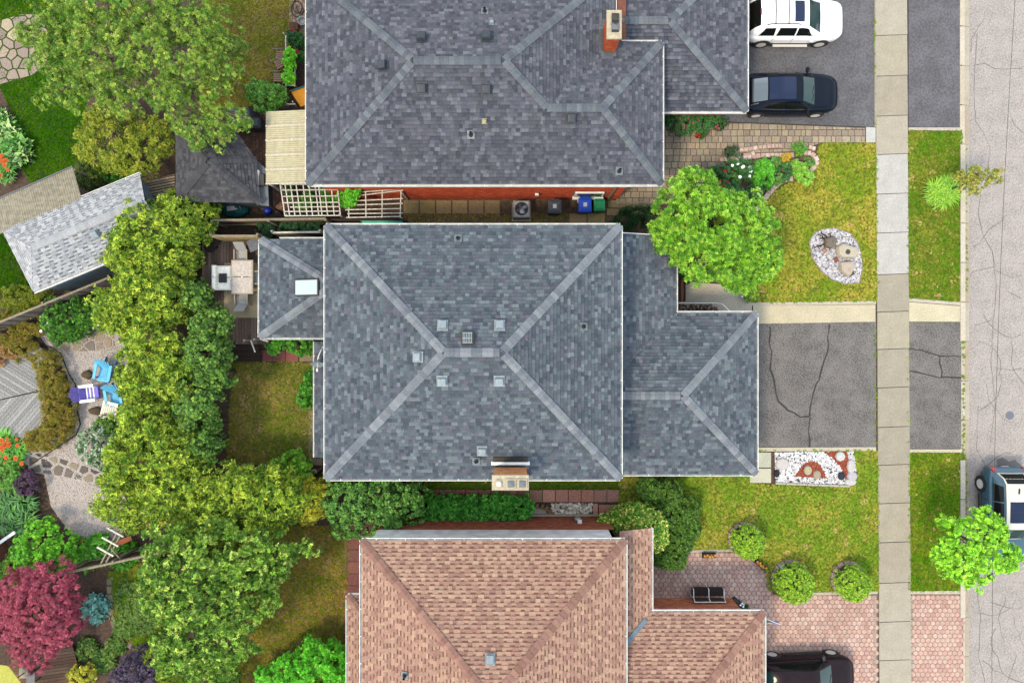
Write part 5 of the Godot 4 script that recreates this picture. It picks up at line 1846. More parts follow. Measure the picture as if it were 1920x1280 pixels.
func build_sheds() -> void:
	# garden shed with pale shingles
	var s := thing("garden_shed", "light grey shingled garden shed with a square roof vent by the cedars", "shed")
	var H := 2.5
	var A := spot(262, 326, H)
	var B := spot(4, 432, H)
	var C := spot(62, 546, H)
	var D := A + (C - B)
	var m1 := (B + C) * 0.5 + V(0, 0.85, 0)
	var m2 := (A + D) * 0.5 + V(0, 0.85, 0)
	m1 = m1.lerp(m2, 0.2)
	var pal := [tone(206, 208, 212), tone(196, 199, 204), tone(214, 216, 218), tone(188, 192, 198), tone(220, 222, 224)]
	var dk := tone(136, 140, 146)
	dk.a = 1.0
	var n := Slope.new([B, A, m2, m1])
	var so := Slope.new([C, D, m2, m1])
	var w := Slope.new([B, C, m1])
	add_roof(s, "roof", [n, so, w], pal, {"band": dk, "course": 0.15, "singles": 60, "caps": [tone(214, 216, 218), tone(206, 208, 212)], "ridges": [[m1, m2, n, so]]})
	var inw := func(p: Vector3) -> Vector2: return Vector2(p.x, p.z).lerp(Vector2((A.x + C.x) * 0.5, (A.z + C.z) * 0.5), 0.07)
	var wl := Bld.new()
	wl.prism(PackedVector2Array([inw.call(A), inw.call(B), inw.call(C), inw.call(D)]), -0.05, H - 0.06)
	part(s, "wall", wl.mesh(), M.siding_blue)
	gutter(s, B, A, (B - C).normalized())
	gutter(s, C, D, (C - B).normalized())
	roof_vent(s, so, 178, 438, 0.3, M.vent_pale)
	var c1 := thing("lean_to_canopy", "old cream corrugated lean-to roof beside the pale shed", "canopy")
	var p0 := spot(-40, 388, 2.3)
	var p1 := spot(135, 312, 2.3)
	var dd := spot(152, 372, 2.55) - p1
	for k in 4:
		corrugated(c1, p0.lerp(p1, k / 4.0 + 0.002), p0.lerp(p1, (k + 1) / 4.0), p0.lerp(p1, k / 4.0) + dd, 0.1, 0.018, M.canopy_old)
	var fr := Bld.new()
	fr.tube([p0, p1], 0.04, 0.04, 6)
	part(c1, "front_rail", fr.mesh(), M.steel)
	for q in [p1, p0.lerp(p1, 0.5)]:
		part(c1, "post", box_mesh(V(0.09, 2.26, 0.09)), M.wood_pale, at(V(q.x, 1.13, q.z) + dd * 0.1))
	# dark shed behind the north house
	var g := thing("garden_shed", "dark grey hip roofed garden shed under the overhanging tree", "shed")
	var h2 := 2.4
	var a := spot(330, 240, h2)
	var b := spot(330, 377, h2)
	var c := spot(488, 380, h2)
	var d := spot(432, 232, h2)
	var e := spot(480, 300, h2)
	var top := spot(391, 300, 3.4)
	var pal2 := [tone(92, 92, 96), tone(100, 100, 104), tone(86, 86, 92), tone(108, 108, 112)]
	var w2 := Slope.new([a, b, top])
	var s2 := Slope.new([b, c, top])
	var e2 := Slope.new([c, e, top])
	var ne2 := Slope.new([e, d, top])
	var n2 := Slope.new([d, a, top])
	add_roof(g, "roof", [w2, s2, e2, ne2, n2], pal2, {"course": 0.14, "singles": 60, "caps": [tone(98, 98, 102), tone(94, 94, 98)], "ridges": [[b, top, w2, s2], [c, top, s2, e2], [e, top, e2, ne2], [d, top, ne2, n2], [a, top, n2, w2]]})
	var gw := Bld.new()
	gw.prism(outline([385, 275, 385, 388, 512, 390, 508, 325, 468, 285], 0.0), -0.05, 2.35)
	part(g, "wall", gw.mesh(), M.bin_grey)
	var skirt := Bld.new()
	skirt.prism(PackedVector2Array([flat(478, 298, 2.2), flat(500, 318, 2.2), flat(503, 386, 2.2), flat(486, 384, 2.2)]), 2.1, 2.16)
	part(g, "side_canopy", skirt.mesh(), M.tarp_grey)
	part(g, "canopy_post", box_mesh(V(0.08, 2.1, 0.08)), M.wood_dark, at(spot(502, 384, 2.1) * V(1, 0, 1) + V(0, 1.05, 0)))
	var cb := thing("crate", "small white box with a dark frame on the dark shed's canopy", "box", spot(483, 334, 2.16))
	part(cb, "lid", box_mesh(V(0.3, 0.24, 0.62), 0.02), M.cushion, at(V(-0.05, 0.12, 0)))
	part(cb, "frame", box_mesh(V(0.22, 0.18, 0.5), 0.02), M.frame_bronze, at(V(0.24, 0.09, 0.1)))
	# cream patio cover of the north house
	var pc := thing("patio_cover", "cream corrugated patio cover fixed to the grey roofed bungalow", "canopy")
	var q0 := spot(498, 209, 2.5)
	var q1 := spot(498, 345, 2.5)
	var q2 := spot(577, 345, 2.75)
	var across := V(q2.x - q1.x, q2.y - q1.y, 0)
	for k in 5:
		corrugated(pc, q0.lerp(q1, k / 5.0), q0.lerp(q1, (k + 1) / 5.0 - 0.004), q0.lerp(q1, k / 5.0) + across, 0.085, 0.016, M.canopy_cream)
		var bt := Bld.new()
		var j := q0.lerp(q1, (k + 1) / 5.0)
		bt.tube([j + V(0, 0.03, 0), j + across + V(0, 0.03, 0)], 0.028, 0.028, 5)
		part(pc, "joint_batten", bt.mesh(), M.wood_white)
	for q in [q0, q1]:
		part(pc, "post", box_mesh(V(0.09, 2.45, 0.09)), M.wood_white, at(V(q.x + 0.08, 1.22, q.z + (0.08 if q == q0 else -0.08))))
	for f in [0.25, 0.8]:
		var bm := Bld.new()
		bm.box(at((q0 + q1) * 0.5 + across * f + V(0, -0.07, 0)), V(0.05, 0.09, q1.z - q0.z))
		part(pc, "beam", bm.mesh(), M.wood_white)
	# covered heap of wood under a grey sheet
	var tp := thing("tarp_cover", "grey tarpaulin over a garden grill beside the dark shed", "tarp", spot(457, 228))
	var tb := Bld.new()
	tb.loft([[V(-0.75, 0, -0.4), V(0.7, 0, -0.45), V(0.8, 0, 0.5), V(-0.6, 0, 0.55)], [V(-0.7, 0.7, -0.36), V(0.5, 0.75, -0.42), V(0.6, 0.7, 0.4), V(-0.55, 0.66, 0.45)], [V(-0.4, 0.95, -0.15), V(0.3, 1.0, -0.2), V(0.35, 0.92, 0.1), V(-0.3, 0.9, 0.15)]], true, true)
	part(tp, "sheet", tb.mesh(), M.tarp_grey)
	var tf := Bld.new()
	tf.box(at(V(0.75, 0.35, 0.25)), V(0.5, 0.7, 0.5), 0.1)
	part(tp, "folded_corner", tf.mesh(), M.bin_grey)

# ------------------------------------------------------------------ fences and trellises

func fence(label: String, a: Vector2, b: Vector2, tall: float, tones: Array, rail: Material, side := 1.0, board := 0.14, gap := 0.02, rail_w := 0.09) -> Node3D:
	# boards on rails between posts; a and b are map points of the foot
	var p := spot(a.x, a.y)
	var q := spot(b.x, b.y)
	var t := thing("wooden_fence", label, "fence", p)
	var d := (q - p)
	var l := d.length()
	var f := Basis(d.normalized(), Vector3.UP, d.normalized().cross(Vector3.UP))
	var n := int(l / (board + gap))
	var mesh := box_mesh(V(board, tall - 0.1, 0.022))
	var variants := []
	for c in tones:
		variants.append(tinted(c, mesh))
	for i in n:
		part(t, "board", variants[rng.randi() % variants.size()], M.wood, Transform3D(f * Basis(Vector3.UP, rng.randf_range(-0.03, 0.03)), f.x * ((i + 0.5) * l / n) + V(0, tall * 0.5, 0) + f.z * side * 0.04))
	for y in [0.35, tall - 0.3]:
		part(t, "rail", box_mesh(V(l, 0.09, 0.045)), rail, Transform3D(f, f.x * l * 0.5 + V(0, y, 0)))
	part(t, "top_rail", box_mesh(V(l, 0.04, rail_w), 0.01), rail, Transform3D(f, f.x * l * 0.5 + V(0, tall + 0.01, 0)))
	var m := maxi(1, int(l / 2.2))
	for i in m + 1:
		part(t, "post", box_mesh(V(0.1, tall + 0.08, 0.1), 0.02), rail, Transform3D(f, f.x * (l * i / m) + V(0, (tall + 0.08) * 0.5, 0) - f.z * side * 0.06))
	return t

func lattice(label: String, corners: Array, along: Array, cross: Array, r: float, m: Material, feet: Array) -> void:
	# a sloping frame of slats: corners a b c d, slats at shares along ab-dc and across ad-bc
	var t := thing("trellis", label, "trellis")
	var P := func(s: float, u: float) -> Vector3: return corners[0].lerp(corners[1], s).lerp(corners[3].lerp(corners[2], s), u)
	for s in along:
		var b := Bld.new()
		bar(b, P.call(s, 0.0), P.call(s, 1.0), r, 0.03)
		part(t, "slat", b.mesh(), m)
	for u in cross:
		var b := Bld.new()
		bar(b, P.call(u[1], u[0]) + V(0, 0.032, 0), P.call(u[2], u[0] + u[3]) + V(0, 0.032, 0), r, 0.03)
		part(t, "cross_slat", b.mesh(), m)
	for q in feet:
		part(t, "post", box_mesh(V(0.07, q.y, 0.07)), m, at(V(q.x, q.y * 0.5, q.z)))

func bar(b: Bld, p: Vector3, q: Vector3, w: float, th: float) -> void:
	var d := (q - p).normalized()
	var s := d.cross(Vector3.UP)
	if s.length() < 0.05:
		s = Vector3.RIGHT
	s = s.normalized()
	b.box(Transform3D(Basis(d, s.cross(d), s), (p + q) * 0.5), V(p.distance_to(q), th, w))

func build_fences() -> void:
	var grey_wood := [tone(140, 130, 122, 2.0), tone(108, 100, 96, 2.0), tone(156, 146, 136, 2.0)]
	var brown := [tone(120, 96, 70), tone(134, 108, 80), tone(106, 84, 64)]
	fence("weathered grey board fence with pale top rail below the pale shed", Vector2(10, 622), Vector2(245, 526), 1.7, grey_wood, M.wood_pale, 1.0)
	fence("slatted brown fence between the red maple and the gravel garden", Vector2(172, 1048), Vector2(347, 1010), 2.0, brown, M.wood_pale, 1.0, 0.1, 0.06)
	fence("low pale fence along the narrow bed north of the deck", Vector2(425, 424), Vector2(628, 421), 1.6, [tone(170, 150, 122), tone(156, 138, 112)], M.wood_pale, -1.0)
	fence("dark board fence beside the white trellises", Vector2(632, 421), Vector2(768, 421), 1.3, [tone(96, 80, 66), tone(84, 70, 60)], M.wood_dark, -1.0)
	fence("short deck railing fence with yellowish boards beside the patio chairs", Vector2(432, 455), Vector2(514, 455), 2.1, [tone(226, 200, 140, 1.6), tone(212, 184, 128, 1.6)], M.wood_pale, 1.0)
	fence("low white edged timber fence beside the sunroom wall", Vector2(525, 443), Vector2(612, 442), 1.1, [tone(170, 150, 130), tone(150, 132, 116)], M.wood_white, 1.0)
	fence("low dark fence behind the small back lawn", Vector2(425, 872), Vector2(604, 874), 1.0, [tone(110, 90, 72), tone(96, 78, 64)], M.wood_pale, -1.0)
	var br := thing("board_roof", "striped weathered board roof between the pale shed and the dark shed", "roof")
	planks(br, "board", outline([270, 340, 327, 326, 327, 385, 300, 384, 282, 362], 1.8), -0.2, 0.12, 1.75, 1.79, [tone(186, 164, 132), tone(160, 138, 110), tone(200, 180, 150)], M.wood, 0.02)
	for q in [[285, 350], [322, 335], [320, 375]]:
		part(br, "post", box_mesh(V(0.08, 1.75, 0.08)), M.wood_dark, at(spot(q[0], q[1], 1.8) * V(1, 0, 1) + V(0, 0.875, 0)))
	# white trellises in the side yard
	lattice("white square trellis leaning over vegetables by the patio cover", [spot(525, 346, 2.0), spot(632, 345, 2.0), spot(638, 404, 1.7), spot(534, 405, 1.7)], [0.0, 0.085, 0.18, 0.28, 0.4, 0.5, 0.61, 0.67, 0.77, 0.89, 1.0], [[0.0, 0.0, 1.0, 0.0], [0.18, 0.0, 1.0, 0.0], [0.38, 0.0, 1.0, 0.0], [0.58, 0.0, 1.0, 0.0], [0.72, 0.12, 1.0, 0.0], [0.86, 0.0, 1.0, 0.0], [1.0, 0.0, 1.0, 0.0]], 0.045, M.wood_white, [spot(527, 350, 1.95), spot(636, 402, 1.66), spot(630, 349, 1.95), spot(536, 402, 1.66)])
	lattice("white ladder trellis with climbing vine beside the red brick wall", [spot(650, 362, 1.9), spot(754, 355, 1.9), spot(752, 408, 1.6), spot(652, 408, 1.6)], [0.02, 0.34, 0.64, 0.98], [[0.0, 0.0, 1.02, 0.0], [0.16, 0.0, 1.02, -0.12], [0.33, 0.0, 1.02, 0.0], [0.5, 0.03, 1.02, 0.0], [0.68, -0.04, 1.0, 0.0], [0.84, 0.0, 1.03, 0.0], [1.0, -0.03, 1.0, -0.04]], 0.045, M.wood_white, [spot(652, 365, 1.86), spot(752, 358, 1.86), spot(654, 406, 1.58), spot(750, 406, 1.58)])
	var mp := thing("mint_panel", "mint green painted panel against the grey roof eave", "panel")
	part(mp, "board", box_mesh(V(1.85, 0.04, 0.3), 0.01), M.mint_panel, Transform3D(Basis(Vector3.RIGHT, 0.3), spot(717, 418, 1.2)))
	for x in [682, 752]:
		part(mp, "leg", box_mesh(V(0.05, 1.17, 0.05)), M.mint_panel, at(spot(x, 418, 0.585)))
	# arbour in the gravel garden
	var ar := thing("arbour", "pale wooden ladder arbour over hostas by the slatted fence", "arbour")
	var a0 := spot(236, 966, 2.0)
	var a1 := spot(189, 1056, 1.9)
	for k in 2:
		var b := Bld.new()
		var off := V(0.16 * k, 0, 0.09 * k)
		bar(b, a0 + off, a1 + off, 0.06, 0.08)
		part(ar, "beam", b.mesh(), M.wood_pale)
	for f in [0.06, 0.32, 0.52, 0.72]:
		var b := Bld.new()
		var c := a0.lerp(a1, f) + V(0.06, 0.08, 0.04)
		bar(b, c + V(-0.5, 0, -0.2), c + V(0.22, 0, 0.2), 0.07, 0.06)
		part(ar, "crossbar", b.mesh(), M.wood_white)
	var brace := Bld.new()
	bar(brace, spot(208, 1028, 2.0), spot(232, 1056, 1.7), 0.05, 0.05)
	part(ar, "brace", brace.mesh(), M.wood_pale)
	for q in [a0, a1, a0 + V(0.16, 0, 0.09), a1 + V(0.16, 0, 0.09)]:
		part(ar, "post", box_mesh(V(0.07, q.y, 0.07)), M.wood_pale, at(V(q.x, q.y * 0.5, q.z)))
	var sheet_wood := Bld.new()
	bar(sheet_wood, spot(216, 1020, 0.7), spot(246, 1008, 0.7), 0.22, 0.04)
	var wd := thing("timber_board", "brown timber board leaning between hostas and the arbour", "board")
	part(wd, "plank", sheet_wood.mesh(), M.terracotta)
	part(wd, "support", box_mesh(V(0.08, 0.68, 0.08)), M.wood_dark, at(spot(231, 1014, 0.34)))

# ------------------------------------------------------------------ back garden furniture

func adirondack(label: String, where: Vector3, turn: float, frame: Material, seat: Material, leg_rest: Material) -> void:
	# faces +x; fan back, slatted seat, broad arms
	var t := thing("garden_chair", label, "chair", where, turn, "slatted garden chairs on the gravel")
	for k in 7:
		var b := Bld.new()
		bar(b, V(0.05, 0.42, -0.24 + k * 0.08), V(0.55, 0.37, -0.24 + k * 0.08), 0.065, 0.02)
		var s := Bld.new()
		for i in 1:
			pass
		var a := -0.22 + k * 0.0733
		bar(s, V(0.05, 0.36, a * 1.0), V(-0.38 + absf(a) * 0.35, 0.98 - absf(a) * 0.6, a * 1.45), 0.072, 0.02)
		part(t, "back_slat", s.mesh(), seat)
	for k in 6:
		part(t, "seat_slat", box_mesh(V(0.07, 0.02, 0.5), 0.005), leg_rest if k % 2 else frame, Transform3D(Basis(Vector3.BACK, 0.12), V(0.08 + k * 0.085, 0.36 + k * 0.01, 0)))
	for s in [-1.0, 1.0]:
		part(t, "armrest", box_mesh(V(0.72, 0.025, 0.14), 0.01), frame, at(V(0.2, 0.6, s * 0.34)))
		part(t, "leg", box_mesh(V(0.09, 0.6, 0.03)), frame, at(V(0.5, 0.3, s * 0.3)))
		var rear := Bld.new()
		bar(rear, V(0.56, 0.36, s * 0.26), V(-0.45, 0.03, s * 0.26), 0.03, 0.11)
		part(t, "side_rail", rear.mesh(), frame)
	part(t, "front_board", box_mesh(V(0.12, 0.14, 0.56), 0.02), seat, at(V(0.6, 0.37, 0)))
	part(t, "back_brace", box_mesh(V(0.03, 0.06, 0.6)), frame, at(V(-0.14, 0.58, 0)))

func patio_chair(label: String, where: Vector3, turn: float) -> void:
	# sling chair with patterned fabric, faces +x
	var t := thing("patio_chair", label, "chair", where, turn, "patterned chairs round the patio table")
	part(t, "seat", box_mesh(V(0.46, 0.03, 0.48), 0.01), M.sling, at(V(0.05, 0.43, 0)))
	part(t, "backrest", box_mesh(V(0.6, 0.025, 0.48), 0.01), M.sling, Transform3D(Basis(Vector3.BACK, -0.95), V(-0.34, 0.66, 0)))
	for s in [-1.0, 1.0]:
		part(t, "armrest", box_mesh(V(0.5, 0.03, 0.05), 0.01), M.table_frame, at(V(0.02, 0.64, s * 0.28)))
		part(t, "leg", box_mesh(V(0.035, 0.64, 0.035)), M.table_frame, at(V(0.26, 0.32, s * 0.28)))
		part(t, "leg", box_mesh(V(0.035, 0.64, 0.035)), M.table_frame, at(V(-0.2, 0.32, s * 0.28)))

func build_back_garden() -> void:
	# timber deck behind the sun room
	var D := 0.75
	var deck := thing("timber_deck", "dark brown timber deck between the cedar hedge and the sunroom", "deck")
	var area := outline([378, 449, 505, 449, 505, 645, 440, 645, 440, 640, 378, 640], D)
	planks(deck, "plank", area, PI / 2, 0.14, D - 0.04, D, [tone(150, 124, 108, 2.0), tone(134, 110, 96, 2.0), tone(166, 140, 122, 2.0), tone(122, 100, 90, 2.0), tone(156, 136, 122, 2.0)], M.wood, 0.006, 2.2)
	for x in [385, 440, 500]:
		for z in [460, 540, 630]:
			part(deck, "pier", box_mesh(V(0.12, D - 0.04, 0.12)), M.wood_dark, at(spot(x, z, (D - 0.04) * 0.5)))
	for i in 3:
		part(deck, "step", box_mesh(V(1.35, 0.05, 0.3), 0.01), M.wood_dark, at(spot(466, 650, 0.0) + V(0, 0.58 - i * 0.19, i * 0.27)))
	part(deck, "rim_board", box_mesh(V(0.04, 0.16, 4.6)), M.wood_dark, at(spot(378, 545, D - 0.08)))
	for q in [[488, 636, 502, 640], [470, 638, 478, 660]]:
		var b := Bld.new()
		bar(b, spot(q[0], q[1], D + 0.85), spot(q[2], q[3], D + 0.75), 0.05, 0.06)
		part(deck, "handrail", b.mesh(), M.wood_white)
		part(deck, "rail_post", box_mesh(V(0.06, 1.6, 0.06)), M.wood_white, at(spot(q[0], q[1], 0.8)))
	var rug := thing("rug", "beige outdoor rug under the patio table on the deck", "rug", spot(462, 545, D))
	part(rug, "carpet", box_mesh(V(2.25, 0.012, 2.5)), M.rug, at(V(0.1, 0.008, -0.02)))
	part(rug, "border", box_mesh(V(2.1, 0.004, 2.35)), M.cushion, at(V(0.1, 0.001, -0.02)))
	var tb := thing("patio_table", "pale taupe rectangular patio table with a folded parasol hole", "table", spot(453.5, 519, D + 0.74) - V(0, 0.74, 0))
	part(tb, "tabletop", box_mesh(V(0.98, 0.035, 1.52), 0.01), M.table_frame, at(V(0, 0.72, 0)))
	for s in [-1.0, 1.0]:
		part(tb, "glass_panel", box_mesh(V(0.88, 0.012, 0.69), 0.004), M.table_taupe, at(V(0, 0.744, s * 0.365)))
		for x in [-0.42, 0.42]:
			part(tb, "leg", box_mesh(V(0.05, 0.7, 0.05)), M.table_frame, at(V(x, 0.35, s * 0.68)))
	var hub := Bld.new()
	hub.lathe([[0.035, 0.74], [0.035, 0.765], [0.02, 0.77]], 10)
	part(tb, "parasol_ring", hub.mesh(), M.white_trim)
	part(tb, "slot", box_mesh(V(0.66, 0.006, 0.02)), M.frame_bronze, at(V(-0.03, 0.748, 0)))
	var sofa := thing("garden_sofa", "white cushioned garden sofa on the dark timber deck", "sofa", spot(417, 521, D + 0.4) - V(0, 0.4, 0))
	part(sofa, "base", box_mesh(V(0.74, 0.28, 1.12), 0.03), M.wood_dark, at(V(0.03, 0.14, 0)))
	for s in [-1.0, 1.0]:
		part(sofa, "seat_cushion", box_mesh(V(0.62, 0.16, 0.555), 0.06), M.cushion, at(V(0.08, 0.36, s * 0.28)))
		part(sofa, "back_cushion", box_mesh(V(0.2, 0.42, 0.555), 0.08), M.cushion, Transform3D(Basis(Vector3.BACK, 0.15), V(-0.3, 0.5, s * 0.28)))
	var pil := thing("cushion", "dark grey square cushion on the white garden sofa", "cushion", spot(417, 521, D + 0.5) + V(0, 0.02, 0))
	part(pil, "cover", box_mesh(V(0.36, 0.1, 0.4), 0.05), M.pillow_grey, Transform3D(Basis(Vector3.BACK, 0.15), V(0, 0.0, 0)))
	patio_chair("patterned patio chair north of the taupe table", spot(454, 478, D + 0.4) - V(0, 0.4, 0), -PI / 2)
	patio_chair("patterned patio chair south of the taupe table on the rug", spot(455, 562, D + 0.4) - V(0, 0.4, 0), PI / 2)
	patio_chair("patterned patio chair half under the sunroom eave", spot(481, 521, D + 0.4) - V(0, 0.4, 0), PI)
	var bbq := thing("side_table", "small grey side table in the deck corner by the gutter", "table", spot(488, 462, D))
	part(bbq, "top", box_mesh(V(0.6, 0.04, 0.55), 0.02), M.tarp_grey, Transform3D(Basis(Vector3.UP, 0.4), V(0, 0.72, 0)))
	for q in [[-0.2, -0.18], [0.2, -0.18], [-0.2, 0.18], [0.2, 0.18]]:
		part(bbq, "leg", box_mesh(V(0.04, 0.7, 0.04)), M.frame_bronze, at(V(q[0], 0.35, q[1])))
	var bn := thing("corner_bench", "brown wedge shaped corner bench at the hedge end of the deck", "bench", spot(408, 464, D))
	var wb := Bld.new()
	wb.prism(PackedVector2Array([Vector2(-0.5, -0.25), Vector2(0.35, -0.25), Vector2(-0.15, 0.3), Vector2(-0.4, 0.2)]), 0.38, 0.44, 0.01)
	part(bn, "seat", wb.mesh(), M.bench_brown)
	part(bn, "leg", box_mesh(V(0.3, 0.38, 0.2)), M.wood_dark, at(V(-0.15, 0.19, -0.05)))

	# grey deck in the left garden
	var gd := thing("grey_deck", "pale grey boarded deck laid in a herringbone by the gravel", "deck")
	var up := outline([-30, 690, 48, 662, 66, 645, 92, 664, 72, 680, 80, 730, -30, 755], 0.3)
	var dn := outline([-30, 757, 80, 732, 95, 798, 40, 822, 8, 812, -30, 812], 0.3)
	var gt := [tone(206, 204, 200), tone(196, 194, 190), tone(214, 212, 208), tone(190, 188, 186)]
	planks(gd, "plank", up, 0.55, 0.15, 0.25, 0.3, gt, M.wood, 0.005)
	planks(gd, "plank", dn, -0.85, 0.15, 0.25, 0.3, gt, M.wood, 0.005)
	for q in [[10, 700], [70, 700], [20, 800], [85, 790]]:
		part(gd, "pier", box_mesh(V(0.1, 0.25, 0.1)), M.wood_dark, at(spot(q[0], q[1], 0.125)))
	adirondack("light blue slatted garden chair nearest the flagstones", spot(197, 689, 0.4) - V(0, 0.4, 0), -1.75, M.chair_blue, M.chair_blue, M.chair_blue)
	adirondack("purple and white slatted garden chair by the heather border", spot(158, 738, 0.4) - V(0, 0.4, 0), 0.12, M.white_trim, M.chair_purple, M.chair_purple)
	adirondack("light blue garden chair half hidden by cedar branches", spot(214, 735, 0.4) - V(0, 0.4, 0), -1.4, M.chair_blue, M.chair_blue, M.chair_blue)
	adirondack("cream slatted garden chair tucked under the cedar edge", spot(216, 771, 0.4) - V(0, 0.4, 0), 2.9, M.chair_cream, M.chair_cream, M.chair_cream)
	for q in [["round brown boulder between flagstones and purple chair", 165, 702, 0.28, 0.22], ["flat mossy boulder below the purple chair", 180, 770, 0.34, 0.19]]:
		var st := thing("boulder", q[0], "boulder", spot(q[1], q[2]))
		var b := Bld.new()
		b.col = tone(116, 98, 76)
		b.lathe([[0.8, -0.1], [1.0, 0.3], [0.85, 0.8], [0.45, 1.05], [0.1, 1.1]], 9)
		for i in b.v.size():
			var p := b.v[i]
			b.v[i] = V(p.x * q[3] * (1.0 + 0.15 * sin(p.z * 5.0 + q[1])), p.y * 0.22, p.z * q[4] * (1.0 + 0.12 * sin(p.x * 4.0)))
		part(st, "rock", b.mesh(), M.stone)
	var hose := thing("garden_hose", "dark soaker hose curving round the heather border", "hose")
	var pts := []
	for q in [[62, 640], [78, 646], [98, 652], [112, 662], [120, 680], [128, 700], [140, 720], [146, 745], [144, 770], [150, 795], [142, 815], [120, 830], [92, 848], [60, 868]]:
		pts.append(spot(q[0], q[1], 0.03))
	var hb := Bld.new()
	hb.tube(pts, 0.025, 0.025, 6)
	part(hose, "tube", hb.mesh(), M.hose)
	# low left corner: deck, parasol, pots
	var d3 := thing("timber_deck", "reddish brown timber deck beside the crimson maple", "deck")
	planks(d3, "plank", outline([20, 1210, 133, 1205, 147, 1255, 150, 1300, 20, 1300], 0.3), -0.15, 0.14, 0.26, 0.3, [tone(176, 134, 104), tone(164, 122, 94), tone(188, 148, 118)], M.wood, 0.006)
	part(d3, "rim_board", box_mesh(V(0.05, 0.28, 2.0)), M.wood_dark, Transform3D(Basis(Vector3.UP, 0.15), spot(142, 1252, 0.14)))
	var um := thing("parasol", "yellow parasol at the corner of the reddish deck", "parasol", spot(-18, 1304, 2.4) * V(1, 0, 1) + V(0, 0.3, 0))
	var ub := Bld.new()
	ub.lathe([[1.5, 2.1], [1.48, 2.12], [0.7, 2.45], [0.05, 2.65]], 8, Vector3.ZERO, Basis(Vector3.UP, 0.25))
	part(um, "canopy", ub.mesh(), M.umbrella_yellow)
	var up2 := Bld.new()
	up2.tube([V(0, 0, 0), V(0, 2.6, 0)], 0.025, 0.025, 8)
	part(um, "pole", up2.mesh(), M.steel)
	part(um, "base", box_mesh(V(0.5, 0.08, 0.5), 0.02), M.concrete_cap, at(V(0, 0.04, 0)))
	var gt2 := thing("side_table", "pale grey square table with a round dark pot", "table", spot(69, 1260, 0.3))
	part(gt2, "top", box_mesh(V(0.38, 0.04, 0.6), 0.01), M.table_taupe, at(V(0, 0.45, 0)))
	for q in [[-0.15, -0.25], [0.15, -0.25], [-0.15, 0.25], [0.15, 0.25]]:
		part(gt2, "leg", box_mesh(V(0.04, 0.43, 0.04)), M.frame_bronze, at(V(q[0], 0.215, q[1])))
	var pot := thing("plant_pot", "round dark pot standing on the pale square table", "pot", spot(63, 1256, 0.77))
	var pb := Bld.new()
	pb.lathe([[0.08, 0.0], [0.12, 0.16], [0.13, 0.17], [0.1, 0.16], [0.09, 0.1]], 14)
	part(pot, "bowl", pb.mesh(), M.pot_black)
	var shed_wall := thing("neighbour_house", "brown brick corner with a pale window sill at the frame edge", "house")
	var wall2 := Bld.new()
	wall2.prism(outline([-60, 1006, 4, 1008, 24, 1040, -60, 1068], 0.0), -0.05, 2.6)
	part(shed_wall, "wall", wall2.mesh(), M.render_wall)
	part(shed_wall, "window_sill", box_mesh(V(0.9, 0.08, 0.14), 0.01), M.white_trim, Transform3D(Basis(Vector3.UP, 0.6), spot(12, 1008, 0.9)))

# ------------------------------------------------------------------ side yards

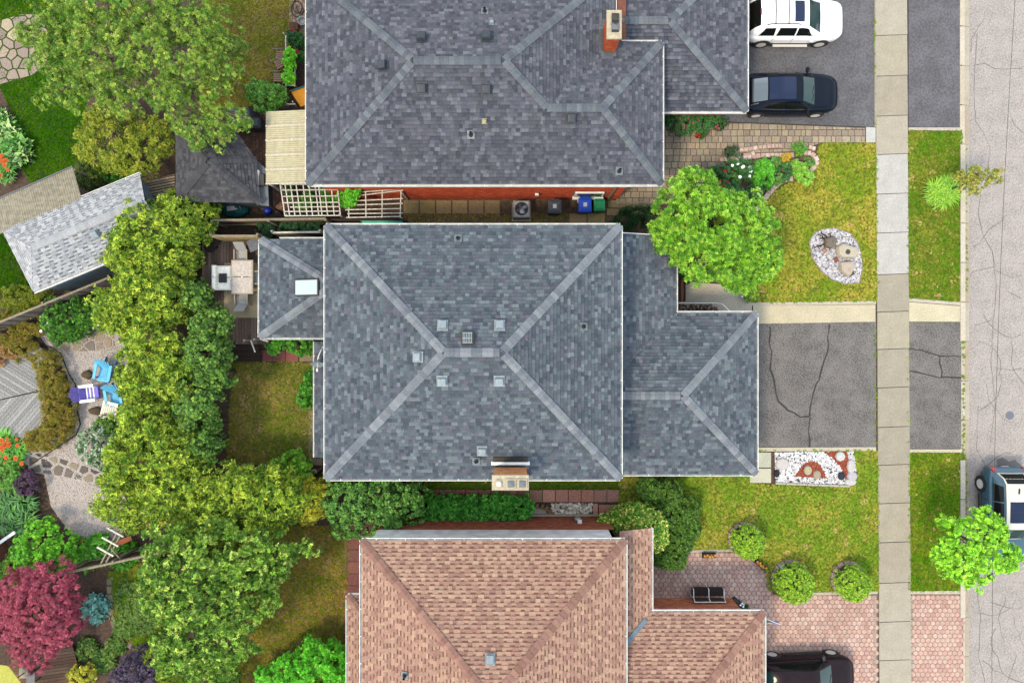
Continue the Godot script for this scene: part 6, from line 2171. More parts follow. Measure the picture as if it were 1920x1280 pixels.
func build_side_yards() -> void:
	# air conditioner
	var ac := thing("air_conditioner", "square pale grey air conditioner with a round fan by the brick wall", "air conditioner", spot(978, 391, 0.75) * V(1, 0, 1))
	part(ac, "casing", box_mesh(V(0.76, 0.7, 0.78), 0.06), M.ac_grey, at(V(0, 0.37, 0)))
	part(ac, "pad", box_mesh(V(0.9, 0.05, 0.9), 0.01), M.concrete_cap, at(V(0, 0.02, 0)))
	var fb := Bld.new()
	fb.lathe([[0.31, 0.722], [0.31, 0.73], [0.28, 0.735]], 24)
	part(ac, "fan_well", fb.mesh(), M.ac_dark)
	for k in 4:
		var b := Bld.new()
		var a := TAU * k / 4.0 + 0.5
		b.box(Transform3D(Basis(Vector3.UP, a) * Basis(Vector3.RIGHT, 0.12), V(cos(a) * 0.15, 0.752, -sin(a) * 0.15)), V(0.2, 0.006, 0.13))
		part(ac, "fan_blade", b.mesh(), M.steel)
	for k in 3:
		var gb := Bld.new()
		var ring := []
		for i in 25:
			ring.append(V(cos(TAU * i / 24.0), 0, sin(TAU * i / 24.0)) * (0.1 + k * 0.09) + V(0, 0.77, 0))
		gb.tube(ring, 0.007, 0.007, 4)
		part(ac, "guard_ring", gb.mesh(), M.steel)
	var hb := Bld.new()
	hb.lathe([[0.06, 0.74], [0.06, 0.775], [0.02, 0.78]], 12)
	part(ac, "hub", hb.mesh(), M.steel)
	part(ac, "label", box_mesh(V(0.15, 0.006, 0.15)), M.label_white, at(V(0.0, 0.776, 0.14)))
	var eb := thing("electric_box", "small white disconnect box on the wall above the air conditioner", "electric box", V(1.12, 1.3, -6.6))
	part(eb, "case", box_mesh(V(0.16, 0.26, 0.1), 0.02), M.white_trim)
	part(eb, "conduit", box_mesh(V(0.03, 0.7, 0.03)), M.frame_bronze, at(V(-0.02, -0.45, 0.0)))
	var bins := [["grey wheeled bin with a white label beside the air conditioner", 1040, 387, M.bin_grey, 0.6, 0.58], ["blue wheeled recycling bin with a white label below the small window", 1097, 384, M.bin_blue, 0.58, 0.62], ["green organics bin standing beside the blue bin", 1125, 383, M.bin_green, 0.5, 0.5]]
	for q in bins:
		var t := thing("wheeled_bin", q[0], "bin", spot(q[1], q[2], 1.0) * V(1, 0, 1), 0.0, "bins along the brick wall")
		var w: float = q[4]
		var d: float = q[5]
		var hh := 0.98 if w > 0.55 else 0.8
		var b := Bld.new()
		b.loft([[V(-w * 0.4, 0.03, -d * 0.38), V(w * 0.4, 0.03, -d * 0.38), V(w * 0.4, 0.03, d * 0.38), V(-w * 0.4, 0.03, d * 0.38)], [V(-w * 0.5, hh, -d * 0.5), V(w * 0.5, hh, -d * 0.5), V(w * 0.5, hh, d * 0.5), V(-w * 0.5, hh, d * 0.5)]], true, true)
		part(t, "body", b.mesh(), q[3])
		var l := Bld.new()
		l.loft([[V(-w * 0.52, hh, -d * 0.52), V(w * 0.52, hh, -d * 0.52), V(w * 0.52, hh, d * 0.54), V(-w * 0.52, hh, d * 0.54)], [V(-w * 0.5, hh + 0.04, -d * 0.5), V(w * 0.5, hh + 0.04, -d * 0.5), V(w * 0.5, hh + 0.04, d * 0.5), V(-w * 0.5, hh + 0.04, d * 0.5)], [V(-w * 0.3, hh + 0.1, -d * 0.3), V(w * 0.3, hh + 0.1, -d * 0.3), V(w * 0.3, hh + 0.1, d * 0.3), V(-w * 0.3, hh + 0.1, d * 0.3)]], true, true)
		var lid := part(t, "lid", l.mesh(), q[3])
		if w > 0.55:
			part(lid, "label", box_mesh(V(0.16, 0.006, 0.18)), M.label_white, at(V(0, hh + 0.105, 0)))
			for k in 3:
				part(lid, "rib", box_mesh(V(0.03, 0.03, 0.14), 0.005), q[3], at(V(-0.18 + k * 0.18, hh + 0.055, -d * 0.42)))
		else:
			for k in 3:
				part(lid, "rib", box_mesh(V(0.34, 0.02, 0.02), 0.004), q[3], at(V(0, hh + 0.105, -0.1 + k * 0.1)))
		part(t, "handle", box_mesh(V(w * 0.8, 0.04, 0.05), 0.01), q[3], at(V(0, hh - 0.02, -d * 0.56)))
		for s in [-1.0, 1.0]:
			var wh := Bld.new()
			wh.lathe([[0.1, -0.03], [0.12, -0.02], [0.12, 0.02], [0.1, 0.03]], 12, Vector3.ZERO, Basis(Vector3.BACK, PI / 2))
			part(t, "wheel", wh.mesh(), M.rubber, at(V(s * w * 0.42, 0.12, -d * 0.42)))
	var tap := thing("hose_tap", "white tap fixture on the wall beside the blue bin", "tap", V(3.12, 0.5, -6.58))
	part(tap, "body", box_mesh(V(0.07, 0.18, 0.12), 0.02), M.white_trim)
	part(tap, "spout", box_mesh(V(0.1, 0.06, 0.16), 0.02), M.white_trim, at(V(-0.04, -0.06, 0.1)))
	# bags and ball behind the dark shed
	var bag := thing("compost_bag", "teal plastic bag with white print lying by the dark shed", "bag", spot(443, 394))
	var bb := Bld.new()
	bb.lathe([[0.55, 0.0], [0.7, 0.12], [0.6, 0.26], [0.3, 0.33]], 12)
	for i in bb.v.size():
		bb.v[i] *= V(0.95, 1.0 + 0.2 * sin(bb.v[i].x * 9.0), 0.55)
	part(bag, "sack", bb.mesh(true), M.bag_teal)
	part(bag, "print", box_mesh(V(0.62, 0.012, 0.22), 0.004), M.label_white, Transform3D(Basis(Vector3.UP, 0.15), V(0.0, 0.345, -0.05)))
	var ball := thing("play_ball", "dark blue ball beside the bags by the fence", "ball", spot(502, 395, 0.18) * V(1, 0, 1))
	var sp := SphereMesh.new()
	sp.radius = 0.19
	sp.height = 0.38
	sp.radial_segments = 20
	sp.rings = 10
	part(ball, "shell", sp, M.blue_ball, at(V(0, 0.19, 0)))
	var seam := Bld.new()
	var ring := []
	for i in 21:
		ring.append(V(cos(TAU * i / 20.0) * 0.191, 0.19 + sin(TAU * i / 20.0) * 0.191, 0))
	seam.tube(ring, 0.006, 0.006, 4)
	part(ball, "seam", seam.mesh(), M.bin_blue)
	var coil := thing("wire_coil", "coil of grey wire beside the dark blue ball", "wire coil", spot(490, 390))
	for k in 3:
		var cb := Bld.new()
		var rr := []
		for i in 17:
			rr.append(V(cos(TAU * i / 16.0) * (0.14 + k * 0.02), 0.03 + k * 0.03, sin(TAU * i / 16.0) * (0.14 + k * 0.02)))
		cb.tube(rr, 0.012, 0.012, 4)
		part(coil, "loop", cb.mesh(), M.steel)
	# raised vegetable racks and chairs behind the north house
	var rack := thing("vegetable_rack", "white framed vegetable rack full of lettuce by the back lawn", "planter")
	for x in [535.5, 552.5]:
		part(rack, "rail", box_mesh(V(0.05, 0.06, 3.1 if x < 540 else 1.7), 0.01), M.wood_white, at(spot(x, 130 if x < 540 else 128, 0.7)))
	for z in [68, 160, 195]:
		part(rack, "crossbar", box_mesh(V(0.48, 0.05, 0.05), 0.01), M.wood_white, at(spot(544, z, 0.7)))
		part(rack, "leg", box_mesh(V(0.05, 0.68, 0.05)), M.wood_white, at(spot(535.5, z, 0.34)))
		part(rack, "leg", box_mesh(V(0.05, 0.68, 0.05)), M.wood_white, at(spot(552.5, z, 0.34)))
	part(rack, "soil_box", box_mesh(V(0.4, 0.3, 1.7)), M.mulch, at(spot(544, 128, 0.5)))
	var ci := 0
	for q in [[526, 104, 0.0, "woven brown folding seat nearest the white rack top"], [524, 120, 0.5, "tilted woven brown seat in the middle of three"], [521, 146, 0.0, "woven brown seat standing apart from the other two"]]:
		var t := thing("garden_stool", q[3], "stool", spot(q[0], q[1], 0.4) * V(1, 0, 1), q[2], "woven seats by the vegetable rack")
		part(t, "seat", box_mesh(V(0.4, 0.05, 0.4), 0.01), M.terracotta, at(V(0, 0.42, 0)))
		for k in 4:
			part(t, "strap", box_mesh(V(0.4, 0.012, 0.05)), M.wood_pale, at(V(0, 0.45, -0.15 + k * 0.1)))
		for s in [[-0.17, -0.17], [0.17, -0.17], [-0.17, 0.17], [0.17, 0.17]]:
			part(t, "leg", box_mesh(V(0.035, 0.4, 0.035)), M.frame_bronze, at(V(s[0], 0.2, s[1])))
		var ab := Bld.new()
		ab.tube([V(-0.22, 0.0, -0.22), V(-0.3, 0.6, -0.22), V(0.2, 0.62, -0.24)], 0.014, 0.014, 5)
		part(t, "arm", ab.mesh(), M.steel)
		ci += 1
	var tent := thing("play_tent", "orange play tent with a teal edge under the bungalow eave", "tent", spot(568, 192))
	var tt := Bld.new()
	tt.loft([[V(-0.35, 0.75, -0.25), V(0.6, 0.85, -0.5), V(0.6, 0.85, 0.3), V(0.1, 0.7, 0.45)], [V(-0.3, 0.0, -0.2), V(0.55, 0.0, -0.45), V(0.55, 0.0, 0.28), V(0.12, 0.0, 0.4)]], true, true)
	part(tent, "fabric", tt.mesh(), M.orange_fabric)
	var te := Bld.new()
	te.tube([V(-0.38, 0.78, -0.24), V(0.6, 0.88, -0.52)], 0.04, 0.04, 6)
	part(tent, "edge", te.mesh(), M.bag_teal)
	var hs := thing("garden_hose", "coiled dark hose on the pavers at the top edge", "hose")
	var hp := []
	for i in 40:
		var a := i * 0.42
		var rr := 10.0 + 4.0 * sin(i * 0.3)
		hp.append(spot(558 + cos(a) * rr + i * 0.1, 14 + sin(a) * rr * 1.3, 0.03 + i * 0.001))
	var hh2 := Bld.new()
	hh2.tube(hp, 0.022, 0.022, 5)
	part(hs, "tube", hh2.mesh(), M.hose)
	var tp := thing("plant_pot", "square terracotta planter with red flowers on the rear pavers", "pot", spot(553, 53))
	part(tp, "tub", box_mesh(V(0.42, 0.3, 0.36), 0.02), M.terracotta, at(V(0, 0.15, 0)))
	part(tp, "soil", box_mesh(V(0.34, 0.02, 0.28)), M.mulch, at(V(0, 0.3, 0)))
	var bk := thing("bucket", "dark rimmed bucket on the pavers beside the eave", "bucket", spot(570, 45))
	var bkb := Bld.new()
	bkb.lathe([[0.13, 0.0], [0.19, 0.36], [0.21, 0.37], [0.19, 0.37], [0.16, 0.2]], 16)
	part(bk, "pail", bkb.mesh(), M.ac_grey)
	var bkh := Bld.new()
	bkh.tube([V(-0.2, 0.36, 0), V(-0.1, 0.42, 0.16), V(0.1, 0.42, 0.16), V(0.2, 0.36, 0)], 0.01, 0.01, 5)
	part(bk, "handle", bkh.mesh(), M.frame_bronze)
	# cobbled bed with window well beside the south house
	var bed := outline([1034, 944, 1110, 944, 1110, 965, 1034, 966])
	structure("cobble_bed_ground", sheet(bed, 0.0, 0.06), M.soil)
	pebbles("cobble_pebbles", bed, 0.0, 0.075, 230.0, [tone(230, 218, 196, 1.7), tone(212, 198, 174, 1.7), tone(240, 232, 216, 1.5), tone(184, 168, 148, 1.7)], 31)
	var ww := thing("window_well", "arched brick window well beside the cobbled bed", "window well", spot(1007, 957))
	for i in 9:
		var a := PI + PI * i / 8.0
		part(ww, "brick", tinted([tone(190, 150, 108), tone(176, 136, 98)][i % 2], box_mesh(V(0.16, 0.14, 0.22), 0.015)), M.paver, Transform3D(Basis(Vector3.UP, -a + PI / 2), V(cos(a) * 0.62, 0.04, sin(a) * 0.34 + 0.12)))
	var wf := Bld.new()
	wf.prism(PackedVector2Array([Vector2(-0.5, 0.15), Vector2(-0.35, -0.12), Vector2(0.35, -0.12), Vector2(0.5, 0.15)]), -0.02, 0.012)
	part(ww, "floor", wf.mesh(), M.gravel_bed)

# ------------------------------------------------------------------ front gardens and cars

func potted(label: String, u: float, v: float, r: float, m: Material, leaf: Array, bloom: Material = null) -> void:
	var t := thing("potted_plant", label, "potted plant", spot(u, v))
	var b := Bld.new()
	b.lathe([[r * 0.7, 0.0], [r, 0.28], [r * 1.08, 0.3], [r * 1.0, 0.31], [r * 0.9, 0.26]], 16)
	part(t, "pot", b.mesh(), m)
	crown(t, "foliage", [[spot(u, v) + V(0.05, 0.4, 0.02), V(r * 1.1, 0.22, r * 1.1)]], {"palette": leaf, "size": 0.1, "clump": 0.1, "density": 3.0, "kind": "small"}, hash(label))
	if bloom:
		blossoms(t, "flower", [[u - 2, v - 1, 0.6], [u + 3, v + 2, 0.62], [u + 1, v - 4, 0.6], [u + 4, v - 2, 0.58]], 0.05, bloom)

func build_front() -> void:
	var leafy := [tone(70, 120, 40), tone(90, 140, 50), tone(50, 96, 34)]
	# block borders of the north flower bed
	var bd := thing("bed_edging", "pinkish tumbled block edging around the rose bed", "edging")
	var rows := [
		[[1385, 282, 1402, 281, 1420, 277, 1445, 275, 1465, 274], 8.0, 7.5],
		[[1392, 292, 1402, 293, 1414, 287], 8.0, 8.0],
		[[1348, 300, 1375, 298, 1400, 297, 1425, 292, 1460, 292, 1488, 291], 9.2, 8.5],
		[[1505, 287, 1520, 288, 1527, 294, 1532, 303, 1528, 310, 1522, 318, 1518, 322], 9.0, 8.5],
		[[1515, 276, 1528, 280], 9.0, 7.0],
		[[1486, 335, 1470, 337, 1458, 345, 1449, 354, 1440, 363, 1432, 374, 1424, 386, 1415, 396], 9.5, 9.0],
	]
	for r in rows:
		var path := PackedVector2Array()
		for i in range(0, r[0].size(), 2):
			path.append(flat(r[0][i], r[0][i + 1]))
		var step: float = r[1] / 40.0
		for i in path.size() - 1:
			var n := maxi(1, roundi(path[i].distance_to(path[i + 1]) / step))
			for k in n:
				var p := path[i].lerp(path[i + 1], (k + 0.5) / n)
				var d := path[i + 1] - path[i]
				var c: Color = [tone(230, 200, 184, 2.1), tone(222, 190, 176, 2.1), tone(238, 214, 200, 2.1), tone(214, 180, 164, 2.1)][rng.randi() % 4]
				part(bd, "block", tinted(c, box_mesh(V(path[i].distance_to(path[i + 1]) / n - 0.015, 0.16, r[2] / 40.0), 0.02)), M.paver, Transform3D(Basis(Vector3.UP, -d.angle() + rng.randf_range(-0.08, 0.08)), V(p.x, 0.05 + rng.randf_range(-0.01, 0.01), p.y)))
	structure("rose_bed_ground", sheet(outline([1320, 318, 1345, 300, 1392, 295, 1400, 283, 1520, 276, 1528, 300, 1515, 325, 1490, 337, 1455, 350, 1420, 395, 1380, 390, 1340, 350]), 0.008, 0.1), M.soil)
	var br := [tone(226, 60, 52), tone(240, 240, 236)]
	# gravel oval with three boulders
	var oval := outline([1517, 455, 1524, 440, 1540, 430, 1565, 427, 1595, 438, 1608, 455, 1614, 475, 1617, 500, 1612, 530, 1585, 532, 1560, 524, 1540, 508, 1524, 485])
	structure("white_gravel_ground", sheet(oval, 0.014, 0.1), M.white_bed)
	pebbles("white_gravel", oval, 0.014, 0.045, 420.0, [tone(236, 234, 238, 2.2), tone(214, 212, 220, 2.2), tone(246, 244, 242, 2.0), tone(140, 136, 140), tone(190, 186, 196, 2.2)], 51)
	var edg := thing("bed_edging", "thin dark edging strip round the white gravel oval", "edging")
	var pts := []
	for p in oval:
		pts.append(V(p.x, 0.03, p.y))
	pts.append(pts[0])
	var eb := Bld.new()
	eb.tube(pts, 0.03, 0.03, 5)
	part(edg, "strip", eb.mesh(), M.wood_pale)
	var stones := [["cream boulder with a dark hollow on the white gravel", [1566, 464, 1576, 457, 1592, 462, 1603, 465, 1607, 476, 1600, 484, 1575, 484, 1568, 478], tone(232, 222, 196), 0.3], ["pinkish cream pointed boulder on the white gravel", [1572, 492, 1597, 490, 1600, 500, 1592, 516, 1586, 518, 1574, 508], tone(230, 212, 192), 0.28], ["grey brown weathered stump stone on the white gravel", [1544, 448, 1560, 444, 1566, 450, 1563, 462, 1556, 467, 1544, 462], tone(150, 136, 122), 0.3]]
	for s in stones:
		var t := thing("boulder", s[0], "boulder")
		var b := Bld.new()
		b.col = s[2]
		var poly := outline(s[1])
		var c := Vector2.ZERO
		for p in poly:
			c += p
		c /= poly.size()
		var rings := []
		for q in [[1.02, -0.02], [1.05, 0.35], [0.9, 0.85], [0.55, 1.0], [0.1, 0.96]]:
			var ring := []
			for p in poly:
				var o := c.lerp(p, q[0])
				ring.append(V(o.x, 0.02 + s[3] * q[1] + 0.02 * sin(p.x * 20.0), o.y))
			rings.append(ring)
		b.loft(rings, true, true)
		part(t, "rock", b.mesh(), M.stone)
		if s[0].begins_with("cream"):
			var hb := Bld.new()
			hb.lathe([[0.1, 0.0], [0.12, 0.02], [0.07, 0.03]], 9)
			part(t, "hollow", hb.mesh(), M.frame_bronze, at(spot(1590, 472, 0.3) + V(0, 0.01, 0)))
	var drift := thing("driftwood", "dark twisted driftwood root lying on the white gravel", "driftwood")
	for q in [[1556, 455, 1540, 436, 0.05], [1552, 458, 1534, 462, 0.045], [1550, 450, 1536, 447, 0.045], [1556, 448, 1556, 438, 0.04], [1540, 462, 1526, 464, 0.035], [1562, 463, 1548, 464, 0.04], [1544, 448, 1536, 440, 0.035]]:
		var b := Bld.new()
		b.tube([spot(q[0], q[1], 0.12), spot((q[0] + q[2]) * 0.5 + 2.0, (q[1] + q[3]) * 0.5 - 2.0, 0.16), spot(q[2], q[3], 0.06)], q[4], q[4] * 0.5, 6)
		part(drift, "branch", b.mesh(true), M.wood_dark)
	for q in [["small white stone pair below the driftwood", 1554, 481, tone(246, 240, 236)], ["small pink stone touching the driftwood", 1545, 470, tone(214, 160, 140)], ["long red brown stone between the boulders", 1567, 487, tone(176, 106, 84)], ["small white block beside the pinkish boulder", 1564, 503, tone(240, 238, 236)], ["dark grey stone at the lower end of the oval", 1596, 513, tone(110, 100, 94)]]:
		var t := thing("garden_stone", q[0], "stone", spot(q[1], q[2]))
		var b := Bld.new()
		b.col = q[3]
		b.box(at(V(0, 0.07, 0), q[1] * 0.7), V(0.18, 0.13, 0.24), 0.05)
		part(t, "rock", b.mesh(), M.stone)
	# triangular rock bed south of the driveway
	var bedw := outline([1453, 848, 1600, 846, 1606, 880, 1602, 902, 1580, 910, 1455, 904])
	structure("rock_bed_ground", sheet(bedw, 0.012, 0.1), M.white_bed)
	var fan := outline([1489, 893, 1500, 878, 1508, 868, 1520, 864, 1533, 866, 1543, 878, 1551, 896])
	var wedge := outline([1545, 847, 1588, 846, 1594, 870, 1592, 896, 1585, 898, 1576, 876, 1560, 858])
	structure("red_gravel_ground", sheet(fan, 0.018, 0.1), M.red_bed)
	structure("red_gravel_ground", sheet(wedge, 0.018, 0.1), M.red_bed)
	pebbles("white_gravel", bedw, 0.012, 0.045, 400.0, [tone(240, 238, 238, 1.8), tone(226, 224, 224, 1.8), tone(248, 248, 246, 1.6), tone(96, 98, 102), tone(196, 194, 196, 1.8)], 53, [fan, wedge])
	pebbles("red_gravel", fan, 0.018, 0.04, 420.0, [tone(196, 96, 68), tone(214, 120, 90), tone(176, 82, 58)], 54)
	pebbles("red_gravel", wedge, 0.018, 0.04, 420.0, [tone(196, 96, 68), tone(214, 120, 90), tone(176, 82, 58)], 55)
	for q in [["large flat white stone at the driveway end of the rock bed", 1466, 869, 0.34, 0.3, tone(244, 236, 232)], ["cream stone in the middle of the red gravel fan", 1514, 881, 0.2, 0.24, tone(226, 212, 176)], ["pale stone beside the cream stone in red gravel", 1531, 889, 0.2, 0.22, tone(206, 190, 162)], ["white square stone in the red gravel wedge", 1575, 855, 0.24, 0.24, tone(246, 246, 242)], ["white edge stone near the lawn corner of the bed", 1595, 874, 0.2, 0.36, tone(244, 238, 234)], ["pale lilac edge stone at the bed end", 1597, 892, 0.26, 0.24, tone(230, 224, 232)], ["white edge stone at the lower bed corner", 1594, 903, 0.3, 0.18, tone(240, 238, 234)], ["dark slate stone at the right of the rock bed", 1577, 892, 0.18, 0.2, tone(62, 66, 78)], ["dark square stone by the side path", 1456, 887, 0.14, 0.2, tone(52, 58, 64)]]:
		var t := thing("garden_stone", q[0], "stone", spot(q[1], q[2]))
		var b := Bld.new()
		b.col = q[5]
		b.lathe([[0.9, 0.0], [1.0, 0.06], [0.85, 0.13], [0.4, 0.16]], 8)
		for i in b.v.size():
			b.v[i] *= V(q[3], 1.0, q[4])
		part(t, "rock", b.mesh(), M.stone)
	var fr := thing("bed_edging", "pale stone strip along the lawn side of the rock bed", "edging")
	for i in 7:
		part(fr, "block", tinted(tone(226, 218, 200), box_mesh(V(0.48, 0.14, 0.1), 0.02)), M.paver, Transform3D(Basis(Vector3.UP, -0.04), spot(1464 + i * 20.0, 906 + i * 0.8, 0.04)))
	potted("dark planter with mixed flowers at the garage corner of the bungalow", 1345, 239, 0.24, M.pot_navy, leafy, M.petal_pink)
	potted("navy pot with trailing greenery on the pale block path", 1363, 288, 0.22, M.pot_navy, [tone(70, 100, 60), tone(96, 124, 74)])
	potted("small pot of red leaved flowers near the paved path", 1308, 255, 0.16, M.pot_black, leafy, M.petal_red)
	# porch bench and entry rails of the main house
	var pb := thing("porch_bench", "narrow brown wooden bench against the porch wall", "bench", spot(1275, 546))
	for k in 3:
		part(pb, "slat", box_mesh(V(0.1, 0.03, 1.0), 0.005), M.terracotta if k == 1 else M.wood_dark, at(V(-0.11 + k * 0.11, 0.44, 0)))
	for z in [-0.4, 0.4]:
		part(pb, "leg", box_mesh(V(0.3, 0.42, 0.05)), M.wood_dark, at(V(0, 0.21, z)))
	var rl := thing("porch_railing", "white metal porch railing beside the pebble bed", "railing")
	var rb := Bld.new()
	rb.tube([spot(1268, 568, 0.9), spot(1342, 568, 0.9), spot(1355, 570, 0.9), spot(1372, 587, 0.5)], 0.03, 0.03, 6)
	part(rl, "handrail", rb.mesh(), M.white_trim)
	for q in [1272, 1290, 1308, 1326, 1340]:
		part(rl, "baluster", box_mesh(V(0.03, 0.88, 0.03)), M.white_trim, at(spot(q, 568, 0.9) * V(1, 0, 1) + V(0, 0.44, 0)))
	var pbed := outline([1268, 572, 1338, 572, 1352, 586, 1268, 586])
	structure("pebble_bed_ground", sheet(pbed, 0.03, 0.1), M.soil)
	pebbles("mixed_pebbles", pbed, 0.03, 0.06, 260.0, [tone(120, 100, 84), tone(170, 150, 130), tone(210, 196, 180), tone(84, 70, 60)], 61)
	# patio items on the south house walk
	var be := thing("garden_bench", "dark brown slatted bench with white metal arms on pink paving", "bench", spot(1327, 1112, 0.4) * V(1, 0, 1))
	for k in 5:
		part(be, "seat_slat", box_mesh(V(1.5, 0.03, 0.075), 0.005), M.bench_brown, at(V(0, 0.42, -0.26 + k * 0.085)))
	for k in 3:
		part(be, "back_slat", box_mesh(V(1.5, 0.07, 0.025), 0.005), M.bench_brown, at(V(0, 0.55 + k * 0.1, 0.18 + k * 0.02)))
	for x in [-0.7, 0.0, 0.7]:
		var b := Bld.new()
		b.tube([V(x, 0.0, -0.28), V(x, 0.6, -0.26), V(x, 0.62, 0.12), V(x, 0.84, 0.24), V(x, 0.0, 0.22)], 0.022, 0.022, 6)
		part(be, "arm_frame", b.mesh(), M.white_trim)
	part(be, "top_rail", box_mesh(V(1.46, 0.03, 0.03)), M.white_trim, at(V(0, 0.84, 0.24)))
	for q in [["wooden trough of yellow flowers at the lawn edge of pink paving", 1328, 1039, 0.0], ["dark trough of yellow flowers between two clipped shrubs", 1424, 1056, -0.7]]:
		var t := thing("flower_trough", q[0], "planter", spot(q[1], q[2]), q[3], "troughs of yellow flowers")
		part(t, "box", box_mesh(V(0.6, 0.22, 0.22), 0.02), M.bench_brown, at(V(0, 0.11, 0)))
		part(t, "soil", box_mesh(V(0.52, 0.02, 0.15)), M.mulch, at(V(0, 0.22, 0)))
		for i in 9:
			var f := part(t, "flower", blossom_mesh(), [M.petal_yellow, M.petal_orange][i % 2], at(V(-0.24 + i * 0.06, 0.27 + 0.02 * (i % 3), 0.05 * sin(i * 2.2)), i, Vector3.ONE * 0.05))
	var ump := thing("rolled_parasol", "rolled black parasol cover leaning at the brick garage wall", "parasol cover", spot(1382, 1128))
	var ub := Bld.new()
	ub.tube([V(-0.22, 0.12, -0.2), V(0.1, 0.16, 0.1), V(0.2, 0.16, 0.2)], 0.13, 0.11, 10)
	part(ump, "roll", ub.mesh(true), M.black_plastic)
	part(ump, "strap", box_mesh(V(0.06, 0.3, 0.3), 0.02), M.pillow_grey, Transform3D(Basis(Vector3.UP, -0.8), V(0.0, 0.14, 0.0)))
	potted("small white flowered pot beside the rolled black cover", 1391, 1135, 0.17, M.pot_black, leafy, M.petal_white)
	# sculpture and stone rings round the clipped shrubs
	var sc := thing("heron_sculpture", "blue grey heron sculpture on the lawn beside a clipped shrub", "sculpture", spot(1466, 1066))
	var hb2 := Bld.new()
	hb2.tube([V(0.1, 0.5, 0.12), V(0.0, 0.62, 0.0), V(-0.25, 0.78, -0.25), V(-0.5, 0.8, -0.5)], 0.09, 0.03, 8)
	part(sc, "body", hb2.mesh(true), M.siding_blue)
	var hw := Bld.new()
	hw.loft([[V(-0.05, 0.6, 0.2), V(0.15, 0.62, 0.05), V(0.15, 0.58, 0.05), V(-0.05, 0.56, 0.2)], [V(0.2, 0.55, 0.35), V(0.42, 0.55, 0.1), V(0.42, 0.52, 0.1), V(0.2, 0.52, 0.35)]], true, true)
	part(sc, "wing", hw.mesh(), M.steel)
	for s in [-0.06, 0.06]:
		part(sc, "leg", box_mesh(V(0.025, 0.55, 0.025)), M.steel, at(V(0.05 + s, 0.27, 0.05)))
	for q in [["stone ring under the clipped shrub nearest the juniper hedge", 1395, 1009, 28], ["stone ring under the clipped shrub by the sculpture", 1480, 1084, 32], ["stone ring under the clipped shrub nearest the sidewalk", 1590, 1084, 30]]:
		var t := thing("stone_ring", q[0], "edging", spot(q[1], q[2]), 0.0, "stone rings round the clipped shrubs")
		for i in 15:
			var a := TAU * i / 15.0
			var r: float = q[3] / 40.0
			part(t, "block", tinted([tone(214, 190, 168), tone(200, 178, 158)][i % 2], box_mesh(V(TAU * r / 15.0 - 0.012, 0.16, 0.16), 0.02)), M.paver, Transform3D(Basis(Vector3.UP, -a + PI / 2), V(cos(a) * r, 0.06, sin(a) * r)))
		var sb := Bld.new()
		sb.lathe([[q[3] / 40.0 - 0.05, 0.0], [q[3] / 40.0 - 0.05, 0.07]], 16)
		part(t, "soil", sb.mesh(), M.mulch)
	# overhead line along the street
	var wl := thing("overhead_wire", "thin black utility wire running above the street", "wire")
	var wp := []
	for i in 13:
		var f := i / 12.0
		var p := spot(1922, 60, 7.0).lerp(spot(1866, 1300, 7.0), f)
		p = spot(1926, -300, 7.0).lerp(spot(1862, 1560, 7.0), f)
		wp.append(p - V(0, 0.6 * 4.0 * f * (1.0 - f), 0))
	var wb := Bld.new()
	wb.tube(wp, 0.008, 0.008, 5)
	part(wl, "cable", wb.mesh(), M.wire)

func blossom_mesh() -> ArrayMesh:
	if not shared.has("bloom"):
		var t := Node3D.new()
		blossoms(t, "flower", [], 1.0, M.petal_white)
		t.free()
	return shared["bloom"]

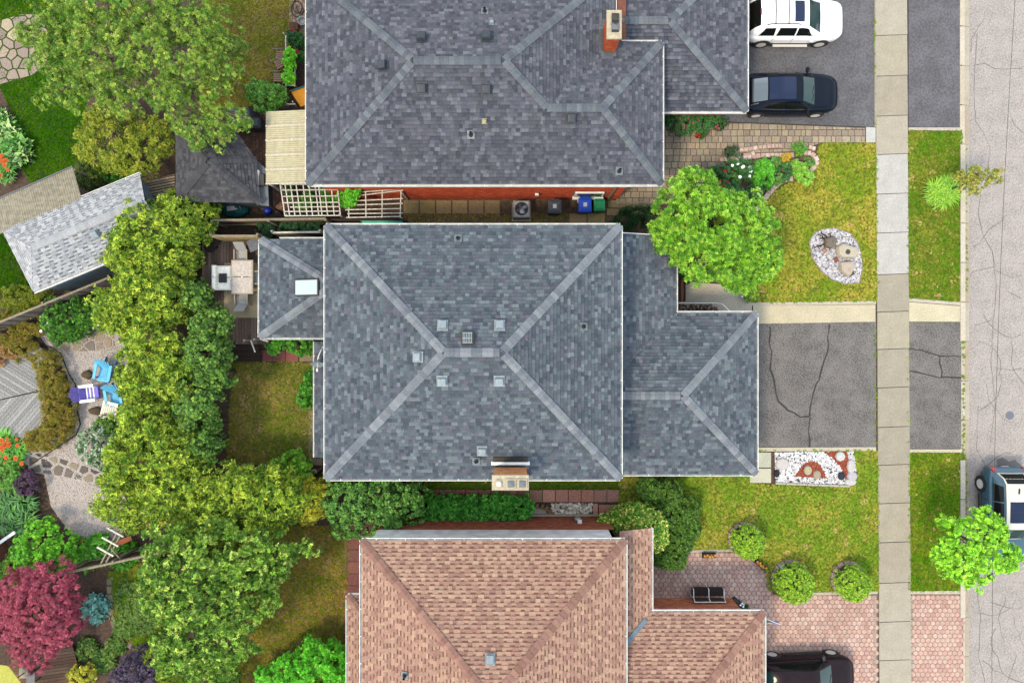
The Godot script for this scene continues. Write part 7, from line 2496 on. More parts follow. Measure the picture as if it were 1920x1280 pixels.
func build_cars() -> void:
	var suv_body := [[-2.22, 0.62, 0.5, 0.85, 0.9], [-2.16, 0.84, 0.32, 0.95, 1.0], [-1.7, 0.9, 0.27, 1.0, 1.04], [-0.8, 0.91, 0.26, 1.0, 1.04], [0.6, 0.91, 0.26, 1.0, 1.04], [1.1, 0.9, 0.26, 0.99, 1.06], [1.6, 0.88, 0.27, 0.95, 1.02], [1.9, 0.84, 0.29, 0.91, 0.98], [2.08, 0.76, 0.32, 0.86, 0.93], [2.18, 0.64, 0.38, 0.8, 0.86], [2.24, 0.44, 0.46, 0.7, 0.74]]
	var suv_cab := [[-2.18, 1.0, 0.72, 0.8, 0.98], [-1.98, 1.45, 0.69, 0.82, 1.0], [-1.75, 1.66, 0.66, 0.84, 1.01], [-0.8, 1.71, 0.66, 0.85, 1.02], [0.1, 1.68, 0.65, 0.85, 1.02], [0.35, 1.6, 0.64, 0.84, 1.02], [0.75, 1.3, 0.68, 0.84, 1.02], [1.12, 1.05, 0.74, 0.82, 1.0]]
	var suv := make_car("parked_car", "white utility vehicle with roof rails on the dark driveway", spot(1493, 34, 1.0) * V(1, 0, 1), 0.0, {"paint": M.paint_white, "body": suv_body, "cabin": suv_cab, "windshield": [0.37, 1.08], "rear_window": [-2.14, -1.8], "rear_glass": M.car_glass_dark, "side_windows": [[-1.75, -1.05, -1.55, -1.1], [-0.95, -0.12, -0.92, -0.15], [-0.05, 0.78, -0.08, 0.42]], "wheels": [-1.35, 1.35], "wheel_r": 0.34, "spokes": 6, "mirror_x": 0.68, "mirror_paint": M.paint_white, "handles": [-0.75, 0.1], "door_seams": [-1.0, -0.1, 0.85], "sunroof": [-0.32, 0.12, 0.72], "tail_h": 0.26})
	for s in [-1.0, 1.0]:
		var b := Bld.new()
		b.tube([V(-1.55, 1.66, s * 0.6), V(-1.4, 1.74, s * 0.6), V(-0.2, 1.75, s * 0.6), V(-0.05, 1.68, s * 0.6)], 0.025, 0.025, 6)
		part(suv, "roof_rail", b.mesh(), M.black_plastic)
		part(suv, "running_board", box_mesh(V(1.6, 0.05, 0.12), 0.015), M.alloy, at(V(0.0, 0.3, s * 0.94)))
	for x in [-1.2, -0.62]:
		var b := Bld.new()
		b.tube([V(x, 1.75, -0.6), V(x, 1.78, 0.0), V(x, 1.75, 0.6)], 0.025, 0.025, 6)
		part(suv, "roof_bar", b.mesh(), M.black_plastic)
	part(suv, "brake_light", box_mesh(V(0.06, 0.03, 0.28), 0.01), M.tail_red, at(V(-1.8, 1.64, 0)))
	var sed_body := [[-2.26, 0.6, 0.48, 0.82, 0.86], [-2.2, 0.8, 0.3, 0.92, 0.98], [-1.7, 0.87, 0.24, 0.95, 1.05], [-0.8, 0.89, 0.22, 0.94, 1.0], [0.6, 0.89, 0.22, 0.93, 0.98], [1.0, 0.88, 0.22, 0.92, 1.0], [1.55, 0.85, 0.23, 0.86, 0.95], [1.85, 0.8, 0.25, 0.8, 0.88], [2.06, 0.71, 0.28, 0.74, 0.8], [2.2, 0.56, 0.34, 0.66, 0.7], [2.27, 0.34, 0.42, 0.57, 0.6]]
	var sed_cab := [[-1.95, 1.03, 0.6, 0.74, 0.97], [-1.2, 1.36, 0.58, 0.8, 0.96], [-0.6, 1.45, 0.58, 0.82, 0.95], [0.05, 1.45, 0.58, 0.82, 0.95], [0.35, 1.38, 0.58, 0.82, 0.95], [0.75, 1.16, 0.62, 0.8, 0.95], [1.08, 0.98, 0.66, 0.78, 0.94]]
	var sedan := make_car("parked_car", "black sedan parked below the white utility vehicle", spot(1482, 174, 0.8) * V(1, 0, 1), 0.0, {"paint": M.paint_navy, "body": sed_body, "cabin": sed_cab, "windshield": [0.37, 1.02], "rear_window": [-1.85, -1.22], "rear_glass": M.car_glass_pale, "side_windows": [[-1.35, -0.35, -0.98, -0.38], [-0.3, 0.85, -0.33, 0.35]], "window_trim": [-1.45, 0.85], "wheels": [-1.4, 1.36], "wheel_r": 0.32, "spokes": 7, "mirror_x": 0.7, "mirror_paint": M.paint_black, "handles": [-0.65, 0.3], "door_seams": [-0.35, 0.8], "sunroof": [-1.15, 0.02, 0.86], "tail_h": 0.16})
	var hatch := make_car("parked_car", "black hatchback with silver wheels on the pink paving", spot(1513, 1258, 0.8) * V(1, 0, 1) + V(0, 0, 0.3), 0.04, {"paint": M.paint_plum, "body": sed_body, "cabin": [[-2.1, 1.05, 0.66, 0.76, 0.97], [-1.7, 1.4, 0.6, 0.8, 0.97], [-0.6, 1.5, 0.6, 0.83, 0.96], [0.05, 1.49, 0.6, 0.83, 0.96], [0.35, 1.4, 0.6, 0.82, 0.96], [0.75, 1.18, 0.64, 0.8, 0.95], [1.1, 0.98, 0.68, 0.78, 0.94]], "windshield": [0.37, 1.05], "rear_window": [-2.05, -1.72], "side_windows": [[-1.5, -0.45, -1.3, -0.48], [-0.38, 0.85, -0.4, 0.35]], "wheels": [-1.36, 1.36], "wheel_r": 0.33, "spokes": 5, "mirror_x": 0.72, "handles": [-0.7, 0.25], "door_seams": [-0.42, 0.82]})
	var mini := make_car("parked_car", "teal car with a cream roof parked at the kerb", spot(1890, 965, 0.8) * V(1, 0, 1), -PI / 2, {"paint": M.paint_teal, "roof_paint": M.paint_cream, "body": suv_body.map(func(r): return [r[0] * 0.98, r[1] * 1.02, r[2] * 0.95, r[3] * 0.94, r[4] * 0.94]), "cabin": [[-1.95, 1.0, 0.62, 0.8, 0.93], [-1.75, 1.36, 0.56, 0.82, 0.94], [-1.5, 1.5, 0.53, 0.84, 0.95], [-0.6, 1.54, 0.53, 0.84, 0.95], [0.3, 1.51, 0.52, 0.84, 0.95], [0.5, 1.44, 0.53, 0.83, 0.95], [0.8, 1.2, 0.58, 0.82, 0.95], [1.05, 1.0, 0.64, 0.8, 0.94]], "windshield": [0.52, 1.02], "rear_window": [-1.92, -1.55], "rear_glass": M.car_glass_dark, "side_windows": [[-1.5, -0.7, -1.4, -0.72], [-0.65, 0.05, -0.65, 0.02], [0.1, 0.85, 0.08, 0.5]], "wheels": [-1.32, 1.32], "wheel_r": 0.34, "spokes": 9, "mirror_x": 0.72, "mirror_paint": M.paint_cream, "handles": [-0.55, 0.25], "door_seams": [-0.68, 0.85], "sunroof": [-0.75, 0.2, 0.74], "sunroof_strips": [[-0.3, -0.28, 0.74]]})
	var an := Bld.new()
	an.loft([[V(-0.14, 0, -0.02), V(0.1, 0, -0.04), V(0.1, 0, 0.04), V(-0.14, 0, 0.02)], [V(-0.16, 0.06, -0.01), V(-0.04, 0.05, -0.012), V(-0.04, 0.05, 0.012), V(-0.16, 0.06, 0.01)]], true, true)
	part(mini, "roof_antenna", an.mesh(), M.black_plastic, at(V(-1.2, 1.52, 0)))

# ------------------------------------------------------------------ trees and shrubs

func leaves(a: Array, k := 1.15) -> Array:
	var out := []
	for c in a:
		out.append(tone(c[0], c[1], c[2], k))
	return out

func lumps(u: float, v: float, h: float, across: float, tall: float, n: int) -> Array:
	# a crown of one core and smaller knobs at different heights round it
	var r := RandomNumberGenerator.new()
	r.seed = int(u * 31.0 + v)
	var out := [[u, v, h, across * 0.66, tall]]
	for i in n:
		var a := TAU * i / n + r.randf_range(-0.4, 0.4)
		var d := across * r.randf_range(0.45, 0.8)
		out.append([u + cos(a) * d, v + sin(a) * d, h - r.randf_range(0.1, 1.1), across * r.randf_range(0.26, 0.42), tall * r.randf_range(0.4, 0.65)])
	return out

func build_trees() -> void:
	var lime := leaves([[132, 190, 46], [112, 174, 38], [158, 208, 66], [84, 144, 34], [66, 122, 28], [172, 218, 80]], 1.45)
	var cedar := leaves([[142, 168, 46], [116, 150, 40], [192, 204, 74], [92, 130, 34], [66, 100, 28], [144, 164, 50], [52, 82, 24], [170, 186, 60]], 0.98)
	var deep := leaves([[66, 106, 34], [86, 130, 42], [54, 88, 28], [106, 146, 50], [124, 156, 58]])
	var mid := leaves([[84, 140, 46], [102, 156, 54], [120, 168, 66], [70, 124, 40]])
	var pale := leaves([[112, 150, 48], [134, 168, 62], [90, 130, 40], [172, 192, 90], [72, 108, 34], [56, 90, 28]], 1.05)
	var golden := leaves([[196, 190, 50], [176, 176, 44], [208, 200, 74], [150, 156, 40]])
	var red := leaves([[196, 80, 104], [172, 62, 86], [216, 106, 128], [146, 50, 72], [178, 88, 106]], 1.7)
	var plum := leaves([[74, 62, 82], [58, 50, 66], [92, 80, 100]])
	var heath := leaves([[140, 136, 40], [120, 124, 36], [160, 144, 56], [150, 120, 60]])
	var CE := {"palette": cedar, "kind": "spray", "size": 0.18, "clump": 0.24, "density": 4.4, "per": 8, "trunk": 0.12, "twigs": 1, "rough": 0.6, "gap": -0.42}
	var BR := {"palette": deep, "kind": "small", "size": 0.14, "clump": 0.25, "density": 4.2, "per": 10, "trunk": 0.09, "twigs": 4, "bark": "bark_pale", "rough": 0.55, "gap": -0.4, "reach": 1.1}
	# front tree on the lawn
	tree("maple_tree", "bright lime green round crowned tree on the front lawn", "tree", Vector2(1322, 440), [[1292, 392, 3.2, 62, 1.2], [1385, 425, 3.2, 62, 1.2], [1330, 470, 3.4, 62, 1.3], [1412, 478, 3.0, 46, 1.0], [1262, 440, 2.9, 40, 0.9], [1385, 505, 2.7, 40, 0.9], [1300, 352, 2.9, 34, 0.8], [1338, 420, 3.8, 58, 1.2], [1308, 486, 2.9, 34, 0.8], [1422, 500, 2.5, 26, 0.7]], {"palette": lime, "kind": "narrow", "size": 0.2, "clump": 0.26, "density": 5.5, "per": 9, "trunk": 0.13, "rough": 0.3, "gap": -0.62, "inner": 0.3})
	# street trees
	tree("street_tree", "young bright green tree reaching over the teal parked car", "tree", Vector2(1800, 1005), [[1800, 1010, 3.4, 40, 0.9], [1845, 995, 3.6, 32, 0.8], [1850, 1040, 3.4, 40, 0.8], [1790, 1050, 3.0, 30, 0.7], [1890, 1045, 3.4, 22, 0.5], [1765, 1035, 2.9, 20, 0.5], [1842, 965, 3.5, 14, 0.4], [1868, 1005, 3.6, 16, 0.4], [1815, 1075, 2.9, 22, 0.5], [1760, 975, 2.6, 8, 0.3]], {"palette": leaves([[140, 200, 46], [160, 212, 66], [112, 176, 38], [92, 150, 34]], 1.05), "kind": "broad", "size": 0.16, "clump": 0.22, "density": 4.6, "per": 7, "trunk": 0.07, "rough": 0.6, "gap": -0.35, "inner": 0.2})
	tree("street_tree", "slender olive leaved sapling leaning over the kerb", "tree", Vector2(1778, 356), [[1800, 340, 2.6, 16, 0.4], [1822, 345, 2.8, 17, 0.4], [1826, 325, 3.0, 10, 0.3], [1846, 334, 3.2, 13, 0.35], [1862, 332, 3.2, 12, 0.3], [1820, 358, 2.7, 9, 0.3]], {"palette": leaves([[132, 138, 48], [110, 122, 42], [148, 144, 60]]), "kind": "small", "size": 0.11, "clump": 0.16, "density": 3.4, "per": 7, "trunk": 0.04, "rough": 0.6, "gap": -0.3})
	var lily := thing("ornamental_grass", "bright green fountain of long leaves round the kerb sapling", "plant", spot(1762, 362))
	var xs := []
	var cs := []
	for i in 90:
		var a := rng.randf() * TAU
		var q := sqrt(rng.randf()) * 0.55
		xs.append(Transform3D(Basis(Vector3.UP, rng.randf() * TAU).scaled_local(Vector3.ONE * rng.randf_range(0.35, 0.6)), V(cos(a) * q, 0, sin(a) * q)))
		var c: Color = leaves([[140, 196, 36], [116, 176, 30], [164, 210, 60]], 1.7)[i % 3]
		cs.append(c)
	var lf := copies(lily, "fronds", blade_clump(14, 0.035), M.leaf, xs, cs)
	lf.set_meta("kind", "stuff")

	# cedar hedge behind the main house: tree after tree
	var cedars := [
		["cedar in the hedge nearest the dark shed", 345, 418, 56, 3.2], ["yellow green cedar beside the pale shed roof", 275, 425, 56, 3.6], ["cedar overhanging the pale shed's eave", 258, 480, 56, 3.8], ["cedar west of the patio sofa", 328, 470, 46, 3.6], ["cedar between the hydrangea and the deck", 280, 540, 66, 4.0], ["cedar south of the board fence end", 232, 590, 48, 3.4], ["tall cedar opposite the deck steps", 318, 560, 46, 3.8], ["cedar above the light blue chairs", 285, 640, 52, 3.8], ["cedar hiding the second light blue chair", 278, 720, 50, 3.6], ["cedar beside the cream garden chair", 282, 790, 58, 3.8], ["cedar above the variegated shrub", 255, 860, 56, 3.6], ["cedar at the end of the gravel", 240, 935, 54, 3.4], ["cedar where the hedge turns the corner", 318, 920, 64, 3.8], ["cedar in the hedge west of the back lawn", 330, 850, 56, 3.8], ["cedar in the middle of the long hedge", 330, 700, 52, 4.0]]
	for c in cedars:
		tree("cedar_tree", c[0], "tree", Vector2(c[1], c[2]) * 0.9 + Vector2(96, 64), lumps(c[1], c[2], c[4] - 1.0, c[3] * 1.08, 1.3, 7), CE, "cedars of the back hedge")
	var dark := [["dark leafy tree by the deck steps", 400, 610, 36, 2.6], ["dark green tree at the hedge side of the pink slab path", 385, 665, 50, 3.0], ["dark tree leaning over the back lawn", 400, 700, 40, 2.6], ["dark tree with pale stems west of the back lawn", 375, 745, 46, 3.0], ["dark green bush tree at the lawn's shady corner", 385, 830, 46, 2.2], ["dark broad leaved tree in the hedge above the deck", 372, 560, 26, 2.4], ["small dark tree at the hedge corner by the back lawn", 372, 790, 34, 2.2]]
	for c in dark:
		tree("broadleaf_tree", c[0], "tree", Vector2(c[1], c[2]) * 0.93 + Vector2(67, 45), lumps(c[1], c[2], c[4], c[3] * 1.05, 1.0, 6), BR, "dark trees between hedge and lawn")
	for c in [["yellow green cedar south of the small back lawn", 405, 925, 62, 3.2], ["cedar in front of the low dark fence", 470, 925, 62, 3.2], ["cedar beside the lime bush at the lawn end", 532, 930, 58, 3.0], ["ragged cedar above the shady back lawn", 480, 985, 56, 2.8], ["ragged cedar near the magnolia crown", 400, 985, 60, 3.0]]:
		tree("cedar_tree", c[0], "tree", Vector2(c[1], c[2]) * 0.92 + Vector2(77, 51), lumps(c[1], c[2], c[4] - 0.6, c[3] * 1.05, 1.2, 7), CE, "cedars of the back hedge")
	shrub("lime_shrub", "bright lime bush at the south end of the back lawn", 548, 884, 36, 1.9, {"palette": lime, "kind": "narrow", "size": 0.15, "clump": 0.2, "density": 5.0}, "", [[530, 892, 1.0, 26, 0.7], [566, 890, 0.9, 22, 0.6]])
	shrub("golden_cypress", "golden yellow cypress bush beside the main house corner", 586, 935, 34, 2.4, {"palette": golden, "kind": "spray", "size": 0.13, "clump": 0.18, "density": 5.0}, "", [[600, 918, 1.2, 26, 0.9], [575, 955, 1.1, 24, 0.8]])
	# mixed green thicket below the main house eave
	for c in [["mixed green shrub under the main house eave corner", 645, 930, 40, 2.4], ["loose green shrub in the middle of the south thicket", 700, 925, 44, 2.6], ["green shrub at the brick wall end of the thicket", 755, 940, 42, 2.4], ["twiggy green shrub above the white band", 725, 985, 36, 2.2], ["green shrub beside the red slab path end", 655, 975, 34, 1.8]]:
		tree("leafy_shrub", c[0], "shrub", Vector2(c[1], c[2]) * 0.95 + Vector2(48, 32), [[c[1], c[2], c[4] * 0.6, c[3], c[4] * 0.45], [c[1] + 16, c[2] - 14, c[4] * 0.5, c[3] * 0.6, 0.7]], {"palette": leaves([[74, 126, 44], [92, 144, 52], [56, 104, 36], [114, 154, 66]]), "kind": "small", "size": 0.13, "clump": 0.2, "density": 4.0, "trunk": 0.05, "twigs": 6, "bark": "bark_pale", "rough": 0.6, "gap": -0.35, "reach": 1.15}, "thicket beside the main house")
	# magnolia
	tree("magnolia_tree", "large spreading tree with whorled pale leaves behind the tan house", "tree", Vector2(420, 1070), [[345, 1040, 3.4, 66, 1.2], [425, 1035, 3.8, 70, 1.3], [495, 1050, 3.4, 48, 1.0], [380, 1110, 3.8, 70, 1.3], [450, 1120, 3.6, 60, 1.2], [320, 1110, 3.0, 50, 1.0], [360, 1180, 3.2, 60, 1.1], [430, 1190, 3.2, 52, 1.0], [390, 1240, 2.8, 46, 0.9], [330, 1225, 2.6, 34, 0.8], [500, 1110, 3.0, 26, 0.7], [545, 1035, 2.6, 16, 0.4], [580, 1022, 2.4, 12, 0.4], [530, 1065, 2.8, 16, 0.4]], {"palette": pale, "kind": "rosette", "size": 0.22, "clump": 0.25, "density": 4.2, "per": 6, "trunk": 0.16, "twigs": 5, "rough": 0.55, "gap": -0.36, "inner": 0.28})
	# big feathery tree at the top
	tree("locust_tree", "large feathery tree with bare pale twigs over the dark shed", "tree", Vector2(300, 160), [[130, 40, 4.6, 58, 1.0], [200, 30, 5.2, 60, 1.1], [280, 20, 5.4, 60, 1.1], [350, 40, 5.0, 52, 1.0], [120, 100, 4.4, 56, 1.0], [190, 110, 5.0, 56, 1.0], [270, 90, 5.4, 50, 1.0], [350, 110, 5.0, 52, 1.0], [410, 120, 4.2, 44, 0.8], [395, 60, 4.2, 40, 0.8], [150, 165, 4.0, 44, 0.8], [230, 170, 4.4, 46, 0.8], [320, 180, 4.4, 40, 0.8], [395, 185, 3.8, 44, 0.7], [440, 90, 3.6, 18, 0.4], [445, 225, 3.4, 22, 0.4], [355, 235, 3.8, 24, 0.5], [410, 240, 3.6, 22, 0.4], [60, 70, 3.8, 22, 0.5], [90, 185, 3.4, 14, 0.3], [370, 265, 3.4, 14, 0.3], [415, 265, 3.4, 12, 0.3]], {"palette": leaves([[118, 148, 46], [144, 168, 62], [98, 132, 38], [166, 184, 80], [72, 110, 34], [86, 136, 50]], 1.2), "kind": "narrow", "size": 0.15, "clump": 0.24, "density": 5.4, "per": 7, "trunk": 0.18, "twigs": 8, "bark": "bark_pale", "rough": 0.7, "gap": -0.36, "inner": 0.25, "reach": 1.25})
	shrub("golden_shrub", "dense golden green bush below the feathery tree", 225, 262, 62, 2.6, {"palette": leaves([[160, 168, 50], [136, 154, 44], [182, 184, 70], [104, 134, 38]]), "kind": "spray", "size": 0.16, "clump": 0.24, "density": 4.6}, "", [[265, 285, 1.3, 50, 1.0], [190, 285, 1.1, 40, 0.9], [300, 262, 1.2, 34, 0.8], [200, 235, 1.4, 34, 0.8]])
	shrub("leafy_shrub", "rounded green bush on the lawn edge behind the bungalow", 505, 190, 26, 1.4, {"palette": mid, "kind": "small", "size": 0.12, "clump": 0.16, "density": 5.0}, "", [[485, 172, 0.8, 20, 0.5], [520, 178, 0.8, 16, 0.5]])
	shrub("topiary", "small dark green oval topiary beside the lean-to", 168, 330, 26, 1.3, {"palette": leaves([[88, 104, 34], [70, 90, 30]]), "kind": "small", "size": 0.09, "clump": 0.12, "density": 5.5, "rough": 0.1, "gap": -1.0})
	shrub("leafy_shrub", "low green bush between the topiary and the striped fence", 225, 322, 24, 0.9, {"palette": mid, "kind": "broad", "size": 0.13, "clump": 0.16, "density": 5.0}, "", [[205, 318, 0.5, 18, 0.4]])
	# maples and shrubs in the low left corner
	tree("japanese_maple", "crimson leaved round Japanese maple above the reddish deck", "tree", Vector2(85, 1120), [[75, 1130, 2.4, 62, 1.0], [40, 1170, 2.0, 46, 0.8], [110, 1170, 2.0, 44, 0.8], [100, 1100, 2.2, 46, 0.8], [30, 1110, 2.0, 42, 0.8], [70, 1210, 1.7, 42, 0.7], [120, 1135, 1.9, 36, 0.7], [5, 1150, 1.8, 34, 0.7], [75, 1085, 2.0, 30, 0.6], [140, 1165, 1.5, 18, 0.4]], {"palette": red, "kind": "maple", "size": 0.115, "clump": 0.17, "density": 4.8, "per": 8, "trunk": 0.09, "leaf": "leaf_red", "rough": 0.4, "gap": -0.5})
	shrub("barberry", "dark purple leaved bush at the bottom edge", 270, 1258, 46, 1.6, {"palette": plum, "kind": "small", "size": 0.12, "clump": 0.18, "density": 4.5, "leaf": "leaf_red"}, "", [[240, 1275, 0.8, 30, 0.6], [300, 1270, 0.8, 26, 0.6]])
	shrub("golden_shrub", "small round golden bush beside the reddish deck", 155, 1266, 24, 0.9, {"palette": golden, "kind": "small", "size": 0.1, "clump": 0.14, "density": 5.0, "rough": 0.15, "gap": -1.0})
	for c in [["clipped yellow green conifer wedge above the purple bush", 300, 1222, 20, 1.4], ["clipped conifer wedge at the magnolia's foot", 325, 1262, 26, 1.6]]:
		shrub("clipped_conifer", c[0], c[1], c[2], c[3], c[4], {"palette": leaves([[140, 160, 40], [120, 146, 36]]), "kind": "spray", "size": 0.11, "clump": 0.14, "density": 5.5, "rough": 0.2, "gap": -1.0}, "clipped conifers in the low left bed")
	shrub("dark_conifer", "dark green conifer at the bottom edge under the magnolia", 385, 1275, 46, 1.4, {"palette": deep, "kind": "spray", "size": 0.14, "clump": 0.2, "density": 4.5}, "", [[430, 1280, 0.8, 34, 0.6]])
	shrub("viburnum", "vivid green large leaved bush at the back of the tan house", 600, 1250, 48, 2.2, {"palette": leaves([[96, 184, 40], [116, 198, 54], [78, 164, 34]]), "kind": "broad", "size": 0.17, "clump": 0.24, "density": 5.0}, "", [[550, 1265, 1.2, 40, 0.9], [635, 1240, 1.3, 28, 0.9], [510, 1272, 0.9, 26, 0.6], [640, 1270, 1.2, 34, 0.8], [590, 1220, 1.0, 22, 0.6]])
	shrub("leafy_shrub", "lime and dark green bush beside the slatted fence", 85, 1025, 50, 1.6, {"palette": leaves([[120, 190, 40], [90, 164, 34], [60, 120, 36], [140, 200, 60]]), "kind": "broad", "size": 0.14, "clump": 0.2, "density": 4.8}, "", [[115, 1035, 0.8, 32, 0.6], [60, 1045, 0.7, 30, 0.5]])
	shrub("leafy_shrub", "dark leafy bush below the brown brick corner", 28, 1068, 30, 0.9, {"palette": deep, "kind": "broad", "size": 0.13, "clump": 0.18, "density": 4.5})
	shrub("round_shrub", "small round green bush at the end of the slatted fence", 292, 1070, 24, 1.1, {"palette": leaves([[90, 170, 50], [76, 150, 44]]), "kind": "small", "size": 0.1, "clump": 0.15, "density": 5.0, "rough": 0.2})
	# gravel garden planting
	shrub("hydrangea", "glossy green hydrangea with white flowers by the board fence", 128, 598, 44, 1.5, {"palette": leaves([[84, 140, 38], [106, 160, 50], [62, 112, 32], [46, 88, 28]], 1.3), "kind": "broad", "size": 0.15, "clump": 0.2, "density": 5.0}, "", [[158, 590, 0.8, 26, 0.6], [130, 622, 0.6, 18, 0.4]])
	for c in [["olive heather mound beside the grey deck", 62, 600, 30, 0.7], ["green gold heather mound below the board fence", 20, 620, 34, 0.7], ["olive heather tuft touching the grey deck edge", 42, 650, 28, 0.6], ["pinkish tan heather mound at the frame edge", 4, 660, 24, 0.6]]:
		shrub("heather", c[0], c[1], c[2], c[3], c[4], {"palette": heath if c[1] > 10 else leaves([[200, 150, 110], [170, 140, 80]]), "kind": "spray", "size": 0.13, "clump": 0.16, "density": 4.6, "rough": 0.25}, "heather mounds by the grey deck")
	var border := thing("heather_hedge", "curved low heather border between the grey deck and gravel", "hedge", spot(110, 740))
	var bl := []
	for q in [[90, 680, 22], [98, 705, 25], [104, 735, 27], [112, 765, 28], [112, 795, 27], [95, 820, 24], [72, 826, 20]]:
		bl.append(lobe(q[0], q[1], 0.4, q[2], 0.5))
	crown(border, "foliage", bl, {"palette": heath, "kind": "spray", "size": 0.12, "clump": 0.16, "density": 5.0, "rough": 0.2, "gap": -0.8}, 91)
	var bst := Bld.new()
	for q in bl:
		bst.tube([V(q[0].x, 0, q[0].z) - border.position, q[0] - border.position], 0.03, 0.02, 5)
	part(border, "stem", bst.mesh(), M.bark)
	shrub("variegated_shrub", "white flecked green shrub below the cream chair", 188, 830, 38, 1.3, {"palette": leaves([[110, 140, 96], [84, 120, 70], [190, 200, 176], [70, 110, 60]]), "kind": "small", "size": 0.1, "clump": 0.15, "density": 5.0}, "", [[200, 852, 0.7, 28, 0.5]])
	shrub("leafy_shrub", "deep green bush at the cedar edge beside cream chair", 205, 800, 22, 1.0, {"palette": deep, "kind": "small", "size": 0.12, "clump": 0.15, "density": 5.0})
	shrub("purple_shrub", "small dark purple bush at the edge of the gravel", 54, 905, 22, 0.8, {"palette": leaves([[92, 64, 86], [70, 50, 70]]), "kind": "small", "size": 0.1, "clump": 0.14, "density": 5.0, "leaf": "leaf_red"})
	shrub("leafy_shrub", "green bush between the daylilies and purple bush", 18, 890, 28, 0.8, {"palette": mid, "kind": "small", "size": 0.11, "clump": 0.15, "density": 4.5})
	shrub("leafy_shrub", "golden bush in the shade of the pale shed and fence", 42, 562, 26, 1.0, {"palette": leaves([[150, 156, 44], [120, 136, 40]]), "kind": "spray", "size": 0.12, "clump": 0.16, "density": 4.6}, "", [[8, 570, 0.5, 24, 0.5], [75, 552, 0.5, 18, 0.4]])
	blade_plant("daylily_clump", "dark arching daylily clump beside the gravel", [[35, 960, 40]], leaves([[64, 112, 46], [84, 132, 58], [50, 94, 40]]), 60, 0.75)
	blade_plant("hosta_bed", "green hosta clumps under the pale arbour", [[190, 1030, 30], [235, 1035, 26], [170, 1040, 22]], leaves([[100, 170, 50], [120, 186, 66], [80, 146, 44]]), 60, 0.5, true)
	blade_plant("hosta_bed", "large green and cream hosta leaves at the left edge", [[18, 265, 34], [42, 285, 22], [0, 235, 26]], leaves([[84, 140, 60], [130, 170, 90], [170, 190, 130], [60, 116, 44]]), 60, 0.55, true)
	blade_plant("blue_hosta", "blue green hosta cluster in the shaded soil bed", [[186, 1135, 22], [180, 1150, 16]], leaves([[110, 160, 150], [130, 180, 168], [90, 140, 130]]), 34, 0.45, true)
	blade_plant("daylily_bed", "orange daylilies below the grey deck", [[18, 845, 34], [0, 830, 20]], leaves([[80, 140, 40], [100, 160, 50]]), 60, 0.6, false, M.petal_orange, 22)
	blade_plant("daylily_bed", "orange daylilies at the left frame edge by the lawn", [[8, 320, 26], [0, 300, 18]], leaves([[70, 126, 40], [92, 146, 50]]), 40, 0.55, false, M.petal_orange, 14)
	blade_plant("ground_cover", "low green plants scattered in the bed above the purple bush", [[165, 1215, 24], [195, 1235, 26], [220, 1210, 20], [235, 1180, 18]], leaves([[90, 130, 50], [120, 140, 70], [70, 104, 44]]), 50, 0.28, true)
	blade_plant("lawn_weeds", "tall uncut grass at the edge of the left lawn strip", [[250, 1120, 40], [275, 1160, 34], [240, 1165, 24]], leaves([[96, 136, 38], [124, 148, 52], [78, 118, 32]], 1.7), 70, 0.3)

	# front: clipped balls, junipers, euonymus
	for c in [["round clipped shrub nearest the juniper hedge", 1401, 1016, 30], ["largest round clipped shrub beside the heron sculpture", 1488, 1093, 36], ["round clipped shrub nearest the sidewalk", 1599, 1093, 32]]:
		shrub("clipped_shrub", c[0], c[1], c[2], c[3], 1.35, {"palette": leaves([[136, 176, 36], [116, 158, 32], [154, 188, 48], [98, 138, 28]], 1.1), "kind": "small", "size": 0.075, "clump": 0.1, "density": 6.5, "per": 7, "rough": 0.06, "gap": -1.0, "inner": 0.1}, "clipped round shrubs on the lawn")
	var jn := [["juniper mound below the grey roof corner", 1218, 915, 26], ["juniper mound at the top of the hedge curve", 1254, 922, 26], ["juniper mound facing the open lawn", 1283, 952, 26], ["juniper mound at the outer bend", 1287, 990, 25], ["juniper mound inside the bend", 1272, 1012, 27], ["juniper mound above the pink paving", 1262, 1044, 22], ["shaded juniper mound behind the flecked bush", 1245, 965, 26], ["juniper mound by the tan lower roof", 1238, 1040, 20]]
	for c in jn:
		shrub("juniper", c[0], c[1], c[2], c[3], 1.1, {"palette": leaves([[86, 130, 32], [68, 108, 28], [108, 150, 42], [52, 86, 24]], 1.5), "kind": "small", "size": 0.09, "clump": 0.13, "density": 5.5, "rough": 0.2, "gap": -0.9}, "juniper mounds in the curved hedge", [[c[1] + 8, c[2] + 8, 0.5, c[3] * 0.6, 0.4]])
	shrub("euonymus", "green and yellow flecked bush at the tan roof corner", 1208, 988, 42, 1.9, {"palette": leaves([[100, 156, 40], [120, 170, 50], [230, 220, 110], [80, 136, 36]]), "kind": "small", "size": 0.1, "clump": 0.1, "density": 6.0, "per": 4, "rough": 0.2, "gap": -0.8}, "", [[1190, 972, 1.0, 30, 0.8], [1225, 1005, 0.9, 28, 0.7], [1160, 975, 0.8, 26, 0.6], [1132, 982, 0.7, 20, 0.5]])
	var hedge := thing("leafy_hedge", "glossy green low hedge along the red brick side wall", "hedge", spot(885, 950))
	var hl := []
	for i in 9:
		hl.append(lobe(800 + i * 22, 950 + (i % 2) * 3, 0.5, 22, 0.55))
	crown(hedge, "foliage", hl, {"palette": leaves([[66, 140, 40], [84, 160, 52], [48, 110, 36], [100, 176, 66]]), "kind": "broad", "size": 0.15, "clump": 0.18, "density": 4.6, "rough": 0.25}, 92)
	var hst := Bld.new()
	for q in hl:
		hst.tube([V(q[0].x, 0, q[0].z) - hedge.position, q[0] - hedge.position], 0.03, 0.015, 5)
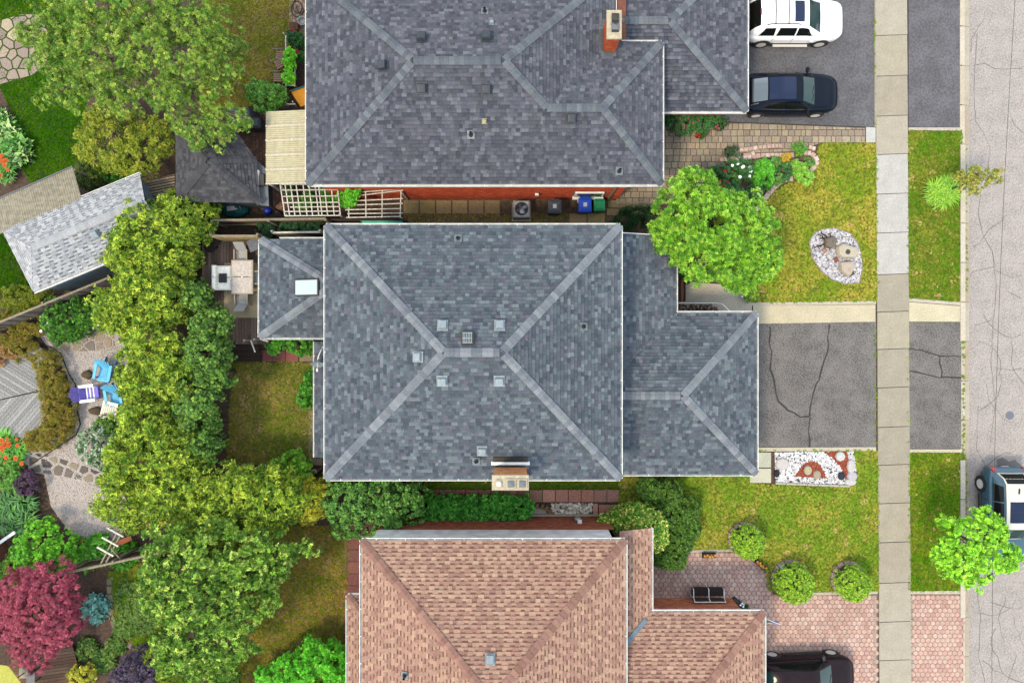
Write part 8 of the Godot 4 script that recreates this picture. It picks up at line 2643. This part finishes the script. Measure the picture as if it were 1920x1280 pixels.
	part(hedge, "stem", hst.mesh(), M.bark)

func blade_plant(called: String, label: String, spots: Array, pal: Array, n: int, s: float, wide := false, bloom: Material = null, blooms := 0) -> void:
	# arching leaves in clumps, with or without flowers
	var c0: Array = spots[0]
	var t := thing(called, label, "plant", spot(c0[0], c0[1]))
	var r := RandomNumberGenerator.new()
	r.seed = hash(label)
	var xs := []
	var cs := []
	for q in spots:
		for i in n:
			var a := r.randf() * TAU
			var d: float = sqrt(r.randf()) * q[2] / 40.0 * 0.85
			var p := spot(q[0], q[1]) + V(cos(a) * d, 0.0, sin(a) * d) - t.position
			xs.append(Transform3D(Basis(Vector3.UP, r.randf() * TAU).scaled_local(Vector3.ONE * s * r.randf_range(0.6, 1.1)), p + V(0, 0.15 * s if wide else 0.0, 0)))
			var c: Color = pal[r.randi() % pal.size()]
			cs.append(c * r.randf_range(0.8, 1.15))
	var lv := copies(t, "leaves", sprig("hosta") if wide else blade_clump(12, 0.045), M.leaf, xs, cs)
	lv.set_meta("kind", "stuff")
	if bloom:
		var fl := []
		for i in blooms:
			var q: Array = spots[i % spots.size()]
			fl.append([q[0] + r.randf_range(-0.7, 0.7) * q[2], q[1] + r.randf_range(-0.7, 0.7) * q[2], 0.65])
		blossoms(t, "flower", fl, 0.11, bloom)

func build_beds() -> void:
	var mid := leaves([[84, 140, 46], [102, 156, 54], [70, 124, 40]])
	var deep := leaves([[50, 100, 46], [64, 116, 52], [42, 86, 42]])
	# rose bed by the bungalow's path
	for q in [["rose bush with a red bloom at the path end of the bed", 1352, 322, 12, M.petal_red, 1], ["white rose bush in the middle of the bed", 1398, 322, 16, M.petal_white, 6], ["rose bush with orange red blooms near the lime tree", 1358, 345, 14, M.petal_red, 4], ["white rose bush beside the lime tree crown", 1378, 362, 15, M.petal_white, 5], ["low white rose bush on the bare soil", 1415, 360, 14, M.petal_white, 3], ["pale rose bush at the upper block edging", 1378, 304, 12, M.petal_white, 3]]:
		var t := shrub("rose_bush", q[0], q[1], q[2], q[3], 0.75, {"palette": deep, "kind": "small", "size": 0.1, "clump": 0.14, "density": 4.0, "gap": -0.3}, "roses in the block edged bed")
		var fl := []
		var r := RandomNumberGenerator.new()
		r.seed = int(q[1] * 7 + q[2])
		for i in q[5]:
			fl.append([q[1] + r.randf_range(-0.7, 0.7) * q[3], q[2] + r.randf_range(-0.7, 0.7) * q[3], 0.72])
		blossoms(t, "flower", fl, 0.075 if q[5] > 1 else 0.11, q[4])
	shrub("leafy_shrub", "tall bright green peony bush in the rose bed", 1432, 316, 16, 0.9, {"palette": leaves([[80, 160, 40], [98, 176, 52]]), "kind": "broad", "size": 0.12, "clump": 0.16, "density": 5.0}, "", [[1430, 335, 0.5, 16, 0.4]])
	shrub("leafy_shrub", "light green bush at the lawn tip of the rose bed", 1496, 316, 14, 0.8, {"palette": leaves([[110, 166, 50], [130, 180, 66]]), "kind": "small", "size": 0.11, "clump": 0.15, "density": 5.0}, "", [[1510, 332, 0.4, 12, 0.35]])
	shrub("leafy_shrub", "dark green plants beside the light bush in the bed", 1470, 322, 16, 0.6, {"palette": deep, "kind": "small", "size": 0.1, "clump": 0.14, "density": 4.5})
	shrub("leafy_shrub", "small plant between the two block rows", 1497, 280, 11, 0.5, {"palette": mid, "kind": "broad", "size": 0.1, "clump": 0.12, "density": 4.5})
	shrub("golden_plant", "yellow leaved tuft below the upper block row", 1474, 297, 8, 0.35, {"palette": leaves([[220, 180, 50], [196, 170, 50]]), "kind": "spray", "size": 0.09, "clump": 0.1, "density": 4.0})
	for q in [["low leafy perennial beside the curved block edging", 1455, 336, 11], ["low grey green perennial in the front of the bed", 1436, 350, 9], ["small dark perennial near the red rose", 1334, 322, 9], ["leafy perennial between the rose bushes", 1378, 336, 11], ["low green perennial below the upper block row", 1452, 304, 10], ["small leafy plant at the lawn tip of the edging", 1515, 305, 7]]:
		shrub("perennial", q[0], q[1], q[2], q[3], 0.4, {"palette": leaves([[84, 130, 50], [104, 146, 66], [66, 108, 44]]), "kind": "small", "size": 0.11, "clump": 0.12, "density": 4.0}, "perennials in the rose bed")
	var fb := shrub("flower_bush", "mixed pink and blue flowering bush under the garage eave", 1285, 226, 24, 0.9, {"palette": deep, "kind": "small", "size": 0.11, "clump": 0.15, "density": 4.5}, "", [[1262, 226, 0.5, 18, 0.4], [1312, 226, 0.5, 22, 0.4], [1335, 222, 0.4, 16, 0.35]])
	blossoms(fb, "flower", [[1290, 222, 0.95], [1300, 230, 0.95], [1282, 234, 0.9], [1275, 222, 0.9], [1295, 214, 0.9], [1310, 225, 0.85]], 0.07, M.petal_pink)
	# planting north of the deck and beside the sun room
	for q in [["dark fern clump in the narrow bed north of the deck", 500, 428, 16, 0.8], ["dark leafy clump beside the low timber fence", 545, 425, 20, 0.7], ["dark leafy clump at the sunroom end of the bed", 590, 425, 20, 0.7]]:
		shrub("shade_plant", q[0], q[1], q[2], q[3], q[4], {"palette": leaves([[56, 96, 60], [70, 112, 66], [44, 80, 50]]), "kind": "narrow", "size": 0.14, "clump": 0.15, "density": 4.5}, "plants in the shady bed")
	for q in [["dark green bush under the sunroom's south gutter", 520, 641, 22, 0.9], ["dark green bush beside the back canopy", 565, 642, 24, 0.9], ["green leafy bush at the canopy post", 580, 725, 13, 0.8], ["yellow green bush at the canopy wall", 574, 750, 14, 0.8], ["leafy bush by the dish post", 584, 705, 9, 0.7]]:
		shrub("foundation_shrub", q[0], q[1], q[2], q[3], q[4], {"palette": leaves([[80, 146, 40], [100, 164, 50], [56, 116, 36]]), "kind": "broad", "size": 0.13, "clump": 0.15, "density": 5.0}, "shrubs along the back wall")
	shrub("climbing_vine", "bright green vine climbing the ladder trellis", 645, 375, 8, 1.8, {"palette": leaves([[110, 190, 50], [90, 170, 40]]), "kind": "broad", "size": 0.14, "clump": 0.16, "density": 4.0}, "", [[660, 366, 1.9, 8, 0.25], [655, 380, 1.8, 7, 0.3], [672, 362, 1.9, 5, 0.2]])
	for q in [["vegetable plants under the middle of the square trellis", 575, 375, 16, 0.6], ["vegetable plants at the wall side of the square trellis", 545, 358, 12, 0.5], ["vegetable plants at the vine end of the square trellis", 618, 372, 12, 0.6], ["tomato plants near the end of the square trellis", 612, 352, 12, 0.6]]:
		shrub("vegetable_plant", q[0], q[1], q[2], q[3], q[4], {"palette": mid, "kind": "broad", "size": 0.11, "clump": 0.13, "density": 4.0}, "vegetables under the trellis")
	for q in [["lettuce plants at the top of the white rack", 544, 103, 9], ["lettuce plants in the middle of the white rack", 543, 122, 10], ["lettuce plants at the lower end of the white rack", 543, 146, 11]]:
		tree("lettuce_plant", q[0], "plant", Vector2(q[1], q[2]), [[q[1], q[2], 0.75, q[3], 0.2]], {"palette": leaves([[120, 206, 40], [140, 220, 60], [100, 186, 36]]), "kind": "broad", "size": 0.12, "clump": 0.12, "density": 5.0}, "lettuce in the white rack")
	var pf := shrub("flowering_plant", "leafy plants with red flowers behind the white rack", 562, 80, 13, 0.7, {"palette": deep, "kind": "broad", "size": 0.13, "clump": 0.15, "density": 4.0}, "", [[565, 105, 0.4, 12, 0.35], [550, 72, 0.4, 9, 0.3]])
	blossoms(pf, "flower", [[557, 95, 0.7], [559, 100, 0.7], [548, 58, 0.5], [552, 60, 0.5]], 0.09, M.petal_red)
	# side yard and porch
	shrub("yew_shrub", "dark spreading yew bush between the two houses", 1182, 412, 24, 0.9, {"palette": leaves([[50, 84, 44], [64, 100, 50], [40, 70, 40]]), "kind": "spray", "size": 0.15, "clump": 0.16, "density": 4.0, "gap": -0.35}, "", [[1205, 408, 0.6, 18, 0.4], [1165, 418, 0.4, 14, 0.3]])
	shrub("shade_plant", "dark plants beside the porch under the lime tree", 1285, 510, 16, 0.6, {"palette": leaves([[50, 84, 44], [40, 70, 40]]), "kind": "small", "size": 0.11, "clump": 0.14, "density": 4.0})
	var ys := shrub("flower_bush", "small yellow green flower patch at the path corner", 1405, 550, 14, 0.5, {"palette": leaves([[150, 180, 50], [90, 140, 40]]), "kind": "small", "size": 0.09, "clump": 0.12, "density": 4.5})
	blossoms(ys, "flower", [[1414, 555, 0.5], [1398, 553, 0.4], [1410, 548, 0.5]], 0.05, M.petal_yellow)
	structure("porch_bed_ground", sheet(outline([1380, 530, 1418, 545, 1420, 560, 1410, 568, 1402, 566]), 0.01, 0.08), M.soil)
	blossoms(ys, "flower", [[1392, 556, 0.3]], 0.05, M.petal_white)
	for n in get_children():
		if String(n.name).begins_with("hydrangea"):
			var fl := []
			var r := RandomNumberGenerator.new()
			r.seed = 9
			for i in 26:
				fl.append([r.randf_range(74, 104), r.randf_range(590, 622), 0.7] if i < 15 else [r.randf_range(160, 184), r.randf_range(582, 618), 0.9])
			blossoms(n, "flower", fl, 0.06, M.petal_white)
	var lawnflower := thing("coreopsis", "small yellow flowers at the gravel edge beside the hostas", "flowers", spot(150, 1014))
	crown(lawnflower, "foliage", [[spot(150, 1014, 0.15), V(0.2, 0.15, 0.2)]], {"palette": mid, "size": 0.08, "clump": 0.1, "density": 3.0, "kind": "small"}, 3)
	blossoms(lawnflower, "flower", [[146, 1012, 0.3], [150, 1015, 0.3], [154, 1013, 0.3], [148, 1017, 0.3], [153, 1017, 0.28]], 0.06, M.petal_yellow)
